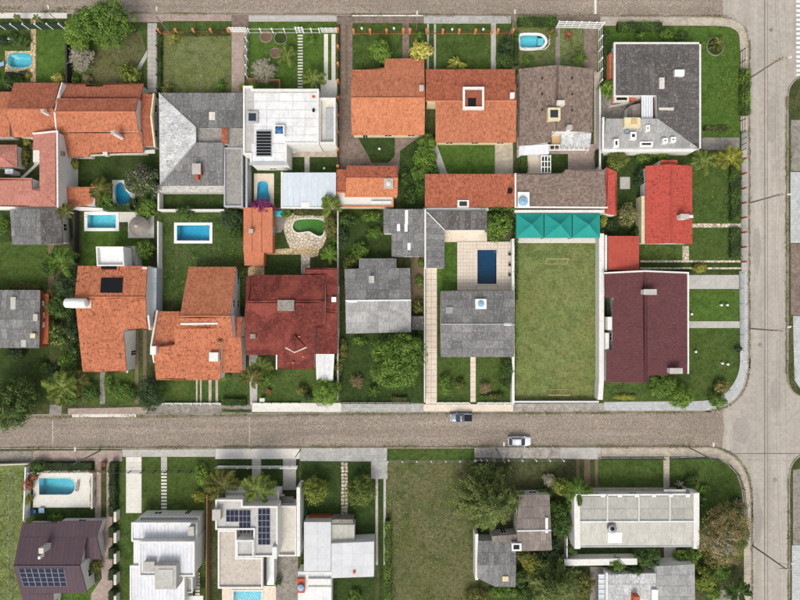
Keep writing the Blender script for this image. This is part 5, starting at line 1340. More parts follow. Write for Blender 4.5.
# -- dark red house
h = House('house', 'large faded dark red tiled house with a grey skylight', (290, 320), M_offwhite, nwin=8)
h.slope([(252, 275, 4.6), (325, 275, 4.6), (325, 301, 6.2), (250, 301, 6.2)], M_oldred, over=.2)
h.slope([(246, 301, 6.2), (325, 301, 6.2), (325.5, 326, 5.0), (315, 326, 5.0), (314, 369, 3.0), (277, 369, 3.0), (277, 355, 3.6), (246.5, 355, 3.6), (244, 322, 5.2)], M_oldred, over=.2)
h.ridge((250, 301, 6.25), (325, 301, 6.25), M_oldred)
h.slope([(246.5, 277, 4.2), (251.5, 275, 4.5), (251, 321, 4.5), (244.5, 321, 4.2)], M_oldred, over=.05)
h.slope([(305, 268, 4.3), (337.5, 268, 4.3), (337.5, 311, 5.0), (325, 311, 5.0), (325, 275, 4.4), (305, 275, 4.4)], M_oldred, over=.1)
h.slope([(325, 311, 5.0), (337.5, 311, 5.0), (337.5, 354, 3.2), (315.5, 354, 3.2), (315.5, 326, 4.4), (325, 326, 4.4)], M_oldred, over=.1)
h.box('skylight', 277.5, 300, 294, 311, 6.6, 5.6, M_concrete_d); h.box('vent', 250, 334, 255.5, 338.5, 5.0, 4.2, M_concrete_d); h.box('vent', 331.5, 297, 336, 302, 5.4, 4.6, M_whitep)
h.slope([(286, 347.5, 4.1), (294.5, 335, 5.2), (294.5, 352, 4.5)], M_oldred, over=.0, body=False); h.slope([(294.5, 335, 5.2), (306, 347, 4.1), (294.5, 352, 4.5)], M_oldred, over=.0, body=False)
h.beam('dormer_trim', [(286, 348, 4.2), (294.5, 352.3, 4.55), (306, 347.6, 4.2)], .25, .15, M_offwhite)
h.beam('verge', [(276.5, 355.5, 3.8), (276.5, 369, 3.2)], .25, .4, M_white)
for x, y in ((298, 336), (302, 356), (292, 362), (258, 319), (257, 324)): h.box('cracked_tile', x, y, x + 2.2, y + 1.4, 4.9 if y < 340 else 3.85, 4.0 if y < 340 else 3.3, M_clay_new)
h.slope([(315.5, 353.5, 2.9), (334.5, 353.5, 2.9), (333, 381, 2.75), (316.5, 380, 2.75)], M_fib_white, 'fibre', w=1.0, l=9, under=M_white_roof); h.finish()
# -- grey hip roofed courtyard house
h = House('house', 'grey sheet roofed house with one white weathered hip slope', (200, 150), M_dirty_white, nwin=5)
h.slope([(159, 93, 3.0), (196, 126, 4.2), (196, 143, 4.2), (160, 185.5, 3.0)], M_fib_w, 'fibre', w=1.2, l=1.5, over=.2)
h.slope([(159, 93, 3.0), (242.5, 93, 3.0), (242.5, 128, 4.2), (196, 128, 4.2)], M_fib, 'fibre', w=1.6, l=3.0, over=.2)
h.slope([(196, 142.5, 4.2), (223, 142.5, 4.2), (223, 185.5, 3.0), (160, 185.5, 3.0)], M_fib, 'fibre', w=1.6, l=2.6, over=.2)
h.flat([(196, 128), (221.5, 128), (221.5, 143), (196, 143)], 3.2, M_slab_roof, body=False); h.flat(rect(227.5, 129, 243, 147), 3.2, M_slab_roof)
h.slope([(221.5, 128, 4.0), (227.5, 128, 3.9), (227.5, 144, 3.9), (221.5, 144, 4.0)], M_clay_r, over=.05)
h.flat(rect(224.5, 148, 243, 207), 3.1, M_slab_roof, .35, M_grey_wall, .25)
h.chimney(196.5, 169, 4.8, 3.0, 1.5, 1.9, M_brick_wall, True); h.box('vent', 209, 112, 215, 120, 4.05, 3.3, M_offwhite); h.box('chimney_flue', 195.2, 175, 198, 179, 4.4, 3.0, M_rust)
h.ridge((159, 93, 3.05), (196, 127, 4.25), M_fib_l, .12); h.ridge((160, 185, 3.05), (196, 142.5, 4.25), M_fib_l, .12); h.finish()
wall_run('boundary_wall', 'mould stained white wall behind the grey hip roofed house', [(160, 189), (223, 189)], 2.2, 1.2, M_dirty_white)
wall_run('boundary_wall', 'white wall enclosing the narrow lawn strip', [(158.5, 186), (158.5, 210), (225, 210)], 2.0, .25, M_white)
# -- white flat roofed house
h = House('house', 'white flat roofed house with louvred roof light and blue water tank box', (290, 125), M_white, nwin=6)
h.flat([(243.5, 86.5), (253, 86.5), (253, 89.5), (319, 89.5), (319, 144.5), (287, 144.5), (287, 164), (250.5, 164), (250.5, 155), (243.5, 155)], 5.2, M_grey_roof, .3, M_white, .35)
sheets(Frame(ccw([P(x, y, 5.24) for x, y in rect(254, 93, 318, 143.5)])), h.last, M_fib_white, w=2.6, l=1.5, waves=1, amp=.012, name='roof_slab')
sheets(Frame(ccw([P(x, y, 5.24) for x, y in rect(251.5, 143.7, 286.5, 162)])), h.last, M_fib_white, w=2.6, l=1.5, waves=1, amp=.012, name='roof_slab')
h.flat([(319.5, 99.5), (336, 99.5), (336, 145), (319.5, 145)], 4.0, M_offwhite, .9, M_white, .35); h.flat(rect(325.5, 108, 335, 139), 4.3, M_grey_wall, body=False)
lw = h.box('roof_light', 256, 130.5, 271.5, 156.5, 5.55, 5.2, M_grey_wall)
for k in range(8): h.box('louvre', 256.6, 131.5 + 3.1 * k, 270.8, 133.7 + 3.1 * k, 5.66, 5.5, M_black, parent=lw)
h.box('roof_hatch', 246.5, 111, 258, 122.5, 5.75, 5.2, M_grey_wall); h.box('hatch_glass', 248.5, 113.2, 256, 120.8, 5.8, 5.5, M_glass)
tb = h.box('tank_box', 274, 125, 284.5, 135.5, 6.2, 5.2, M_white); h.box('tank_rim', 275.3, 126.4, 282.8, 133.6, 6.24, 6.0, M_black); h.tank(279, 130, 5.6, .65, .75, M_blue)
h.box('roof_drain', 312, 95.5, 315, 97.5, 5.45, 5.2, M_rust); h.box('vent', 312.3, 108.5, 314.5, 111.5, 5.6, 5.2, M_black); h.beam('parapet_coping', [(250.5, 163.5, 5.55), (286.5, 163.5, 5.55)], .5, .3, M_grey_wall); h.finish()
wall_run('boundary_wall', 'grey shaded side wall beside the jug shaped pool', [(246.5, 155), (246.5, 207)], 3.2, .3, M_grey_wall)  # grey colour carries the shade on this side of the wall
h = House('outbuilding', 'pale blue grey metal roofed outbuilding beside the bougainvillea', (308, 190), M_white, cat='outbuilding', nwin=3)
h.slope([(281.5, 172.5, 3.2), (336, 172.5, 3.2), (336, 207.5, 2.9), (281.5, 207.5, 2.9)], M_metal_g, 'metal', over=.12, w=1.25); h.beam('fascia', [(281.7, 172.5, 3.35), (281.7, 207.5, 3.1), (336, 208, 3.1)], .3, .4, M_white); h.box('roof_patch', 301, 202, 310, 207, 3.12, 2.95, M_white); h.finish()
h = House('annex', 'plain new orange tiled annex under the magenta bougainvillea', (257, 230), M_orange_wall, cat='outbuilding', nwin=3)
h.slope([(243.5, 207.5, 3.2), (272.5, 207.5, 3.2), (272.5, 252.5, 2.9), (243.5, 252.5, 2.9)], M_clay_new, over=.15); h.slope([(244, 252.5, 2.6), (264, 252.5, 2.6), (263.5, 265.5, 2.4), (244.5, 265.5, 2.4)], M_clay_new, over=.1)
for x in (252, 261.5): h.beam('roof_joint', [(x, 208, 3.32), (x, 252, 3.06)], .08, .1, M_clay_b)
h.chimney(251, 231, 4.0, 2.9, .7, .6, M_concrete_d); h.finish()
# -- big orange pair
h = House('house', 'big bright orange clay gable house right of the brown wheel strips', (388, 100), M_cream_wall, nwin=6)
h.slope([(351.5, 69.5, 3.0), (384.5, 69.5, 3.0), (384.5, 58.5, 2.5), (424, 58.5, 2.5), (425, 98, 4.6), (351, 98, 4.6)], M_clay, over=.3)
h.slope([(351, 98, 4.6), (425, 98, 4.6), (424.5, 135, 2.8), (351.5, 135, 2.8)], M_clay_l, over=.3); h.ridge((351, 98, 4.65), (425, 98, 4.65), M_clay_new); h.chimney(421.5, 87.5, 5.2, 3.8, .7, .7, M_offwhite); h.finish()  # sunlight on the south slope painted in as a lighter tile colour
h = House('house', 'red clay gable house with a square white light well in its ridge', (470, 105), M_cream_wall, nwin=6)
h.slope([(425.8, 69.5, 3.0), (515, 69.5, 3.0), (516.5, 101, 4.5), (425.8, 101, 4.5)], M_clay_r, over=.3)  # shade on the north slope painted in as a darker tile colour
h.slope([(435.5, 101, 4.5), (516.5, 101, 4.5), (516, 142.5, 2.8), (435.5, 142.5, 2.8)], M_clay, over=.3); h.ridge((425.8, 101, 4.55), (461, 101, 4.55), M_clay_new); h.ridge((485, 101, 4.55), (516.5, 101, 4.55), M_clay_new)
h.ring(ccw([P(x, y, 4.3) for x, y in rect(462.5, 88.5, 483.5, 110)]), 4.3, .8, M_white, .38)
h.box('light_well_floor', 464.5, 90.5, 481.5, 108, 4.66, 4.3, M_clay_r); h.box('light_well_shade', 468, 98, 476, 106.5, 4.72, 4.5, M_black); h.chimney(512.5, 95, 5.3, 3.8, .8, 1.0, M_white, False); h.finish()  # solid black block paints in the darkness inside the well
h = House('outbuilding', 'small orange tiled guest house with white terrace below the paved yard', (370, 185), M_cream_wall, cat='outbuilding', nwin=3)
h.slope([(346.5, 166, 2.9), (397.5, 166, 2.9), (398, 178, 3.6), (346, 178, 3.6)], M_clay_r, over=.15); h.slope([(346, 178, 3.6), (398, 178, 3.6), (397.5, 196, 2.8), (346, 196, 2.8)], M_clay_l, over=.15)  # darker north, lighter south: sun and shade put into the tile colours
h.slope([(336.5, 169.5, 2.7), (346, 169.5, 2.7), (346, 191.5, 2.5), (336.5, 191.5, 2.5)], M_clay_r, over=.05)
h.ridge((346, 178, 3.65), (398, 178, 3.65), M_clay_new, .1); h.box('water_tank_slab', 384, 178.5, 393, 188, 3.9, 3.1, M_concrete); h.tank(388.5, 183, 3.6, .5, .5, M_offwhite)
h.flat([(336.5, 192), (346, 192), (346, 196.2), (393.5, 196.2), (393.5, 207), (336.5, 207)], 2.4, M_concrete_w, .35, M_orange_wall, .2); h.box('pipe', 371, 201, 391, 203.5, 2.9, 2.5, M_white); h.finish()
fence('boundary_wall', 'brown boundary wall with terracotta piers beside the white house', [(338.6, 33), (338.6, 168)], 8, 1.5, M_orange_wall, M_mulch, .4, panel=M_mulch, cat='wall', post_h=1.8)
h = House('outbuilding', 'long speckled red clay roof along the white wall in the middle', (470, 190), M_white, cat='outbuilding', nwin=4)
h.slope([(425, 174, 3.7), (514.5, 174, 3.7), (515.5, 207, 2.8), (425, 207, 2.8)], M_clay_r, over=.1); h.box('roof_window', 457.5, 200, 469, 207, 3.4, 2.7, M_white); h.box('louvre', 459.5, 201.5, 467, 206, 3.45, 3.2, M_dark); h.chimney(510.5, 190.5, 4.2, 3.0, .75, .8, M_black, False); h.finish()
wall_run('boundary_wall', 'white wall between the speckled clay roof and the grey wing', [(425, 209.2), (487, 209.2)], 2.6, .5, M_white)
# -- brown shingle house
h = House('house', 'brown mottled shingle gable house with square framed skylight', (555, 105), M_white, nwin=6)
h.slope([(518.3, 69, 2.9), (557.5, 65, 4.6), (556, 131, 4.6), (551, 131, 4.4), (551, 142, 4.3), (518.5, 146, 2.9)], M_shingle, 'shingle', over=.25)
h.slope([(557.5, 65, 4.6), (593.5, 69, 2.9), (592.5, 132, 2.9), (556, 131, 4.6)], M_shingle, 'shingle', over=.25)
sk = h.box('skylight', 548, 107.5, 560.5, 120, 5.4, 4.2, M_cream_wall); h.box('skylight_glass', 550.3, 109.8, 558.2, 117.5, 5.43, 5.2, M_glass); h.chimney(561, 102.5, 5.5, 4.2, 1.5, .9, M_offwhite, False); h.chimney(569.5, 127.5, 5.4, 3.6, .8, .8, M_white)
h.slope([(519, 146, 2.7), (549, 144, 2.7), (549, 154, 2.55), (519, 155, 2.55)], M_metal_w, 'metal', over=.1); h.slope([(561.5, 133, 2.9), (591.5, 133, 2.9), (590, 147, 2.6), (561, 147, 2.6)], M_fib_w, 'fibre', over=.15, w=1.1, l=3)
for x, y in ((542, 77), (572, 77), (542, 93), (572, 93), (542, 109), (572, 109)): h.box('vent_pipe', x, y, x + 1.3, y + 1.3, 4.5, 3.3, M_dark)
h.box('barbecue', 552, 134, 560, 143, 1.3, .1, M_palewood); h.finish()
pg = thing('pergola', 'white timber pergola frame behind the brown shingle house', 'pergola', P(546, 160, .1))
for k in range(4): a, b = P(541.5 + 3 * k, 155, 2.5), P(541.5 + 3 * k, 174, 2.5); c = (a + b) / 2; MB().box((c.x, c.y, 2.5), (.16, (a - b).length, .16)).build('beam', M_whitep, pg)
for k in range(4): a, b = P(541, 156 + 5.5 * k, 2.6), P(551, 156 + 5.5 * k, 2.6); c = (a + b) / 2; MB().box((c.x, c.y, 2.62), ((a - b).length, .14, .08)).build('slat', M_whitep, pg)
for x, y in ((541.5, 156), (550.5, 156), (541.5, 173), (550.5, 173)): q = P(x, y, 2.4); MB().box((q.x, q.y, 1.22), (.14, .14, 2.36)).build('post', M_whitep, pg)
pg = thing('pergola', 'narrow white pergola under the rough grey lean-to', 'pergola', P(570, 147, .1))
for k in range(2): a, b = P(549, 145 + 5 * k, 2.4), P(589, 145 + 5 * k, 2.4); c = (a + b) / 2; MB().box((c.x, c.y, 2.3), ((a - b).length, .14, .14)).build('beam', M_whitep, pg)
for k in range(9): a, b = P(550 + 4.8 * k, 144.5, 2.5), P(550 + 4.8 * k, 150.5, 2.5); c = (a + b) / 2; MB().box((c.x, c.y, 2.41), (.12, (a - b).length, .08)).build('slat', M_whitep, pg)
for x, y in ((549.5, 150), (588.5, 150)): q = P(x, y, 2.3); MB().box((q.x, q.y, 1.16), (.14, .14, 2.2)).build('post', M_whitep, pg)
h = House('outbuilding', 'brown mottled shingle roof with a pale blue tank above the teal canopies', (560, 190), M_white, cat='outbuilding', nwin=4)
h.slope([(516, 173.5, 3.7), (565, 173.5, 3.7), (565, 169.5, 3.8), (604, 169.5, 3.8), (607, 207, 2.8), (516, 207, 2.8)], M_shingle, 'shingle', over=.1)
h.box('tank_stand', 518, 192, 529.5, 207, 3.7, 2.7, M_whitep); h.tank(523.3, 201.5, 3.6, .85, .8, M_paleblue); h.beam('fascia', [(515.5, 174, 3.9), (515.5, 207, 3.0), (607, 207.5, 3.0)], .3, .4, M_white); h.finish()
wall_run('boundary_wall', 'cream wall behind the teal canopies', [(516, 211.3), (607, 211.3)], 2.4, .5, M_concrete_w)
for i in range(3):
    x0, x1 = 516.3 + 28.2 * i, 543.5 + 28.2 * i; z0, zp = 2.3, 3.9
    o = thing('canopy_tent', ['left teal pyramid canopy against the ivy wall', 'middle teal pyramid canopy', 'right teal pyramid canopy beside the long white wall'][i], 'canopy', P((x0 + x1) / 2, 226, .13), 'teal canopies above the football lawn')
    c = [P(x0, 213.3, z0), P(x1, 213.3, z0), P(x1, 237.8, z0), P(x0, 237.8, z0)]; pk = P((x0 + x1) / 2, 225.5, zp); pk.x = (c[0].x + c[1].x) / 2; pk.y = (c[0].y + c[2].y) / 2
    for k in range(4):
        a, b = c[k], c[(k + 1) % 4]; V = []; F = []; n = 7
        for r_ in range(n + 1):
            t = r_ / n
            for q in range(n + 1):
                s_ = q / n; p = pk.lerp(a.lerp(b, s_), t); p.z -= .32 * math.sin(math.pi * t) * (1 - .55 * abs(2 * s_ - 1)) ; V.append(p)
        for r_ in range(n):
            for q in range(n): i0 = r_ * (n + 1) + q; F.append([i0, i0 + n + 1, i0 + n + 2, i0 + 1])
        part('canvas_panel', V, F, M_tent, o)
        m2 = (a + b) / 2; MB().box((m2.x, m2.y, z0 - .1), ((b - a).length, .03, .2), math.atan2(b.y - a.y, b.x - a.x)).build('valance', M_tent, o); MB().box((a.x * .999, a.y, (z0 + .1) / 2), (.08, .08, z0 - .1)).build('pole', M_steel, o)
# -- U shaped grey corner house
h = House('house', 'dark grey sheet roofed U shaped corner house with white edging', (660, 100), M_white, nwin=8)
h.slope([(615.5, 43.5, 3.0), (699.5, 43.5, 3.0), (657, 95, 4.0), (615.5, 95, 4.0)], M_fib_d, 'fibre', w=1.1, l=2.2, over=.1)
h.slope([(699.5, 43.5, 3.0), (699.5, 149, 3.0), (658, 118.5, 4.0), (657, 95, 4.0)], M_fib_d, 'fibre', w=1.1, l=2.2, over=.1, down=None)
h.slope([(606, 118.5, 3.9), (658, 118.5, 3.9), (698, 148, 3.0), (603.5, 148, 3.0)], M_fib_l, 'fibre', w=1.6, l=3.2, over=.1)  # south wing's sunlit look put into a lighter sheet colour
h.beam('fascia', [(614.8, 95, 4.1), (614.8, 43, 3.15), (700.2, 43, 3.15), (700.2, 149.5, 3.15), (603, 150, 3.15), (603.5, 118, 4.0)], .34, .5, M_white)
h.box('parapet', 603, 147.3, 694, 151.5, 3.0, .1, M_white)
h.box('roof_hatch', 659.5, 77.5, 664.5, 88.5, 4.2, 3.2, M_offwhite); h.box('hatch_lid', 675, 69.5, 684.5, 75.5, 4.2, 3.1, M_whitep); h.box('roof_patch', 659, 107.5, 674, 109.8, 4.1, 3.5, M_offwhite)
pr = h.box('translucent_roof', 641.8, 92, 652.6, 120, 3.2, 3.1, M_metal_g)
for k in range(5): h.beam('glazing_bar', [(642 + 2.6 * k, 92, 3.32), (642 + 2.6 * k, 120, 3.32)], .16, .12, M_whitep)
h.box('courtyard_roof', 653, 95, 657, 118, 2.6, 2.5, M_maroon); h.slope([(611.5, 96.5, 2.6), (634, 95, 2.6), (637, 101, 2.2), (611.5, 105, 2.2)], M_clay_r, over=.15); h.box('oven_hood', 614, 96, 629, 101.5, 3.2, 2.2, M_offwhite); h.box('oven_flue', 616.5, 97.5, 627, 100, 3.24, 2.8, M_black)
h.slope([(629, 106, 2.6), (641, 103, 2.6), (641, 118, 2.3), (627, 118, 2.3)], M_fib_br, 'fibre', over=.1)
tb = h.box('tank_box', 624.5, 117.5, 640.5, 127, 4.6, 3.3, M_cream_wall); h.box('pump', 632, 119, 637, 124, 4.9, 4.5, M_palewood)
for x0, y0, x1, y1 in ((614, 139, 619, 147), (630.5, 132, 636.5, 139), (646, 125, 650, 131), (663, 138, 668, 143), (671, 137, 676, 142)): a = h.box('air_conditioner', x0, y0, x1, y1, 4.1, 3.1, M_whitep); h.box('fan_grille', x0 + 1.5, y0 + 2, x1 - 1.5, y1 - 2, 4.13, 4.0, M_dark, parent=a)
h.box('vent', 640, 141.5, 653, 146.5, 3.6, 3.0, M_whitep); h.box('vent_slot', 642, 143, 651, 145, 3.64, 3.5, M_dark)
q = P(627, 132, 3.75); MB().tube([q + Vector((.55 * math.cos(t * .524), .4 * math.sin(t * .524), .1)) for t in range(13)], .07, 6).build('hose_coil', M_blue, h.o); h.finish()
h = House('outbuilding', 'small terracotta roofed store along the grey corner house', (611, 66), M_orange_wall, cat='outbuilding', nwin=0); h.slope([(609.5, 53, 2.4), (614, 52, 2.4), (614, 79, 2.3), (609, 79, 2.3)], M_clay, over=.02); h.finish()
# -- red roofed houses
h = House('house', 'bright red gable house with a white chimney on the right slope', (670, 205), M_white, nwin=7)
h.gable(645.5, 166, 692, 244, 'y', 671, 3.0, 4.4, M_redroof, over=.25); h.slope([(660.5, 160, 3.2), (677.5, 160, 3.2), (677.5, 166, 3.2), (660.5, 166, 3.2)], M_redflat, over=.05)
h.chimney(684.5, 216.5, 5.6, 3.4, 1.5, .8, M_white); h.beam('awning', [(680, 216.5, 4.4), (692, 216.5, 4.2)], .5, .2, M_white); h.box('side_wall', 641.5, 196, 645.5, 243, 2.6, .1, M_cream_wall); h.finish()
h = House('lean_to', 'narrow red roofed lean-to beside the brown shingle outbuilding', (611, 190), M_white, cat='outbuilding', nwin=1); h.slope([(606, 167, 2.9), (617, 172, 2.7), (616.5, 215.5, 2.7), (605, 213.5, 2.9)], M_redroof, over=.08); h.finish()
h = House('garage', 'square flat red tiled garage below the shady garden', (623, 253), M_white, cat='garage', nwin=1); h.slope([(608, 236, 2.9), (639, 236, 2.9), (639, 270, 2.7), (608, 270, 2.7)], M_redflat, over=.1); h.finish()
h = House('house', 'large maroon gable house with two white chimneys at the street corner', (646, 328), M_white, nwin=8)
h.slope([(604.5, 274, 3.0), (645, 271.5, 4.6), (645.5, 383, 4.6), (606, 382, 3.0), (606.5, 351, 3.0), (613.5, 350, 3.3), (614, 297, 3.3), (604.8, 296.5, 3.0)], M_maroon, over=.15)
h.slope([(645, 271.5, 4.6), (688, 273.5, 3.0), (688, 373.5, 3.0), (648, 375.5, 4.5), (648, 383, 4.5), (645.5, 383, 4.6)], M_maroon, over=.2); h.ridge((645, 272, 4.62), (645.5, 382, 4.62), M_maroon, .12)
h.beam('verge', [(604.5, 273, 3.3), (645, 271, 4.9), (688.3, 272.8, 3.3), (688.3, 373, 3.2)], .3, .35, M_white)
h.chimney(650, 292, 5.8, 4.1, 2.3, .9, M_white); h.chimney(676, 371, 5.0, 3.0, 2.3, .9, M_white); h.flat(rect(606, 298, 613.5, 312), 1.0, M_concrete_d, body=True); h.box('side_block', 607.5, 317, 613, 330, 3.2, .1, M_white); h.box('side_block', 605.5, 333, 609, 350, 2.8, .1, M_white); h.finish()
# -- middle grey roofs
h = House('outbuilding', 'patched grey sheet roof with white replacement strips beside the white ridge wall', (405, 232), M_offwhite, cat='outbuilding', nwin=3)
h.slope([(383.5, 209, 3.3), (425, 209, 3.3), (425, 233, 3.0), (383.5, 233, 3.0)], M_fib, 'fibre', w=1.1, l=1.7, over=.1)
h.slope([(391.5, 233, 3.0), (425, 233, 3.0), (424.5, 256.5, 2.7), (391.5, 256.5, 2.7)], M_fib, 'fibre', w=1.1, l=1.7, over=.1)
for x, y, y1 in ((405, 210, 224), (404.5, 224, 231.5), (397, 224, 231), (407.5, 243, 250)): h.box('patch_sheet', x, y, x + 3, y1, 3.42 - (y - 209) * .012, 3.0 - (y - 209) * .012, M_whitep)
h.finish()
h = House('outbuilding', 'grey L shaped sheet roof wing above the cream driveway', (445, 240), M_white, cat='outbuilding', nwin=3)
h.slope([(426, 211, 3.5), (487, 211, 3.5), (487, 230, 3.0), (444, 230, 3.0)], M_fib_d, 'fibre', w=1.1, l=3.6, over=.1); h.slope([(426, 211, 3.5), (444.5, 230, 3.0), (444.5, 268, 3.0), (426, 268, 3.5)], M_fib, 'fibre', w=1.1, l=3.6, over=.1, down=(1, 0))
h.ridge((427, 212, 3.55), (444.5, 230, 3.05), M_whitep, .08); h.beam('parapet', [(425.3, 210, 3.7), (425.3, 268, 3.7)], .3, .6, M_white); h.finish()
h = House('house', 'light grey sheet roofed gable house above the big round tree', (378, 296), M_offwhite, nwin=6)
h.slope([(359, 258.5, 2.9), (396.5, 258.5, 2.9), (396.5, 269, 3.35), (359, 269, 3.35)], M_fib, 'fibre', w=2.0, l=2.0, over=.15, waves=8)
h.slope([(344.5, 269, 3.35), (410, 268, 3.35), (411, 300, 4.6), (345.5, 300.5, 4.6)], M_fib, 'fibre', w=2.0, l=1.9, over=.2, waves=8)
h.slope([(345.5, 300.5, 4.6), (411, 300, 4.6), (411, 332, 3.3), (346, 333.5, 3.3)], M_fib_l, 'fibre', w=2.0, l=1.9, over=.2, waves=8); h.ridge((345.5, 300.5, 4.62), (411, 300, 4.62), M_fib_white, .16)  # sunlight on the lower slope put into a paler sheet colour
h.box('ridge_patch', 347.5, 300, 357, 302.5, 4.75, 4.2, M_whitep); h.chimney(371.5, 279.5, 5.0, 3.6, .9, 1.2, M_concrete_d); h.finish()
h = House('lean_to', 'dark slate lean-to strip beside the cream driveway', (417, 323), M_concrete_d, cat='outbuilding', nwin=0); h.slope([(411.5, 316, 2.4), (423.5, 316, 2.2), (423.5, 330, 2.2), (411.5, 330, 2.4)], M_fib_d, 'fibre', over=.05); h.finish()
h = House('house', 'mid grey sheet roofed house below the dark blue pool', (477, 324), M_offwhite, nwin=6)
h.slope([(441, 291, 3.3), (514, 290.5, 3.3), (514.5, 324, 4.4), (441, 324, 4.4)], M_fib, 'fibre', w=2.0, l=1.8, over=.15, waves=8); h.slope([(441, 324, 4.4), (514.5, 324, 4.4), (514, 357, 3.2), (441, 357, 3.2)], M_fib, 'fibre', w=2.0, l=1.8, over=.15, waves=8)
h.ridge((441, 324, 4.42), (514.5, 324, 4.42), M_fib_l, .16); h.box('tank_stand', 475.5, 299, 486.5, 309, 4.2, 3.3, M_whitep); h.tank(481, 304, 3.9, .6, .55, M_paleblue); h.box('ridge_patch', 504, 323, 511.5, 325.5, 4.55, 4.1, M_whitep); h.box('roof_patch', 446, 307, 453, 315, 4.1, 3.5, M_fib_l); h.finish()
h = House('house', 'grey sheet roofed house with terracotta side strip at the left edge', (20, 320), M_brick_wall, nwin=3)
h.slope([(-60, 290, 3.4), (40.5, 290, 3.4), (40, 319, 4.2), (-60, 319, 4.2)], M_fib, 'fibre', w=1.1, l=2.0, over=.2); h.slope([(-60, 319, 4.2), (40, 319, 4.2), (39.5, 348, 3.3), (-60, 348, 3.3)], M_fib, 'fibre', w=1.1, l=2.0, over=.2)
h.slope([(40.5, 294, 2.5), (48.5, 294, 2.4), (48.5, 344, 2.4), (40.5, 344, 2.5)], M_brick_wall, None, over=.05)
for y in (301, 312.5, 322): h.box('skylight', 39.5, y, 43.5, y + 5.5, 2.9, 2.4, M_concrete_w)
h.box('roof_patch', 10.5, 297, 15.5, 314, 4.0, 3.4, M_fib_cream); h.box('vent', 33, 314, 37.5, 321, 4.6, 3.8, M_concrete); h.box('vent', 30, 333.5, 35, 338, 4.4, 3.4, M_cream_wall); h.box('roof_patch', 21, 340, 26, 347, 3.6, 3.2, M_fib_cream); h.finish()

# ================================================================== houses, lower block
h = House('house', 'dark purple metal roofed house with a grid of solar panels', (60, 560), M_white, nwin=6)
h.slope([(22.5, 523, 2.6), (57, 523, 2.6), (54, 537, 3.2), (19.5, 537, 3.2)], M_metal_p, 'metal', over=.6, w=.8); h.slope([(19.5, 537, 3.2), (87, 537, 3.2), (80, 566, 4.6), (13.5, 566, 4.6)], M_metal_p, 'metal', over=.5, w=.8)
sf = h.slope([(13.5, 566, 4.6), (80, 566, 4.6), (87, 592.5, 3.3), (21, 594, 3.3)], M_metal_p, 'metal', over=.2, w=.8); h.slope([(21, 594, 3.3), (53, 594, 3.3), (53, 620, 2.2), (26, 620, 2.2)], M_metal_p, 'metal', over=.2, w=.8); h.ridge((13.5, 566, 4.62), (80, 566, 4.62), M_purple, .12)
h.slope([(57.5, 521, 2.8), (102, 521, 2.8), (97, 537, 3.5), (54, 537, 3.5)], M_metal_p, 'metal', over=.5, w=.8); h.slope([(85, 537, 2.9), (97, 537, 2.9), (102, 559.5, 2.3), (85, 558, 2.3)], M_metal_p, 'metal', over=.4, w=.8)
h.panels(sf, [(18, 568.5), (64, 568.5), (67, 586.5), (23.5, 586.5)], 7, 4); h.chimney(41, 551, 5.9, 3.4, .9, 1.0, M_offwhite, False); h.chimney(39, 558, 5.4, 3.8, .4, .5, M_whitep, False); h.finish()
h = House('house', 'white house of stacked flat roofs with grey concrete chimney blocks', (165, 560), M_white, nwin=8)
h.flat(rect(140, 516, 199.5, 523), 3.0, M_grey_wall, .2); h.slope([(132.5, 522.5, 4.4), (197, 522.5, 4.4), (197, 540.5, 4.2), (132.5, 540.5, 4.2)], M_metal_w, 'metal', over=.05, w=.7)
h.slope([(140, 541.5, 5.8), (194.5, 541.5, 5.8), (194, 575.5, 5.6), (140, 575.5, 5.6)], M_metal_w, 'metal', over=.05, w=.7); h.slope([(131, 565, 4.6), (184.5, 565, 4.6), (184.5, 620, 4.4), (131, 620, 4.4)], M_metal_w, 'metal', over=.05, w=.7)
h.ring(ccw([P(x, y, 4.3) for x, y in rect(132, 522, 197.5, 541)]), 4.3, .25, M_white, .28); h.ring(ccw([P(x, y, 5.7) for x, y in rect(139.5, 541, 195, 576)]), 5.7, .25, M_white, .3); h.ring(ccw([P(x, y, 4.5) for x, y in rect(130.5, 565, 185, 621)]), 4.5, .25, M_white, .3)
h.flat(rect(133.5, 541, 139.5, 566), 4.4, M_metal_w); h.chimney(149, 566.5, 6.6, 4.5, 2.0, 1.7, M_concrete); h.chimney(165.5, 577.5, 7.4, 4.5, 4.0, 4.4, M_concrete, False); h.box('flue_cap', 158, 569.5, 173, 586, 7.5, 7.38, M_grey_roof); h.chimney(191, 531, 5.6, 4.2, 1.0, 1.5, M_grey_wall); h.box('porch_roof', 186, 596, 203, 606, 2.9, 2.7, M_white)
h.flat(rect(185, 577, 193, 592), 3.0, M_grey_roof, .3); h.finish()
h = House('house', 'modern white parapet roofed house with two blocks of dark solar panels', (256, 535), M_white, nwin=8)
h.flat([(216, 499), (243, 499), (243, 505.5), (278, 505.5), (278, 556), (254, 556), (254, 529), (216, 529)], 6.2, M_grey_roof, .35, M_white, .28); f1 = h.fr
h.flat([(218.5, 529.5), (237, 529.5), (237, 557), (263, 557), (263, 587.5), (218.5, 587.5)], 5.2, M_beige_roof, .35, M_white, .28); h.flat(rect(237, 539.5, 254, 556.5), 6.6, M_grey_roof, .3, M_white, .25)
h.flat(rect(278.5, 505, 296.5, 555), 3.4, M_offwhite, .5, M_white, .25); h.box('side_wall', 296.6, 487.5, 300, 556.5, 4.4, .1, M_white)
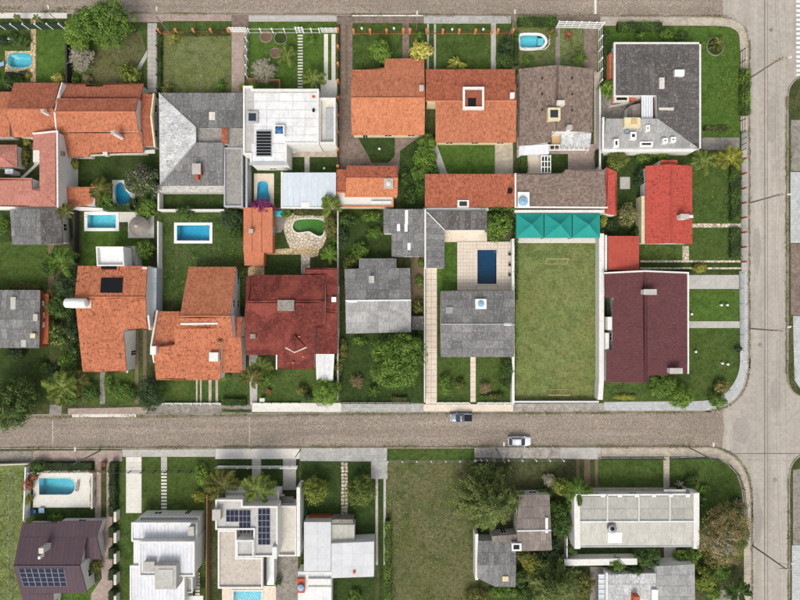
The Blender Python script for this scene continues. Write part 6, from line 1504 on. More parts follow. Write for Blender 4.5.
h.flat([(218, 490), (246, 490), (246, 498), (218, 498)], 3.6, M_concrete_w, .3, M_white, .3); h.flat([(246, 492), (279, 492), (279, 505), (246, 505)], 3.4, M_offwhite, .3, M_white, .25); h.box('porch_shade', 280, 496.5, 293.5, 503, 3.5, 3.3, M_dark)  # dark slab paints in the shade of the open porch
h.panels(f1, [(226, 510), (238.5, 510), (238.5, 522), (226, 522)], 3, 2, gap=.05); h.panels(f1, [(239, 510), (250.5, 510), (250.5, 534), (239, 534)], 3, 4, gap=.05); h.panels(f1, [(258, 508.5), (270, 508.5), (270, 545), (258, 545)], 3, 6, gap=.05)
h.chimney(216.5, 515, 7.2, 5.6, 1.4, 1.9, M_beige_roof); h.chimney(274.5, 553, 7.0, 5.0, .9, 2.2, M_white, False); h.flat(rect(263, 557, 266.5, 585), 4.4, M_dark); h.flat(rect(267, 557, 274, 585), 3.0, M_white_roof); h.finish()
h = House('house', 'pale grey slab roofed house between two wheel strips and a walkway', (340, 550), M_white, nwin=6)
h.flat([(304, 522), (331, 522), (331, 571), (304, 571)], 3.4, M_slab_pale, cover='fibre', w=2.2, l=2.4, waves=1, amp=.01); h.flat([(331.4, 543.5), (374, 541.5), (374, 576.5), (331.4, 578)], 3.6, M_slab_pale, cover='fibre', w=2.2, l=2.4, waves=1, amp=.01)
h.slope([(331.5, 524.5, 2.9), (354.5, 524.5, 2.9), (354.5, 543, 2.8), (331.5, 543, 2.8)], M_fib_cream, 'fibre', over=.05, w=1.2, l=9); h.box('parapet', 331.5, 519.5, 353, 524, 2.8, .1, M_concrete_d)
h.slope([(298, 571.5, 3.0), (331.5, 571.5, 3.0), (331.5, 620, 2.8), (298, 620, 2.8)], M_fib_white, 'fibre', over=.05, w=1.6, l=1.8); h.box('roof_step', 308, 579, 331, 585, 3.5, 2.8, M_white); h.box('roof_step', 308, 587, 331, 589, 3.3, 2.8, M_white); h.box('planter_box', 308.5, 516, 331, 521, 1.4, .1, M_brick_wall)
h.box('tank_stand', 297, 579, 304.5, 593, 3.7, 2.7, M_rust); h.tank(300.5, 588, 3.5, .6, .7, M_paleblue); h.box('vent', 353, 571.5, 355.5, 573.8, 3.95, 3.4, M_rust); h.box('planter', 355, 540, 368, 542, 2.2, .1, M_brick_wall); h.finish()
hedge('box_hedge', 'low clipped hedge in the red planter on the pale roofed house front', [(309, 517.5), (330.5, 517.5)], .8, 1.5, L_hedge, .16)
h = House('house', 'derelict brown grey sheet roofed house beside the feathery tree', (535, 520), M_dirty_white, nwin=4)
h.slope([(519, 495, 2.9), (549.5, 494, 2.9), (551, 530, 3.8), (516.5, 530.5, 3.8)], M_fib_br, 'fibre', w=1.1, l=2.2, over=.1); h.slope([(516.5, 530.5, 3.8), (551, 530, 3.8), (552, 550, 3.2), (518, 551, 3.2)], M_fib_br, 'fibre', w=1.1, l=2.2, over=.1); h.ridge((517, 530.5, 3.82), (551, 530, 3.82), M_fib_white, .18)
h.box('ridge_patch', 545.5, 518, 548, 533, 3.9, 3.2, M_whitep); h.box('tank_stand', 512, 543.5, 521.5, 551, 3.8, 2.8, M_whitep); h.box('tank_opening_dark', 513.5, 545, 519.5, 549.5, 3.84, 3.6, M_black); h.finish()  # black plate paints in the darkness inside the opening
h = House('outbuilding', 'grey mouldy sheet roofed outbuilding with white side wall in the wild garden', (497, 563), M_dirty_white, cat='outbuilding', nwin=2)
h.slope([(478, 540.5, 2.9), (516, 541, 2.9), (516, 565, 3.4), (477.5, 565, 3.4)], M_fib, 'fibre', w=1.1, l=2.0, over=.1); h.slope([(477.5, 565, 3.4), (516, 565, 3.4), (515.5, 587, 2.8), (495, 586.5, 2.8), (477.5, 578, 3.0)], M_fib, 'fibre', w=1.1, l=2.0, over=.1)
h.slope([(492, 536, 3.0), (518, 534, 3.0), (518, 550, 2.8), (492, 548, 2.8)], M_fib_br, 'fibre', over=.05); h.box('roof_patch', 502.5, 576.5, 508.5, 581.5, 3.4, 2.8, M_cream_wall); h.box('side_wall', 475.2, 534, 478.2, 580, 3.0, .1, M_white); h.finish()
h = House('house', 'long cream sheet roofed house with white gable ends and a dark water tank', (637, 520), M_white, nwin=8)
h.slope([(579.5, 496.5, 3.2), (694, 496, 3.2), (694, 521, 4.1), (580, 521.5, 4.1)], M_fib_cream, 'fibre', w=2.2, l=2.2, over=.1, waves=8); h.slope([(580, 521.5, 4.1), (694, 521, 4.1), (694, 545, 3.2), (580, 545.5, 3.2)], M_fib_cream, 'fibre', w=2.2, l=2.2, over=.1, waves=8)
h.beam('parapet', [(577, 497, 4.3), (577.5, 546, 4.3)], 1.1, 4.2, M_white); h.beam('parapet', [(696.5, 496, 4.3), (696.5, 546, 4.3)], 1.1, 4.2, M_white); h.ridge((580, 521.3, 4.15), (694, 521, 4.15), M_fib_white, .16)
for x in (607.5, 639, 670): h.beam('roof_batten', [(x, 496.5, 3.5), (x, 520.5, 4.35)], .25, .25, M_white)
h.beam('gutter', [(580, 546.8, 3.2), (694, 546.3, 3.2)], .3, .35, M_grey_wall); h.beam('gutter', [(580, 495.2, 3.3), (694, 494.6, 3.3)], .35, .35, M_white)
h.box('roof_patch', 608, 532.5, 622, 543, 3.75, 3.2, M_whitep); h.tank(612.5, 529, 3.7, .85, 1.1, M_steel, M_black); h.box('porch_roof', 664, 489.5, 686, 494, 2.9, 2.75, M_grey_roof)
for k in range(6): h.box('vent', 601 + 17 * k, 494.2, 605 + 17 * k, 497, 3.5, 3.1, M_whitep)
h.finish()
h = House('house', 'mottled white and grey sheet roofed house at the bottom edge', (650, 590), M_white, nwin=4)
h.slope([(608, 574.5, 3.0), (656, 573, 3.0), (656, 640, 3.4), (608, 640, 3.4)], M_fib_w, 'fibre', w=1.6, l=2.2, over=.1, down=(0, 1)); h.slope([(656.5, 566, 3.4), (694.5, 564, 3.4), (695.5, 640, 3.6), (656.5, 640, 3.6)], M_fib_l, 'fibre', w=1.6, l=2.2, over=.1, down=(0, 1))
h.beam('parapet', [(607, 574, 3.4), (607, 640, 3.4)], .4, .6, M_white); gl = h.box('glass_roof', 598.5, 574, 606, 640, 2.7, 2.6, M_metal_g)
for k in range(6): h.beam('glazing_bar', [(598.5, 575 + 5 * k, 2.82), (606, 575 + 5 * k, 2.82)], .1, .1, M_whitep)
h.box('roof_patch', 652, 590, 658, 605, 3.75, 3.3, M_whitep); h.box('chimney', 634, 597, 640, 606, 4.6, 3.2, M_rust); h.finish()
wall_run('boundary_wall', 'white garden wall below the cream sheet roof', [(567.5, 562.5), (634, 561.5)], 2.2, 1.2, M_white)

# ================================================================== pools
pool('swimming_pool', 'oval turquoise pool with ochre stone deck at the top left', 'oval', M_tile_turq, .2, M_teal, rect(5, 51, 35.5, 72.5), M_ochre, deep=(.9, 1.3))
pool('swimming_pool', 'curved blue pool under the pink flowering tree', 'curved', M_tile_blue, .3, M_concrete_w, [(112, 180), (124, 180), (126, 190), (135, 194), (135, 207), (113, 207)], M_concrete_w)
pool('swimming_pool', 'rectangular turquoise pool with white rim beside the straw parasol', 'parasol', M_tile_turq, .62, M_whitep, ladder=(88, 216, 1, 0), deep=(1.4, 1.0), steps=(115.6, 215.3, 111, 220))
pool('swimming_pool', 'small jug shaped cyan pool behind the white flat roof', 'jug', M_tile_blue, .2, M_cream, deep=(.8, 1.1))
pool('swimming_pool', 'rectangular blue pool in a white frame on the back lawn', 'framed', M_tile_blue, .55, M_whitep, ladder=(208, 227, -1, 0), deep=(2.0, 1.0))
pool('swimming_pool', 'green kidney shaped pool on crazy paving', 'kidney', M_tile_green, .28, M_concrete_w, wat=M_water_murky, deep=(.5, 1.3))
o = pool('swimming_pool', 'dark blue rectangular pool on the cream slab terrace', 'navy', M_tile_deep, .25, M_cream, rect(457, 241.5, 512, 290.5), M_soil, ladder=(495.5, 252, -.2, .9), deep=(1.6, 1.2), axis=1)
slabs('slab', o, 457.2, 241.7, 476.2, 290.3, 6, 14, M_cream, .26, .03); slabs('slab', o, 497.8, 241.7, 511.8, 290.3, 4, 14, M_cream, .26, .03); slabs('slab', o, 476.4, 241.7, 497.6, 248.4, 6, 2, M_cream, .26, .03); slabs('slab', o, 476.4, 285.5, 497.6, 290.3, 6, 1, M_cream, .26, .03)
pool('swimming_pool', 'sky blue pool with rounded end and white coping beside the hedge', 'rounded', M_tile_turq, .5, M_whitep, deep=(1.3, 1.0), steps=(544, 38, 538, 45))
pool('swimming_pool', 'turquoise pool with rounded right end on a white deck at the lower left', 'round_end', M_tile_turq, .15, M_concrete_w, rect(33, 473, 91.5, 507.5), M_concrete_w, deep=(1.7, .9))
pool('swimming_pool', 'turquoise pool cut off by the bottom edge', 'bottom', M_tile_turq, .3, M_concrete_w)

# ================================================================== walls and fences
wall_run('boundary_wall', 'white wall running left to right under the pink roof', [(-40, 207.5), (62, 207.5), (104, 209.5)], 1.9, .5, M_white)
wall_run('boundary_wall', 'white wall stepping down between the two orange houses', [(158, 222), (158, 310), (153, 345)], 1.9, .22, M_white)
wall_run('boundary_wall', 'long ivy topped white wall left of the football lawn', [(513.2, 240), (513.2, 402)], 1.9, .45, M_white)
wall_run('boundary_wall', 'wide white wall right of the football lawn', [(601.5, 236), (601.5, 378), (600, 402)], 2.2, .9, M_white)
wall_run('boundary_wall', 'low grey topped wall at the street end of the football lawn', [(515, 401.8), (598, 401.8)], 1.2, .25, M_grey_wall, cap=M_white)
wall_run('boundary_wall', 'thin white wall left of the brick driveway', [(600, 88), (600, 205)], 1.9, .25, M_white)
wall_run('boundary_wall', 'white wall stub beside the red square garage', [(606, 236), (606, 270)], 2.6, .3, M_white)
wall_run('boundary_wall', 'thin stained wall right of the dark red roofed house', [(337.8, 210), (337.8, 400)], 1.8, .2, M_dirty_white)
wall_run('boundary_wall', 'thin white wall along the cream slab driveway', [(424.6, 268), (424.6, 402)], 1.7, .16, M_white)
wall_run('boundary_wall', 'dark low wall beside the lawn in the top left garden', [(66.3, 28), (66.3, 84)], 1.7, .25, M_dark)
wall_run('boundary_wall', 'white wall left of the lower rectangular pool', [(25.5, 468), (23.5, 520)], 1.9, .2, M_white)
wall_run('boundary_wall', 'white wall right of the lower rectangular pool deck', [(92, 474), (91.8, 508)], 1.2, .25, M_offwhite)
wall_run('boundary_wall', 'brown timber wall between the white house and the solar roofed house', [(207, 495), (206, 640)], 1.8, .15, M_wood)
wall_run('boundary_wall', 'low wall across the top of the mown field', [(-60, 467), (28, 464)], 1.2, .15, M_offwhite)
wall_run('boundary_wall', 'thin white post wall beside the cream sheet roof', [(567, 537), (567, 562)], 1.8, .15, M_white)
wall_run('retaining_wall', 'brown timber frame wall beside the pale bare shrub', [(247, 78.5), (279.5, 80), (279.5, 90)], 1.5, .18, M_wood)
wall_run('boundary_wall', 'rough stone wall between the grey shed and the palms', [(74, 208), (74, 262)], 1.6, .2, M_dark)
fence('fence', 'dark green mesh fence with white capped posts at the top left', [(-6, 29.5), (65, 29)], 6, 2.0, M_whitep, M_dark, .2, panel=M_greenmesh)
fence('fence', 'orange pillared fence in front of the plain lawn', [(161, 33.5), (230, 33)], 4, 1.5, M_orange_wall, M_dark, .38, .25, M_brick_wall, 2, bars=False, rail_t=.03)
fence('fence', 'dark posted wire fence between tiled driveway and plain lawn', [(160, 35), (160, 92)], 4, 1.7, M_dark, M_dark, .16, rails=3, bars=False)
fence('fence', 'white metal fence in front of the lawn with round beds', [(250, 33), (297, 33)], 4, 1.6, M_whitep, M_whitep, .2, rails=2, bars=False)
fence('fence', 'short white fence piece left of the narrow drive', [(304, 33), (320, 33)], 2, 1.6, M_whitep, M_whitep, .2, rails=2, bars=False)
fence('gate', 'white metal gate of the narrow drive', [(322, 32.5), (337, 32.5)], 3, 1.7, M_whitep, M_whitep, .12, rails=4, cat='gate', rail_t=.1)
fence('gate', 'small white garden gate at the stepping stones', [(297, 32.5), (303.5, 32.5)], 2, 1.9, M_whitep, M_whitep, .2, rails=3, cat='gate', rail_t=.1)
fence('gate', 'white sliding gate at the paved driveway', [(231.5, 32), (246, 32)], 4, 1.7, M_whitep, M_whitep, .14, rails=4, cat='gate', rail_t=.12)
fence('fence', 'white side fence between paved driveway and round bed lawn', [(248, 33), (248, 78)], 5, 1.9, M_whitep, M_whitep, .18, rails=3, bars=False)
fence('fence', 'orange pillared fence in front of the round green tree', [(354, 33.5), (403, 33.5)], 3, 1.4, M_orange_wall, M_dark, .42, .12, M_brick_wall, 2, bars=False, rail_t=.03)
fence('gate', 'small brown slatted gate between orange pillars', [(403.5, 33.3), (409.5, 33.3)], 1, 1.5, M_orange_wall, M_wood, .45, rails=3, cat='gate')
fence('fence', 'orange pillared fence beside the yellow shrub', [(410, 33.5), (491, 33.5)], 5, 1.4, M_orange_wall, M_dark, .42, .12, M_brick_wall, 2, bars=False, rail_t=.03)
fence('fence', 'short orange pillared fence end beside dark bushes', [(497, 33.3), (512, 33)], 1, 1.4, M_orange_wall, M_dark, .42, .12, M_brick_wall, 2, bars=False, rail_t=.03)
fence('fence', 'white arched pergola gate at the brick driveway', [(556, 27.5), (600, 28.5)], 6, 2.3, M_whitep, M_whitep, .2, rails=4, cat='gate', rail_t=.12)
fence('fence', 'white posted side fence beside the brick driveway', [(598.5, 30), (598.5, 84)], 5, 2.0, M_whitep, M_whitep, .22, rails=3, bars=False)
fence('fence', 'white railing round the pale pool at the top', [(518, 49.8), (545, 50), (548.5, 46), (548.5, 38)], [4, 1, 2], .9, M_whitep, M_whitep, .06, rails=2)
fence('fence', 'dark thin wire fence along the corner lawn pavement', [(740, 52), (740, 133)], 7, 1.6, M_dark, M_dark, .12, rails=3, bars=False)
fence('gate', 'grey metal driveway gate of the corner house', [(741, 134), (741, 151)], 3, 1.7, M_steel, M_steel, .12, rails=4, cat='gate')
fence('fence', 'rust posted wire fence along the red roofed house', [(741.2, 160), (741.2, 262)], 7, 1.5, M_brick_wall, M_steel, .3, .2, M_concrete, 3, bars=False)
fence('fence', 'thin grey wire fence along the maroon roofed house', [(740, 273), (740, 350)], 5, 1.2, M_steel, M_steel, .08, rails=3, bars=False)
fence('fence', 'white railing in front of the grey sheet roofed house', [(437, 402.5), (469, 402.5)], 4, 1.3, M_whitep, M_whitep, .14, .3, M_whitep, 3)
fence('fence', 'white railing right of the narrow slab path', [(477, 402.5), (512, 402.5)], 4, 1.3, M_whitep, M_whitep, .14, .3, M_whitep, 3)
fence('fence', 'dark iron railing below the big round tree', [(342, 402.5), (410, 402.5)], 8, 1.3, M_dark, M_dark, .1, .3, M_concrete, 3)
fence('fence', 'white low fence in front of the L shaped orange house', [(165, 403), (222, 403)], 6, 1.1, M_whitep, M_whitep, .18, .5, M_whitep, 2)
fence('fence', 'white low fence in front of the dark red roofed house', [(253, 403), (300, 403)], 5, 1.0, M_whitep, M_whitep, .16, .4, M_whitep, 2)
fence('fence', 'grey leaning railing around the lower left pool garden', [(33, 471), (92, 470.5)], 6, 1.4, M_offwhite, M_offwhite, .2, .2, M_offwhite, 3)
fence('gate', 'dark brown gate above the pink wheel strips', [(93, 470.5), (112, 470.5)], 2, 1.5, M_offwhite, M_wood, .2, rails=4, cat='gate')
fence('fence', 'thin dark wire fence in front of the white stacked house', [(119, 471), (204, 471)], 7, 1.3, M_dark, M_dark, .12, rails=3, bars=False)
fence('fence', 'white slatted fence in front of the solar roofed house', [(218, 466), (282, 466)], 6, 1.5, M_whitep, M_whitep, .15, .3, M_whitep, 3)
fence('gate', 'white panel gate at the solar roofed house drive', [(282.5, 466), (298, 466)], 2, 1.6, M_whitep, M_whitep, .15, rails=4, cat='gate', rail_t=.14)
fence('fence', 'thin fence of small white posts in front of the empty plot', [(388, 460.5), (474, 460)], 6, 1.0, M_whitep, M_steel, .14, rails=2, bars=False, rail_t=.025)
fence('gate', 'grey slatted gate beside the street lamp', [(475, 459), (492, 459)], 3, 1.2, M_whitep, M_steel, .14, rails=4, cat='gate')
fence('fence', 'white posted wire fence in front of the wild garden', [(494, 459), (562, 459)], 5, 1.3, M_whitep, M_steel, .16, rails=2, bars=False, rail_t=.03)
fence('fence', 'dark iron fence in front of the clipped lawn', [(598, 458), (663, 458)], 6, 1.1, M_dark, M_dark, .1, .15, M_concrete, 3)
fence('fence', 'dark iron fence curving round the corner lawn', [(670, 458)] + [BNEi[i] for i in (2, 6, 10, 14, 18, 22, 25)], [4, 1, 1, 1, 1, 1, 1], 1.1, M_dark, M_dark, .1, .15, M_concrete, 3)
fence('fence', 'thin tall post fence along the mown field', [(13, 472), (12, 600)], 6, 1.2, M_offwhite, M_steel, .1, rails=2, bars=False, rail_t=.03)
wp = thing('boundary_wall', 'stepped pale wall with clipped hedge panels between pink drive and white house', 'wall', P(116, 560, .1))
for k in range(7):
    y = 512 + 21 * k; a, b = P(113.6, y, 1.6), P(116.2, y + 10, 1.6); MB().box(((a.x + b.x) / 2, (a.y + b.y) / 2, .85), (abs(b.x - a.x), abs(b.y - a.y), 1.5)).build('wall_panel', M_offwhite, wp)
for k in range(7): hedge('box_hedge', 'clipped dark hedge block %s in the stepped wall by the pink drive' % ('at the top', 'second from the top', 'third from the top', 'fourth from the top', 'fifth from the top', 'just below the picture', 'last')[k], [(115, 503 + 21 * k), (115, 513.5 + 21 * k)], 1.0, 1.7, L_deep, .16, group='hedge blocks by the pink drive') if k < 5 else None

# ================================================================== street poles, cables, cars
PO = [(750, 78, 9.3, 'tall utility pole with double crossarm beside the corner house'), (749.6, 203, 9.3, 'tall utility pole with crossarm beside the red roofed house'), (749.4, 328.5, 9.3, 'tall utility pole with crossarm beside the maroon roofed house'), (753, 546, 9.3, 'tall utility pole beside the dry branching tree')]
for i, (x, y, hh, l) in enumerate(PO): pole('utility_pole', l, x, y, hh, arm=0.0 if i != 0 else .1, xarm=2 if i < 3 else 1, lamp=(2.2, .2 if i % 2 else .6, .82), dark=False, t=.17)
tops = [P(x, y, 0) + Vector((0, 0, hh - .1)) for x, y, hh, _ in PO]; tops = [P(745, -160, 0) + Vector((0, 0, 9.2))] + tops + [P(754, 760, 0) + Vector((0, 0, 9.2))]
for a, b in zip(tops, tops[1:]):
    for dx in (-.85, -.35, .85): cable('thin black power cable strung between the tall poles along the asphalt street', a + Vector((dx, 0, 0)), b + Vector((dx, 0, 0)), .6, .012, 'power cables along the asphalt street')
pole('street_lamp', 'short grey lamp post leaning over the green mesh fence', 65.5, 27, 5.0, lamp=(-.3, 1.2, .95), cat='street lamp', t=.1)
pole('street_lamp', 'grey street pole beside the orange pillared fence', 170, 33, 6.2, cat='street lamp', lamp=(0, 1.4, .95), t=.12)
pole('street_lamp', 'white street pole beside the yellow shrub', 416.5, 31, 4.2, cat='street lamp', lamp=(0, 1.3, .95), t=.09)
pole('street_lamp', 'grey street pole beside the dark bushes at the pool plot', 508.5, 36.5, 6.3, cat='street lamp', lamp=(0, 1.5, .95), t=.12)
pole('street_lamp', 'street lamp beside the parked white car', 496, 449, 9.0, cat='street lamp', lamp=(-.1, 3.1, .98), t=.14)
pole('street_lamp', 'street lamp beside the pinkish pavement at the lower left', 100, 450.8, 8.6, cat='street lamp', lamp=(.1, 2.4, .98), t=.14)
pole('street_lamp', 'street lamp above the curved corner lawn', 689, 447.6, 8.6, cat='street lamp', lamp=(0, 2.6, .98), t=.14)
pole('street_pole', 'short dark pole at the pavement joint above the two round trees', 300.5, 449.5, 5.4, cat='street pole', dark=True, t=.1)
pole('street_pole', 'small white stake pole in the lawn by the red roofed house', 722, 216, 1.2, cat='stake', t=.06)
for (a, b, l) in (((496, 449, 8.4), (100, 450.8, 8.2), 'thin cable over the lower pavement from lamp to lamp'), ((496, 449, 8.4), (689, 447.6, 8.2), 'thin cable over the pavement to the corner lamp'), ((689, 447.6, 8.4), (800, 449, 8.5), 'thin cable crossing the junction from the corner lamp'), ((170, 33, 6.0), (65.5, 27, 4.8), 'thin cable above the top pavement on the left'), ((170, 33, 6.0), (416.5, 31, 4.1), 'thin cable above the white fence'), ((508.5, 36.5, 6.1), (416.5, 31, 4.1), 'thin cable above the orange fence')):
    cable(l, P(a[0], a[1], 0) + Vector((0, 0, a[2])), P(b[0], b[1], 0) + Vector((0, 0, b[2])), .5, .012)
PAINT_S = plain('silver_paint', srgb(140, 148, 160), .25, .3, .5, .03); PAINT_W = plain('white_car_paint', srgb(228, 230, 234), .25, .1, .5, .03)
car('pickup_truck', 'small grey pickup with a black load cover parked by the cream pavement', 461.3, 417.6, 4.3, 1.75, math.pi, PAINT_S, True)
car('estate_car', 'white estate car parked beside the lower pavement', 519.3, 441.2, 4.5, 1.85, 0.0, PAINT_W, False, 1.55)

# ================================================================== garden things
for gx, gy, l, flip in ((556, 259.5, 'upper small wooden goal frame on the football lawn', 1), (557.5, 394, 'lower small wooden goal frame on the football lawn', -1)):
    o = thing('goal', l, 'goal', P(gx, gy, .12)); a, b = P(gx - 10.5, gy, .12), P(gx + 10.5, gy, .12); m = MB(); hh = 1.5
    MB().box(((a.x + b.x) / 2, a.y, hh), ((b - a).length, .1, .1)).build('crossbar', M_palewood, o)
    for q in (a, b): MB().box((q.x, q.y, hh / 2 + .05), (.1, .1, hh - .1)).build('post', M_palewood, o); MB().tube([(q.x, q.y, hh), (q.x, q.y - flip * .9, .14)], .04, 5).build('stay', M_palewood, o)
    MB().box(((a.x + b.x) / 2, a.y - flip * .9, .16), ((b - a).length, .08, .06)).build('ground_bar', M_palewood, o)
o = thing('straw_parasol', 'round grey thatched parasol on the white terrace', 'parasol', P(137.5, 226, .14)); q = P(137.5, 226, 2.6); q.z = 0
MB().lathe(q, [(2.0, 2.0), (1.4, 2.5), (.7, 2.95), (.12, 3.3), (.05, 3.4)], 26).build('thatch', M_thatch, o); MB().tube([q + Vector((0, 0, .1)), q + Vector((0, 0, 2.4))], .08, 8).build('pole', M_wood, o); MB().lathe(q, [(.35, 3.2), (.2, 3.35), (.05, 3.5)], 14).build('cap', M_concrete, o)
def lounger(label, px, py, l, w, rot, mat):
    c = P(px, py, .3); o = thing('sun_lounger', label, 'lounger', (c.x, c.y, .14)); R = Matrix.Translation((c.x, c.y, 0)) @ Matrix.Rotation(rot, 4, 'Z')
    MB().box(R @ Vector((-.12 * l, 0, .42)), (l * .72, w, .08), rot).build('seat', mat, o); V = [R @ Vector(v) for v in ((l * .25, -w / 2, .42), (l * .5, -w / 2, .8), (l * .5, w / 2, .8), (l * .25, w / 2, .42))]; MB().prism([v + Vector((0, 0, .06)) for v in V], V).build('backrest', mat, o)
    for sx in (-.42, .2):
        for sy in (-.4, .4): MB().box(R @ Vector((sx * l, sy * w, .26)), (.06, .06, .26), rot).build('leg', M_dark, o)
lounger('black sun lounger left below the oval pool', 10.5, 74, 1.9, .75, 0, M_dark); lounger('dark sun lounger right below the oval pool', 24, 72.5, 1.9, .75, .15, M_dark); lounger('pale blue sun lounger at the left edge by the oval pool', 1.5, 64.5, 1.8, .8, .2, M_paleblue)
lounger('grey curved lounger at the end of the lower left pool', 77.5, 486.5, 1.9, .6, 1.4, M_concrete_d)
lounger('white sun lounger on the beige terrace behind the white flat roof', 293, 150.5, 1.4, .6, 2.2, M_whitep)
o = thing('outdoor_shower', 'pale turquoise garden shower post by the mesh fence', 'shower', P(23, 48, .12)); a = P(23, 48, .12); MB().tube([a, a + Vector((0, 0, 3.4)), a + Vector((-.4, .2, 3.5))], .05, 6).build('pipe', M_steel, o); MB().lathe(a + Vector((-.4, .2, 3.38)), [(.22, 0), (.22, .1), (.06, .2)], 12).build('shower_head', M_paleblue, o)
o = thing('side_table', 'small pale blue table on the white deck corner', 'table', P(41.5, 510.5, .12)); a = P(41.5, 510.5, .6); MB().box((a.x, a.y, .62), (1.1, 1.0, .06)).build('table_top', M_paleblue, o)
for sx in (-.45, .45):
    for sy in (-.4, .4): MB().box((a.x + sx, a.y + sy, .36), (.06, .06, .46)).build('leg', M_whitep, o)
o = thing('garden_chair', 'dark blue chair beside the pale blue table', 'chair', P(34, 511.5, .12)); a = P(34, 511.5, .5); MB().box((a.x, a.y, .5), (.7, .7, .08)).build('seat', M_blue, o); MB().box((a.x - .32, a.y, .85), (.07, .7, .6)).build('backrest', M_blue, o)
for sx in (-.28, .28):
    for sy in (-.28, .28): MB().box((a.x + sx, a.y + sy, .29), (.05, .05, .34)).build('leg', M_dark, o)
o = thing('turquoise_cover', 'turquoise covered garden box beside the bougainvillea', 'garden box', P(278, 213, .14)); a = P(278.5, 213.5, .9); MB().box((a.x, a.y, .5), (1.3, .9, .72)).build('box_body', M_offwhite, o); MB().prism([a + Vector((x, y, .22)) for x, y in ((-.3, -.3), (.3, -.3), (.3, .3), (-.3, .3))], [a + Vector((x, y, -.03)) for x, y in ((-.8, -.6), (.8, -.6), (.8, .6), (-.8, .6))]).build('cover', M_teal, o)
o = thing('wheelie_bin', 'white litter box on the white pavement', 'bin', P(262, 400, .14)); a = P(262, 400, 1.0); MB().box((a.x, a.y, .55), (.9, .6, .82)).build('bin_body', M_whitep, o); MB().box((a.x, a.y, 1.0), (1.0, .7, .08)).build('lid', M_offwhite, o)
for i, (x, y) in enumerate(((502 + 7.2, 254.5), (509.2, 265), (509.2, 275))):
    o = thing('flower_pot', 'dark flower pot on the cream pool terrace, %s of three' % ('top', 'middle', 'bottom')[i], 'flower pot', P(x, y, .3), 'pots on the cream pool terrace'); a = P(x, y, .3); MB().lathe(a, [(.16, 0), (.24, .42), (.27, .45), (.2, .44)], 12).build('pot', M_dark, o)
    rg = np.random.default_rng(i); C_ = np.array(a) + rg.normal(size=(60, 3)) * .14 + np.array([0, 0, .6]); V, Q = leaf_arrays(C_, rg.normal(size=(60, 3)) + np.array([0, 0, 1]), np.full(60, .2), np.full(60, .1), rg); fast_mesh('foliage', V, Q, L_dark, o, rg.random(60))
for i, (x, y, l) in enumerate(((720, 305, 'upper left round white lawn light'), (726, 305, 'upper right round white lawn light'), (721, 363, 'lower left round white lawn light'), (726.5, 364, 'lower right round white lawn light'), (379.5, 149.5, 'small white lamp in the five sided lawn'), (362, 29.5, 'white lamp on grass verge below the white kerb line'), (394, 29.5, 'white lamp on grass verge by the small brown gate'), (452, 30.5, 'white lamp on grass verge by the light tiled pavement'), (483, 30.5, 'white lamp on grass verge near the narrow walk'), (324.5, 169, 'small white lamp in the lawn square'), (690.5, 314, 'pale round drain lamp beside the maroon wall'), (694.5, 351.5, 'white ringed lamp beside the lower maroon wall'))):
    o = thing('lawn_light', l + ' on the grass', 'garden lamp', P(x, y, .12)); a = P(x, y, .12); MB().lathe(a, [(.1, 0), (.06, .06), (.06, .3)], 10).build('stem', M_whitep, o); MB().lathe(a + Vector((0, 0, .3)), [(.06, 0), (.24, .12), (.26, .26), (.16, .4), (.03, .46)], 14).build('globe', M_whitep, o, True)
for i, (x, y, r, l) in enumerate(((266, 36.5, 6, 'left round mulch bed behind the white fence'), (280.5, 38, 6.5, 'right round green bed behind the white fence'), (275.5, 53, 5.2, 'round mulch bed with a stone ring on the lawn'), (715.5, 46.5, 8.5, 'round planted bed on the corner lawn'))):
    o = thing('flower_bed', l, 'flower bed', P(x, y, .12)); w = [P(a, b, .2) for a, b in ell(x, y, r, r * (.95 if i < 3 else 1.05), 22, .04, i)]; m = MB()
    for k in range(22): m = MB().tube([w[k], w[(k + 1) % 22]], .1, 5); m.build('edging_stone', M_concrete_d, o)
    sheet('soil', ell(x, y, r, r * (.95 if i < 3 else 1.05), 22, .04, i), .18, M_mulch if i in (0, 2) else M_lawn_dark, parent=o)

# ================================================================== trees and shrubs, top row
plant('broadleaf_tree', 'big leafy tree overhanging the top cobbled street', 101, 22, 33, L_mid, h=8.5, ry=23, lump=.3, leaf_l=.42, leaf_w=.24)
plant('broadleaf_tree', 'paler leafy tree merging with the big one at its left', 76, 32, 14, L_bright, h=5.5, ry=17, leaf_l=.36)
twig_shrub('bare_shrub', 'pale grey leafless shrub under the big leafy tree', 81, 58, 13.5, 3.0, n=150)
plant('flowering_shrub', 'small bright yellow flowering shrub beside the clay roof', 57.5, 78.5, 6.2, L_yellow, 'shrub', h=2.2, mat2=L_yg, mix2=.25, leaf_l=.2, leaf_w=.15)
plant('shrub', 'round dark green shrub at the edge of the wide clay roof', 75, 79, 4.5, L_mid, 'shrub', h=1.4, leaf_l=.2)
twig_shrub('dry_shrub', 'brown dry shrub at the notch of the wide clay roof', 87, 80, 5, 1.3, L_dry, n=40)
plant('broadleaf_shrub', 'loose yellow green shrub beside the tiled driveway', 128, 73, 12, L_yg, 'shrub', h=3.0, mat2=L_dark, mix2=.5, leaf_l=.4, leaf_w=.18, lump=.3)
palm('garden_palm', 'small drooping palm at the left edge by the clay roof', 3, 82, 10, 2.6, 11, L_dark)
plant('shrub', 'dark planting strip shrub left of the shower post', 12, 37, 6, L_dark, 'shrub', h=1.4, leaf_l=.25)
plant('shrub', 'dark leafy shrub right of the shower post', 24, 40, 6.5, L_dark, 'shrub', h=1.5, leaf_l=.25)
plant('shrub', 'dark shrub at the left edge below the mesh fence', 2, 40, 6, L_deep, 'shrub', h=1.5, leaf_l=.25)
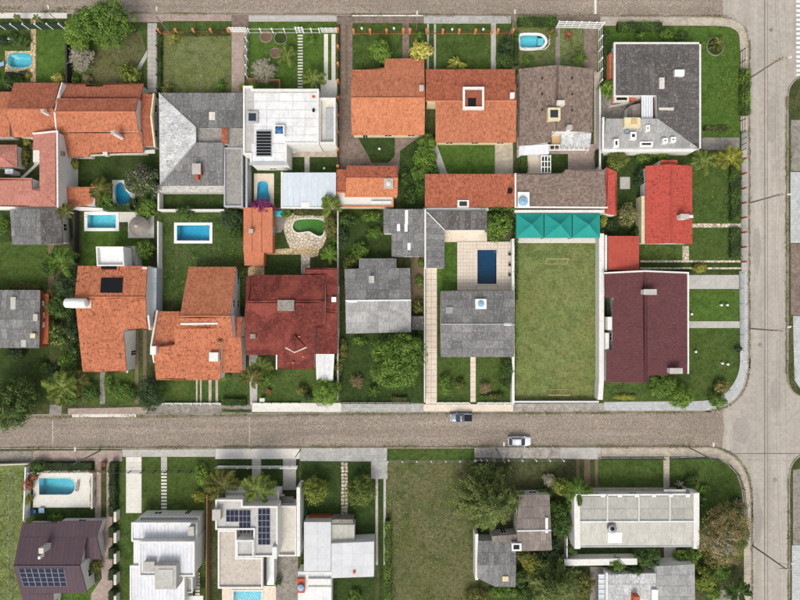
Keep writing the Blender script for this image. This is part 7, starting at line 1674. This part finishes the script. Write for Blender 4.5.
plant('shrub', 'small yellowish round shrub beside the sun loungers', 28, 75.5, 3, L_yg, 'shrub', h=.9, leaf_l=.15)
plant('shrub', 'dark shrub below the sun loungers', 16, 80, 7, L_dark, 'shrub', h=1.4, leaf_l=.25)
palm('dwarf_palm', 'small pavement palm left on the verge by the mesh fence', 17, 18, 4.2, 2.2, 9, L_palm); palm('dwarf_palm', 'small pavement palm right on the verge by the mesh fence', 37, 19, 4.5, 2.2, 9, L_palm)
rosette('cycad', 'spiky yellow green cycad at the upper left of the plain lawn', 174.5, 40, 7.5, L_yg, 1.1); rosette('cycad', 'spiky cycad at the lower left of the plain lawn', 168.5, 89, 8, L_olive, 1.0); rosette('cycad', 'spiky cycad at the lower right of the plain lawn', 220.5, 88, 8.5, L_mid, 1.0); rosette('cycad', 'small spiky plant beside the paved driveway end', 242, 87, 4.5, L_yg, .8)
hedge('low_hedge', 'low hedge behind the orange pillared fence', [(176, 35), (230, 34.5)], .7, .6, L_olive, .16); hedge('creeper_hedge', 'thin creeper hedge along the dark posted wire fence', [(161.3, 37), (161.3, 92)], .6, .9, L_hedge, .2, .7)
hedge('creeper_hedge', 'thin creeper strip beside the white side fence', [(246.3, 36), (246.3, 80)], .5, .6, L_olive, .2, .5)
twig_shrub('bare_shrub', 'pale grey leafless shrub on the lawn with round beds', 263.5, 70, 13, 2.6, n=150); palm('yucca_palm', 'yellow green palm in the round mulch bed', 287, 57, 11, 2.4, 10, L_palm, tilt=.8); palm('garden_palm', 'drooping palm at the end of the wheel strips', 313.5, 80, 12, 4.0, 9, L_palm, tilt=.3)
plant('shrub', 'low weedy shrub behind the short white fence piece', 312, 40, 5, L_mid, 'shrub', h=1.0, leaf_l=.2)
plant('round_tree', 'round bright green tree behind the orange fence', 380, 49.5, 12, L_bright, h=4.2, leaf_l=.26, leaf_w=.2, cr=.5)
plant('yellow_tree', 'round yellow leaved tree at the gable of the bright orange house', 420.5, 50, 12, L_yellow, h=4.0, leaf_l=.34, leaf_w=.24, cr=.55, mat2=L_yg, mix2=.2)
plant('shrub', 'dark shrub between yellow tree and street pole', 420, 36, 6, L_mid, 'shrub', h=1.8, leaf_l=.25); plant('shrub', 'dark clump at the foot of the round green tree', 379, 66, 4.5, L_deep, 'shrub', h=1.2, leaf_l=.22)
rosette('broadleaf_plant', 'yellow banana like plant above the light well roof', 458, 66, 11, L_yg, 2.0, 26, broad=.2)
plant('dark_bush', 'upper dark leafy bush beside the narrow concrete walk', 506, 46, 8.5, L_deep, 'bush', h=3.0, leaf_l=.26); plant('dark_bush', 'lower dark leafy bush beside the narrow concrete walk', 505, 60, 9, L_dark, 'bush', h=3.0, ry=9, leaf_l=.26)
hedge('hedge', 'clipped bright hedge above the rounded pool', [(517, 24), (555, 23.5)], 1.5, 1.4, L_hedge, .2); hedge('hedge', 'green creeper hedge left of the rounded pool', [(515.5, 34), (515.5, 66)], .9, 1.2, L_hedge, .2, .7)
plant('shrub', 'leafy shrub between the rounded pool and brown walk', 552, 34, 5.5, L_olive, 'shrub', h=2.0, leaf_l=.26); rosette('bromeliad', 'rust coloured bromeliad clump on the small front lawn', 567.5, 36, 5.5, L_rust, .8, 26, broad=.14)
palm('dwarf_palm', 'small palm left below the rounded pool', 528, 62, 6.5, 1.4, 10, L_mid); palm('dwarf_palm', 'small palm right beside the brick driveway', 580, 59, 7, 1.6, 10, L_mid)
plant('bright_tree', 'bright green bushy tree at the corner of the grey courtyard', 609, 88.5, 9.5, L_bright, h=3.6, leaf_l=.28)
hedge('hedge', 'green hedge along the top of the corner lawn', [(616, 28.5), (660, 28.5)], 1.7, 1.1, L_hedge, .22); plant('shrub', 'leafy shrub in front of the grey corner house', 668, 33, 9, L_mid, 'shrub', h=1.8, ry=6, leaf_l=.26); plant('shrub', 'darker shrub right of the leafy one at the grey corner house', 682, 37, 7, L_dark, 'shrub', h=1.5, leaf_l=.26); rosette('agave', 'spiky agave left in front of the grey corner house', 640, 38, 6, L_mid, .9, 18)
hedge('hedge', 'bright clipped hedge along the corner pavement', [(742.6, 71), (742.6, 116)], 1.7, 1.3, L_bright, .2); rosette('agave', 'grey green agave in the round planted bed', 716, 45.5, 8.5, L_olive, 1.2, 44); hedge('low_hedge', 'low pale hedge along the grey driveway', [(703, 129.5), (726, 129)], .8, .7, L_olive, .2)
hedge('creeper_hedge', 'dark shrub strip beside the terracotta roofed store', [(605, 32), (605, 80)], 1.2, 1.0, L_hedge, .24, .6)
# -- middle row
plant('flowering_tree', 'dark tree dotted with pink blossom beside the curved pool', 141, 179, 18.5, L_dark, h=5.0, flower=L_pinkfl, fmix=.2, leaf_l=.3, leaf_w=.17); plant('shrub', 'yellow green shrub at the foot of the tall white wall', 72, 163, 6, L_yg, 'shrub', h=1.7, leaf_l=.24)
palm('garden_palm', 'feathery palm beside the orange lean-to roof', 100, 190, 12, 2.8, 12, L_olive); palm('garden_palm', 'lower feathery palm between lean-to and curved pool', 104, 200, 10, 2.2, 11, L_mid); plant('shrub', 'round dark shrub right of the curved pool', 132, 202, 4.5, L_deep, 'shrub', h=1.4, leaf_l=.2); plant('bush', 'green bush below the pink flowering tree', 149, 205, 9, L_mid, 'bush', h=2.2, leaf_l=.28); plant('bush', 'bright leafy bush above the straw parasol', 143, 213, 8, L_bright, 'bush', h=1.8, leaf_l=.3); hedge('creeper_hedge', 'green creeper along the white wall by the curved pool', [(104, 208), (134, 208.5)], 1.0, 1.8, L_hedge, .22)
plant('leafy_tree', 'dark leafy tree below the straw parasol', 144, 249, 10, L_mid, h=3.4, ry=11, leaf_l=.32); plant('bush', 'dark clump against the white wall by the pink flowering tree', 155, 190, 6, L_deep, 'bush', h=2.2, ry=12, leaf_l=.26)
plant('olive_tree', 'small dark tree against the white wall above the framed pool', 184, 211.5, 9.5, L_dark, h=3.2, ry=7.5, leaf_l=.26); plant('big_bush', 'large dark bush beside the orange annex', 231, 218, 12.5, L_deep, 'bush', h=3.4, ry=12, leaf_l=.26); plant('bush', 'dark bush beside the upper corner of the L shaped roof', 241, 272, 5.5, L_dark, 'bush', h=2.2, ry=8, leaf_l=.26)
plant('bougainvillea', 'magenta bougainvillea spilling over the annex roof', 263, 206.5, 15, L_magenta, 'bush', h=3.9, ry=8, leaf_l=.24, leaf_w=.2, mat2=L_dark, mix2=.12, lump=.3); plant('shrub', 'green shrub at the corner of the blue grey metal roof', 286, 213, 5.5, L_mid, 'shrub', h=1.7, leaf_l=.22); hedge('hedge', 'clipped hedge above the green kidney pool', [(295, 213), (326, 213)], 1.1, 1.0, L_olive, .2)
palm('garden_palm', 'palm hanging over the green kidney pool', 331, 206, 11, 3.6, 12, L_palm); plant('bush', 'loose bush right of the green kidney pool', 330, 225, 8, L_olive, 'bush', h=2.2, ry=13, leaf_l=.28); palm('garden_palm', 'yellow green palm below the kidney pool terrace', 329, 255, 9, 2.4, 12, L_bright); plant('shrub', 'shrub at the top right of the dark red roof', 333, 243, 6, L_mid, 'shrub', h=1.8, ry=10, leaf_l=.26)
plant('leafy_bush', 'upper leafy bush between orange and red clay houses', 427, 143, 11, L_mid, 'bush', h=3.6, ry=12, leaf_l=.32); plant('leafy_bush', 'middle leafy bush between orange and red clay houses', 425, 157, 13, L_bright, 'bush', h=3.2, ry=10, leaf_l=.32); plant('leafy_bush', 'lower leafy bush between orange and red clay houses', 428, 170, 11, L_mid, 'bush', h=2.8, ry=10, leaf_l=.32); plant('shrub', 'dark shrub at the lower end of the garden strip', 411, 196, 8, L_dark, 'shrub', h=1.5, ry=10, leaf_l=.26); plant('shrub', 'leafy shrub beside the speckled clay roof', 420, 187, 6, L_hedge, 'shrub', h=1.6, ry=9, leaf_l=.26)
plant('bush', 'leafy bush in the overgrown back lawn', 360, 250, 10, L_mid, 'bush', h=2.2, leaf_l=.34); plant('bush', 'grey green bush at the corner of the light grey roof', 351, 262, 8, L_olive, 'bush', h=2.4, leaf_l=.26, mat2=L_dark, mix2=.4); plant('bush', 'dark bush below the white terrace roof', 348, 220, 11, L_dark, 'bush', h=2.4, ry=8, leaf_l=.32); plant('bush', 'dark bush at the left of the overgrown lawn', 343, 236, 6, L_deep, 'bush', h=2.2, ry=12, leaf_l=.3); plant('bush', 'bright weedy bush under the orange wall strip', 371, 216, 10, L_mid, 'bush', h=1.5, ry=6, leaf_l=.34)
plant('big_tree', 'large round dark green tree on the garden lawn above the street', 397, 361, 31, L_mid, h=8.0, ry=28, leaf_l=.36, leaf_w=.24, cr=.95, lump=.2, mat2=L_bright, mix2=.18)
plant('street_tree', 'round yellow green tree overhanging the white pavement', 326.5, 393, 16, L_bright, h=4.6, ry=15, leaf_l=.34, leaf_w=.17); plant('bush', 'thin bush beside the white carport', 337, 365, 5, L_olive, 'bush', h=2.0, ry=13, leaf_l=.26); plant('shrub', 'grey shrub left of the yellow green street tree', 302, 391, 6, L_olive, 'shrub', h=1.8, leaf_l=.24); plant('shrub', 'dark shrub against the yellow green street tree', 308, 397, 5, L_deep, 'shrub', h=1.8, leaf_l=.24)
palm('tall_palm', 'upper palm beside the dark red roof corner', 261, 368, 11, 3.6, 12, L_palm); palm('tall_palm', 'grey green palm left of the dark red roof corner', 252, 378, 12, 4.2, 12, L_olive); palm('tall_palm', 'lower palm on the dark red house lawn', 267, 381, 9, 2.6, 11, L_mid); rosette('red_cordyline', 'round dusky red plant on the front lawn', 269, 391, 4, L_rust, .7, 30)
twig_shrub('dry_shrub', 'dry brown shrub under the big round tree', 357, 381, 7, 1.6, L_dry, M_bark, n=60); palm('dwarf_palm', 'low palm beside the dark iron railing', 374, 392, 6, 1.0, 10, L_mid); hedge('low_hedge', 'clipped low hedge along the dark iron railing', [(391, 398.5), (407, 398.5)], .8, .8, L_olive, .16); plant('shrub', 'small shrub beside the thin stained wall', 343, 350, 5, L_olive, 'shrub', h=1.5, ry=12, leaf_l=.28); plant('shrub', 'weedy shrub under the light grey roof', 360, 341, 9, L_mid, 'shrub', h=1.0, ry=5, leaf_l=.3)
plant('shrub', 'lower shrub between soil strip and cream driveway', 418, 307, 6.5, L_olive, 'shrub', h=2.0, ry=9, leaf_l=.26); plant('shrub', 'small green plant in the soil strip', 419, 280, 3.5, L_mid, 'shrub', h=1.0, ry=6, leaf_l=.24); plant('shrub', 'upper small plant in the soil strip', 421, 262, 3, L_mid, 'shrub', h=.9, ry=5, leaf_l=.24)
plant('bush', 'big leaved bush hanging over the cream pool terrace', 497, 226, 15, L_mid, 'bush', h=3.4, ry=16, leaf_l=.55, leaf_w=.3, lump=.3, mat2=L_bright, mix2=.3); hedge('ivy', 'ivy covering the wall beside the dark blue pool', [(514.3, 208), (514.3, 300)], .5, 2.1, L_hedge, .24, .8, cat='ivy'); hedge('ivy', 'ivy along the eave of the speckled clay roof', [(478, 208.7), (516, 208.7)], 1.0, 2.7, L_bright, .24, .6, cat='ivy')
plant('shrub', 'shrub left on the lawn beside the cream driveway', 446, 384, 8, L_mid, 'shrub', h=2.0, ry=10, leaf_l=.26); plant('shrub', 'grey green shrub left of the narrow slab path', 459.5, 385, 5.5, L_olive, 'shrub', h=1.6, leaf_l=.24, mat2=L_dark, mix2=.4); plant('tall_bush', 'tall dark bush along the long white wall', 507, 373, 8, L_dark, 'bush', h=2.6, ry=17, leaf_l=.26); twig_shrub('dry_shrub', 'dry shrub on the lawn right of the narrow slab path', 485, 388, 6, 1.3, L_dry, n=50); plant('shrub', 'low dark row of plants behind the white railing', 493, 396, 14, L_dark, 'shrub', h=.9, ry=3.5, leaf_l=.24, mat2=L_rust, mix2=.12)
hedge('box_hedge', 'clipped dark hedge behind the white corrugated lean-to', [(522.5, 155), (522.5, 174)], 1.4, 1.5, L_hedge, .18); hedge('box_hedge', 'dark hedge at the end of the pinkish back yard', [(597.5, 151), (597.5, 168)], 1.1, 1.6, L_deep, .2)
plant('olive_bush', 'loose olive tree below the grey U shaped house', 617.5, 160, 12, L_olive, h=3.4, leaf_l=.42, leaf_w=.13, mat2=L_bright, mix2=.3); plant('bush', 'left green bush along the white wall of the U shaped house', 645, 157, 10, L_mid, 'bush', h=2.0, ry=6.5, leaf_l=.26); plant('bush', 'right green bush along the white wall of the U shaped house', 662, 155, 8, L_bright, 'bush', h=1.8, ry=5.5, leaf_l=.26)
plant('olive_tree', 'round olive green tree in the shady garden', 629, 215, 11.5, L_olive, h=3.6, leaf_l=.24, leaf_w=.16, mat2=L_grey, mix2=.15); plant('bush', 'dark bush beside the red roof wall', 640, 177, 6, L_deep, 'bush', h=2.2, ry=10, leaf_l=.26); plant('shrub', 'yellowish shrub under the teal canopy corner', 604, 220, 3, L_yg, 'shrub', h=1.6, ry=8, leaf_l=.22); plant('bush', 'dark bush left of the olive green tree', 612, 226, 6, L_deep, 'bush', h=1.6, ry=9, leaf_l=.26)
palm('garden_palm', 'left palm on the lawn above the red roof', 704, 162, 13, 3.0, 13, L_palm); palm('garden_palm', 'right golden palm on the lawn above the red roof', 728, 160, 13.5, 3.0, 14, L_yg); hedge('hedge', 'upper clipped hedge along the rust posted fence', [(733.5, 168), (733.5, 221)], 2.0, .9, L_hedge, .22); hedge('hedge', 'lower clipped hedge along the rust posted fence', [(733.5, 228), (733.5, 258)], 2.0, .8, L_dark, .22); plant('shrub', 'round yellow green shrub on the white wheel strips', 701, 268, 8, L_yg, 'shrub', h=1.6, ry=5, leaf_l=.22); hedge('low_hedge', 'low dark hedge beside the concrete driveway', [(640, 272.5), (690, 272.8)], .6, .7, L_deep, .18)
plant('corner_tree', 'darker leafy tree under the maroon roof corner', 664, 386, 16, L_mid, h=3.6, ry=12, leaf_l=.34); plant('corner_tree', 'bright yellow green tree over the curved pavement', 682.5, 397, 13, L_bright, h=4.4, ry=12.5, leaf_l=.28, cr=.5); plant('shrub', 'brownish olive shrub at the curve of the pavement', 722, 388, 9, L_olive, 'shrub', h=2.0, ry=8, leaf_l=.24, mat2=L_dry, mix2=.35); plant('bush', 'round green bush overhanging the curved pavement', 718.5, 401, 9, L_mid, 'bush', h=2.6, leaf_l=.26); plant('shrub', 'small dark shrub beside the thin grey fence', 738.5, 349, 3.6, L_deep, 'shrub', h=1.0, leaf_l=.2); plant('shrub', 'small bushes along the maroon house lawn', 625, 397, 12, L_yg, 'shrub', h=.8, ry=3, leaf_l=.22); hedge('creeper_hedge', 'creeper on the wide white wall', [(604.5, 293), (604.5, 318)], .5, 2.0, L_deep, .2)
# -- left edge jungle
palm('jungle_palm', 'upper dark palm in the tree strip at the left', 61, 262, 15, 5.0, 14, L_mid); plant('jungle_tree', 'dark narrow tree below the upper left palm', 67, 284, 12, L_deep, h=5.5, ry=17, leaf_l=.34); plant('jungle_tree', 'dark tree beside the oval white water tank', 58, 307, 13, L_dark, h=5.0, ry=13, leaf_l=.34); plant('jungle_tree', 'yellow flowering tree in the dark tree strip', 60, 335, 13, L_dark, h=4.6, ry=15, leaf_l=.3, flower=L_yellow, fmix=.14); plant('jungle_tree', 'dark slim tree against the spotted orange roof', 72, 330, 7, L_deep, h=4.2, ry=18, leaf_l=.3); plant('jungle_tree', 'leafy clump at the foot of the tree strip', 66, 362, 9, L_mid, h=3.2, ry=12, leaf_l=.34); plant('bush', 'olive bush under the brown wall at the left', 50, 300, 7, L_olive, 'bush', h=2.4, ry=14, leaf_l=.26)
palm('feather_palm', 'pale feathery palm by the left pavement ramp', 63, 387, 17, 3.6, 15, L_palm); palm('feather_palm', 'second feathery palm beside the broken pavement', 79, 383, 13, 3.0, 13, L_olive); plant('bush', 'dark bush between feathery palms and narrow walk', 90, 391, 9, L_dark, 'bush', h=1.8, ry=11, leaf_l=.28); plant('bush', 'green bush in front of the heater house', 121, 391, 9, L_mid, 'bush', h=1.8, ry=9, leaf_l=.3); plant('street_tree', 'round dark blue green tree overhanging the pavement in the left half', 150, 393.5, 14, L_deep, h=4.6, ry=19, leaf_l=.26)
plant('street_tree', 'big dark tree at the left edge over the cobbled street', 6, 404, 27, L_dark, h=8.0, ry=30, leaf_l=.4, leaf_w=.22, mat2=L_olive, mix2=.15); plant('bush', 'dark low bush above the big left edge tree', 15, 354, 10, L_deep, 'bush', h=2.0, ry=7, leaf_l=.3); palm('garden_palm', 'palm standing over the grey shed corner', 65, 211, 9, 4.2, 11, L_olive); plant('shrub', 'shrub row under the rear lawn at the left edge', 24, 287, 18, L_olive, 'shrub', h=.9, ry=4, leaf_l=.26); plant('shrub', 'small dark shrub at the left edge by the grey shed', 3, 226, 6, L_mid, 'shrub', h=1.5, ry=9, leaf_l=.26)
plant('shrub', 'dark shrub in the pink house courtyard', 24, 156, 4.5, L_olive, 'shrub', h=1.5, ry=11, leaf_l=.24); plant('shrub', 'small yellow shrub in the pink house courtyard', 26, 141.5, 4, L_yg, 'shrub', h=1.3, leaf_l=.22); plant('shrub', 'low bush in front of the L shaped orange roof', 225, 377, 5, L_mid, 'shrub', h=1.0, leaf_l=.24); hedge('box_hedge', 'clipped hedge right of the wide wheel strips', [(223, 401.5), (247, 401.5)], 1.3, 1.0, L_hedge, .2); hedge('low_hedge', 'grass hedge strip on the dirty pavement', [(222, 411), (251, 411)], .5, .25, L_bright, .14)
# -- lower block
hedge('hedge', 'dark hedge row above the lower left pool', [(34, 465.5), (94, 465.5)], 1.6, 1.0, L_deep, .24, .8); plant('bush', 'leafy bush at the left end of the pool hedge', 38, 467, 8, L_dark, 'bush', h=2.0, leaf_l=.28); plant('rust_shrub', 'rust coloured shrub left of the lower left pool', 27.5, 484, 6, L_rust, 'shrub', h=2.2, ry=8, leaf_l=.26); plant('shrub', 'pale yellow shrub below the rust shrub', 27.5, 500, 5, L_yg, 'shrub', h=1.8, ry=6, leaf_l=.24); plant('shrub', 'small orange shrub at the pool hedge corner', 34, 476.5, 4, L_rust, 'shrub', h=1.4, leaf_l=.22); plant('shrub', 'rusty shrub beside the gate of the pink strips', 103, 464, 3, L_rust, 'shrub', h=1.2, leaf_l=.2); plant('shrub', 'low shrub row above the purple roof', 55, 518, 9, L_mid, 'shrub', h=1.1, ry=4, leaf_l=.24); hedge('creeper_hedge', 'narrow flower strip right of the white pool deck', [(93.5, 476), (93.5, 505)], .7, .6, L_olive, .18); plant('bush', 'leafy bush in the purple roof courtyard', 95, 567, 8, L_olive, 'bush', h=2.0, ry=7, leaf_l=.28); hedge('hedge', 'dark hedge along the right side of the pink drive', [(115.5, 461), (115.5, 503)], 1.2, 1.5, L_deep, .24)
plant('shrub', 'bright shrub at the corner by the timber wall', 199, 497, 8, L_yg, 'shrub', h=1.8, ry=7, leaf_l=.26); plant('bush', 'loose bush right of the stepping stone lawn', 201, 475, 8, L_bright, 'bush', h=1.8, ry=13, leaf_l=.3); palm('street_palm', 'left palm in front of the solar roofed house', 223, 486, 17, 4.4, 13, L_olive); palm('street_palm', 'right palm leaning over the solar house terrace', 258.5, 490, 17, 5.4, 13, L_palm); plant('bush', 'dark bush under the left street palm', 214, 492, 7, L_dark, 'bush', h=1.5, leaf_l=.28); rosette('spiky_plant', 'dark spiky plant beside the concrete side drive', 278, 580, 6, L_dark, 1.0, 24)
plant('round_tree', 'left round yellow green tree on the pale house lawn', 315, 491, 14, L_yg, h=4.2, ry=15, leaf_l=.32, leaf_w=.16, mat2=L_mid, mix2=.45); plant('round_tree', 'right round olive tree on the pale house lawn', 360.5, 492, 16, L_olive, h=4.6, ry=17, leaf_l=.34, leaf_w=.17, mat2=L_mid, mix2=.45); hedge('hedge', 'tall bright hedge along the empty plot', [(387.8, 518), (388, 615)], 1.0, 1.7, L_bright, .22); plant('shrub', 'dark shrub by the lower wheel strip end', 355, 598, 8, L_mid, 'shrub', h=1.5, leaf_l=.28)
conifer('feathery_conifer', 'large feathery olive conifer beside the empty plot', 492, 503, 34, L_needle, 10.5); conifer('feathery_conifer', 'smaller feathery conifer at the bottom beside the wild garden', 556, 588, 27, L_needle, 7.5)
plant('bush', 'yellow bush in the wild garden', 531, 564, 11, L_yg, 'bush', h=2.6, ry=11, leaf_l=.3); plant('bush', 'dark bush right of the derelict roof', 548, 556, 10, L_deep, 'bush', h=2.6, leaf_l=.3); plant('wild_tree', 'dark green tree between derelict and cream roofs', 561, 522, 12, L_dark, h=4.4, ry=18, leaf_l=.32); plant('wild_tree', 'yellow green tree above the dark one beside the cream roof', 562, 487, 10, L_yg, h=3.8, ry=9, leaf_l=.3, mat2=L_mid, mix2=.5); palm('wild_palm', 'palm beside the left gable of the cream roof', 578, 492, 14, 4.0, 13, L_mid); plant('bush', 'green bush at the upper corner of the derelict roof', 544, 494, 8, L_mid, 'bush', h=2.0, ry=5, leaf_l=.28); twig_shrub('bare_shrub', 'small pale bare shrub in the wild garden', 549, 480, 7, 1.6, n=60); plant('bush', 'weedy bush at the bottom of the empty plot', 476, 596, 12, L_olive, 'bush', h=1.8, ry=9, leaf_l=.28); plant('bush', 'low weeds below the mouldy outbuilding', 505, 592, 18, L_mid, 'bush', h=1.4, ry=6, leaf_l=.28); plant('bush', 'dark bush at the bottom centre right', 528, 594, 12, L_dark, 'bush', h=2.0, ry=9, leaf_l=.28); plant('bush', 'bush above the lower conifer', 566, 565, 9, L_dark, 'bush', h=2.4, ry=9, leaf_l=.3); plant('bush', 'mixed bushes left of the gravel yard', 584, 586, 11, L_olive, 'bush', h=2.6, ry=14, leaf_l=.28)
plant('yard_bush', 'bright green bush left in the yard below the cream roof', 616, 565, 11, L_mid, 'bush', h=3.0, ry=8, leaf_l=.28); plant('yard_bush', 'dark leafy tree overhanging the mottled white roof', 649, 557, 15, L_dark, h=4.0, ry=12, leaf_l=.32); plant('yard_bush', 'yellow green bush beside the concrete passage', 683, 557, 9, L_bright, 'bush', h=2.4, ry=7, leaf_l=.28); plant('yard_bush', 'low dark bush against the mottled white roof', 636, 571, 10, L_dark, 'bush', h=3.2, ry=5, leaf_l=.28)
plant('dry_tree', 'big half bare brown tree beside the lower asphalt street', 728, 536, 27, L_dry, h=8.0, ry=31, dens=.62, leaf_l=.26, leaf_w=.16, mat2=L_olive, mix2=.38, lump=.3, fill=.5)
twig_shrub('bare_branches', 'pale bare branches spreading in the middle of the half bare tree', 722, 543, 20, 9.8, L_dry, M_palebark, n=34, dens=.3, cat='tree', thick=3.2)
plant('bush', 'olive green bush below the half bare tree', 706, 580, 11, L_yg, 'bush', h=2.8, ry=14, leaf_l=.28, mat2=L_mid, mix2=.5); plant('bush', 'green bush against the right end of the mottled roof', 722, 572, 11, L_mid, 'bush', h=2.4, ry=10, leaf_l=.28); palm('corner_palm', 'dark palm at the bottom beside the asphalt street', 738, 592, 13, 2.6, 14, L_dark); plant('bush', 'round bush in front of the cream roof corner', 693, 484, 9, L_dark, 'bush', h=2.0, leaf_l=.26, mat2=L_olive, mix2=.3); rosette('spiky_plant', 'grey spiky pot plant at the cream roof porch', 679, 483, 4.5, L_grey, .8, 22); plant('shrub', 'shrub right of the round bush on the corner lawn', 704, 490, 8, L_mid, 'shrub', h=1.3, ry=6, leaf_l=.26); plant('bush', 'dark bush by the fence above the half bare tree', 739, 505, 6, L_deep, 'bush', h=2.0, ry=9, leaf_l=.26)
plant('street_tree', 'dark green bush at the foot of the pole by the half bare tree', 744, 533, 6, L_dark, 'bush', h=2.4, ry=16, leaf_l=.28)

# -- undergrowth filling the gaps between the bigger plants
for x, y, r, ry, mt, hh, l in ((48, 268, 7, 9, L_dark, 1.8, 'dark undergrowth at the foot of the upper left palm'), (70, 306, 6, 9, L_deep, 2.6, 'deep green undergrowth under the oval white tank'), (51, 322, 6, 8, L_dark, 2.0, 'dark undergrowth beside the terracotta side strip'), (73, 352, 7, 12, L_dark, 2.6, 'dark undergrowth along the lower spotted roof edge'), (55, 372, 9, 9, L_deep, 1.8, 'dark undergrowth above the pale feathery palm'), (42, 366, 8, 8, L_dark, 1.5, 'low dark bush on the shady left lawn'), (70, 398, 9, 6, L_mid, 1.4, 'leafy clump between the two feathery palms'), (108, 382, 6, 9, L_mid, 1.3, 'leafy clump right of the narrow concrete walk'), (132, 393, 7, 8, L_dark, 1.5, 'low bush left of the round dark blue green tree'),
    (524, 556, 8, 6, L_olive, 3.2, 'creeper clump growing over the lower edge of the brown derelict roof'), (520, 578, 9, 10, L_dark, 2.4, 'dark thicket between outbuilding and yellow bush'), (541, 575, 11, 10, L_mid, 2.8, 'green thicket in front of the lower conifer'), (553, 545, 8, 9, L_deep, 2.6, 'deep green thicket at the derelict roof corner'), (572, 548, 6, 9, L_dark, 2.2, 'dark thicket beside the thin white post wall'), (556, 508, 7, 8, L_mid, 2.8, 'leafy clump at the upper right of the brown derelict roof'), (521, 497, 7, 6, L_needle, 3.3, 'feathery branch clump over the brown roof edge'), (571, 505, 7, 12, L_mid, 3.0, 'leafy clump against the left gable of the cream roof'),
    (696, 552, 7, 9, L_mid, 2.4, 'leafy thicket at the lower right corner of the cream roof'), (712, 560, 9, 8, L_olive, 2.6, 'olive thicket under the half bare tree'), (715, 594, 9, 7, L_bright, 1.6, 'bright low bush at the bottom beside the grey pad'), (702, 503, 5, 9, L_dark, 2.2, 'dark clump against the right gable of the cream roof'),
    (346, 275, 4, 14, L_deep, 1.8, 'dark strip of shrubs left of the light grey roof'), (375, 232, 9, 7, L_mid, 1.2, 'leafy weeds in the middle of the overgrown back lawn'), (418, 340, 4, 9, L_dark, 1.6, 'dark shrub under the slate lean-to strip'), (405, 176, 5, 10, L_dark, 1.3, 'dark planting at the left of the shady garden strip'), (417, 172, 6, 9, L_mid, 1.5, 'leafy planting in the middle of the shady garden strip'), (636, 232, 7, 7, L_dark, 1.6, 'dark bush below the round olive green tree'), (613, 178, 4, 9, L_mid, 1.5, 'leafy bush right of the narrow red lean-to'), (235, 232, 8, 7, L_dark, 1.8, 'small dark bush below the large bush by the annex')):
    plant('leafy_bush', l, x, y, r, mt, 'bush', h=hh, ry=ry, leaf_l=.3, lump=.35)
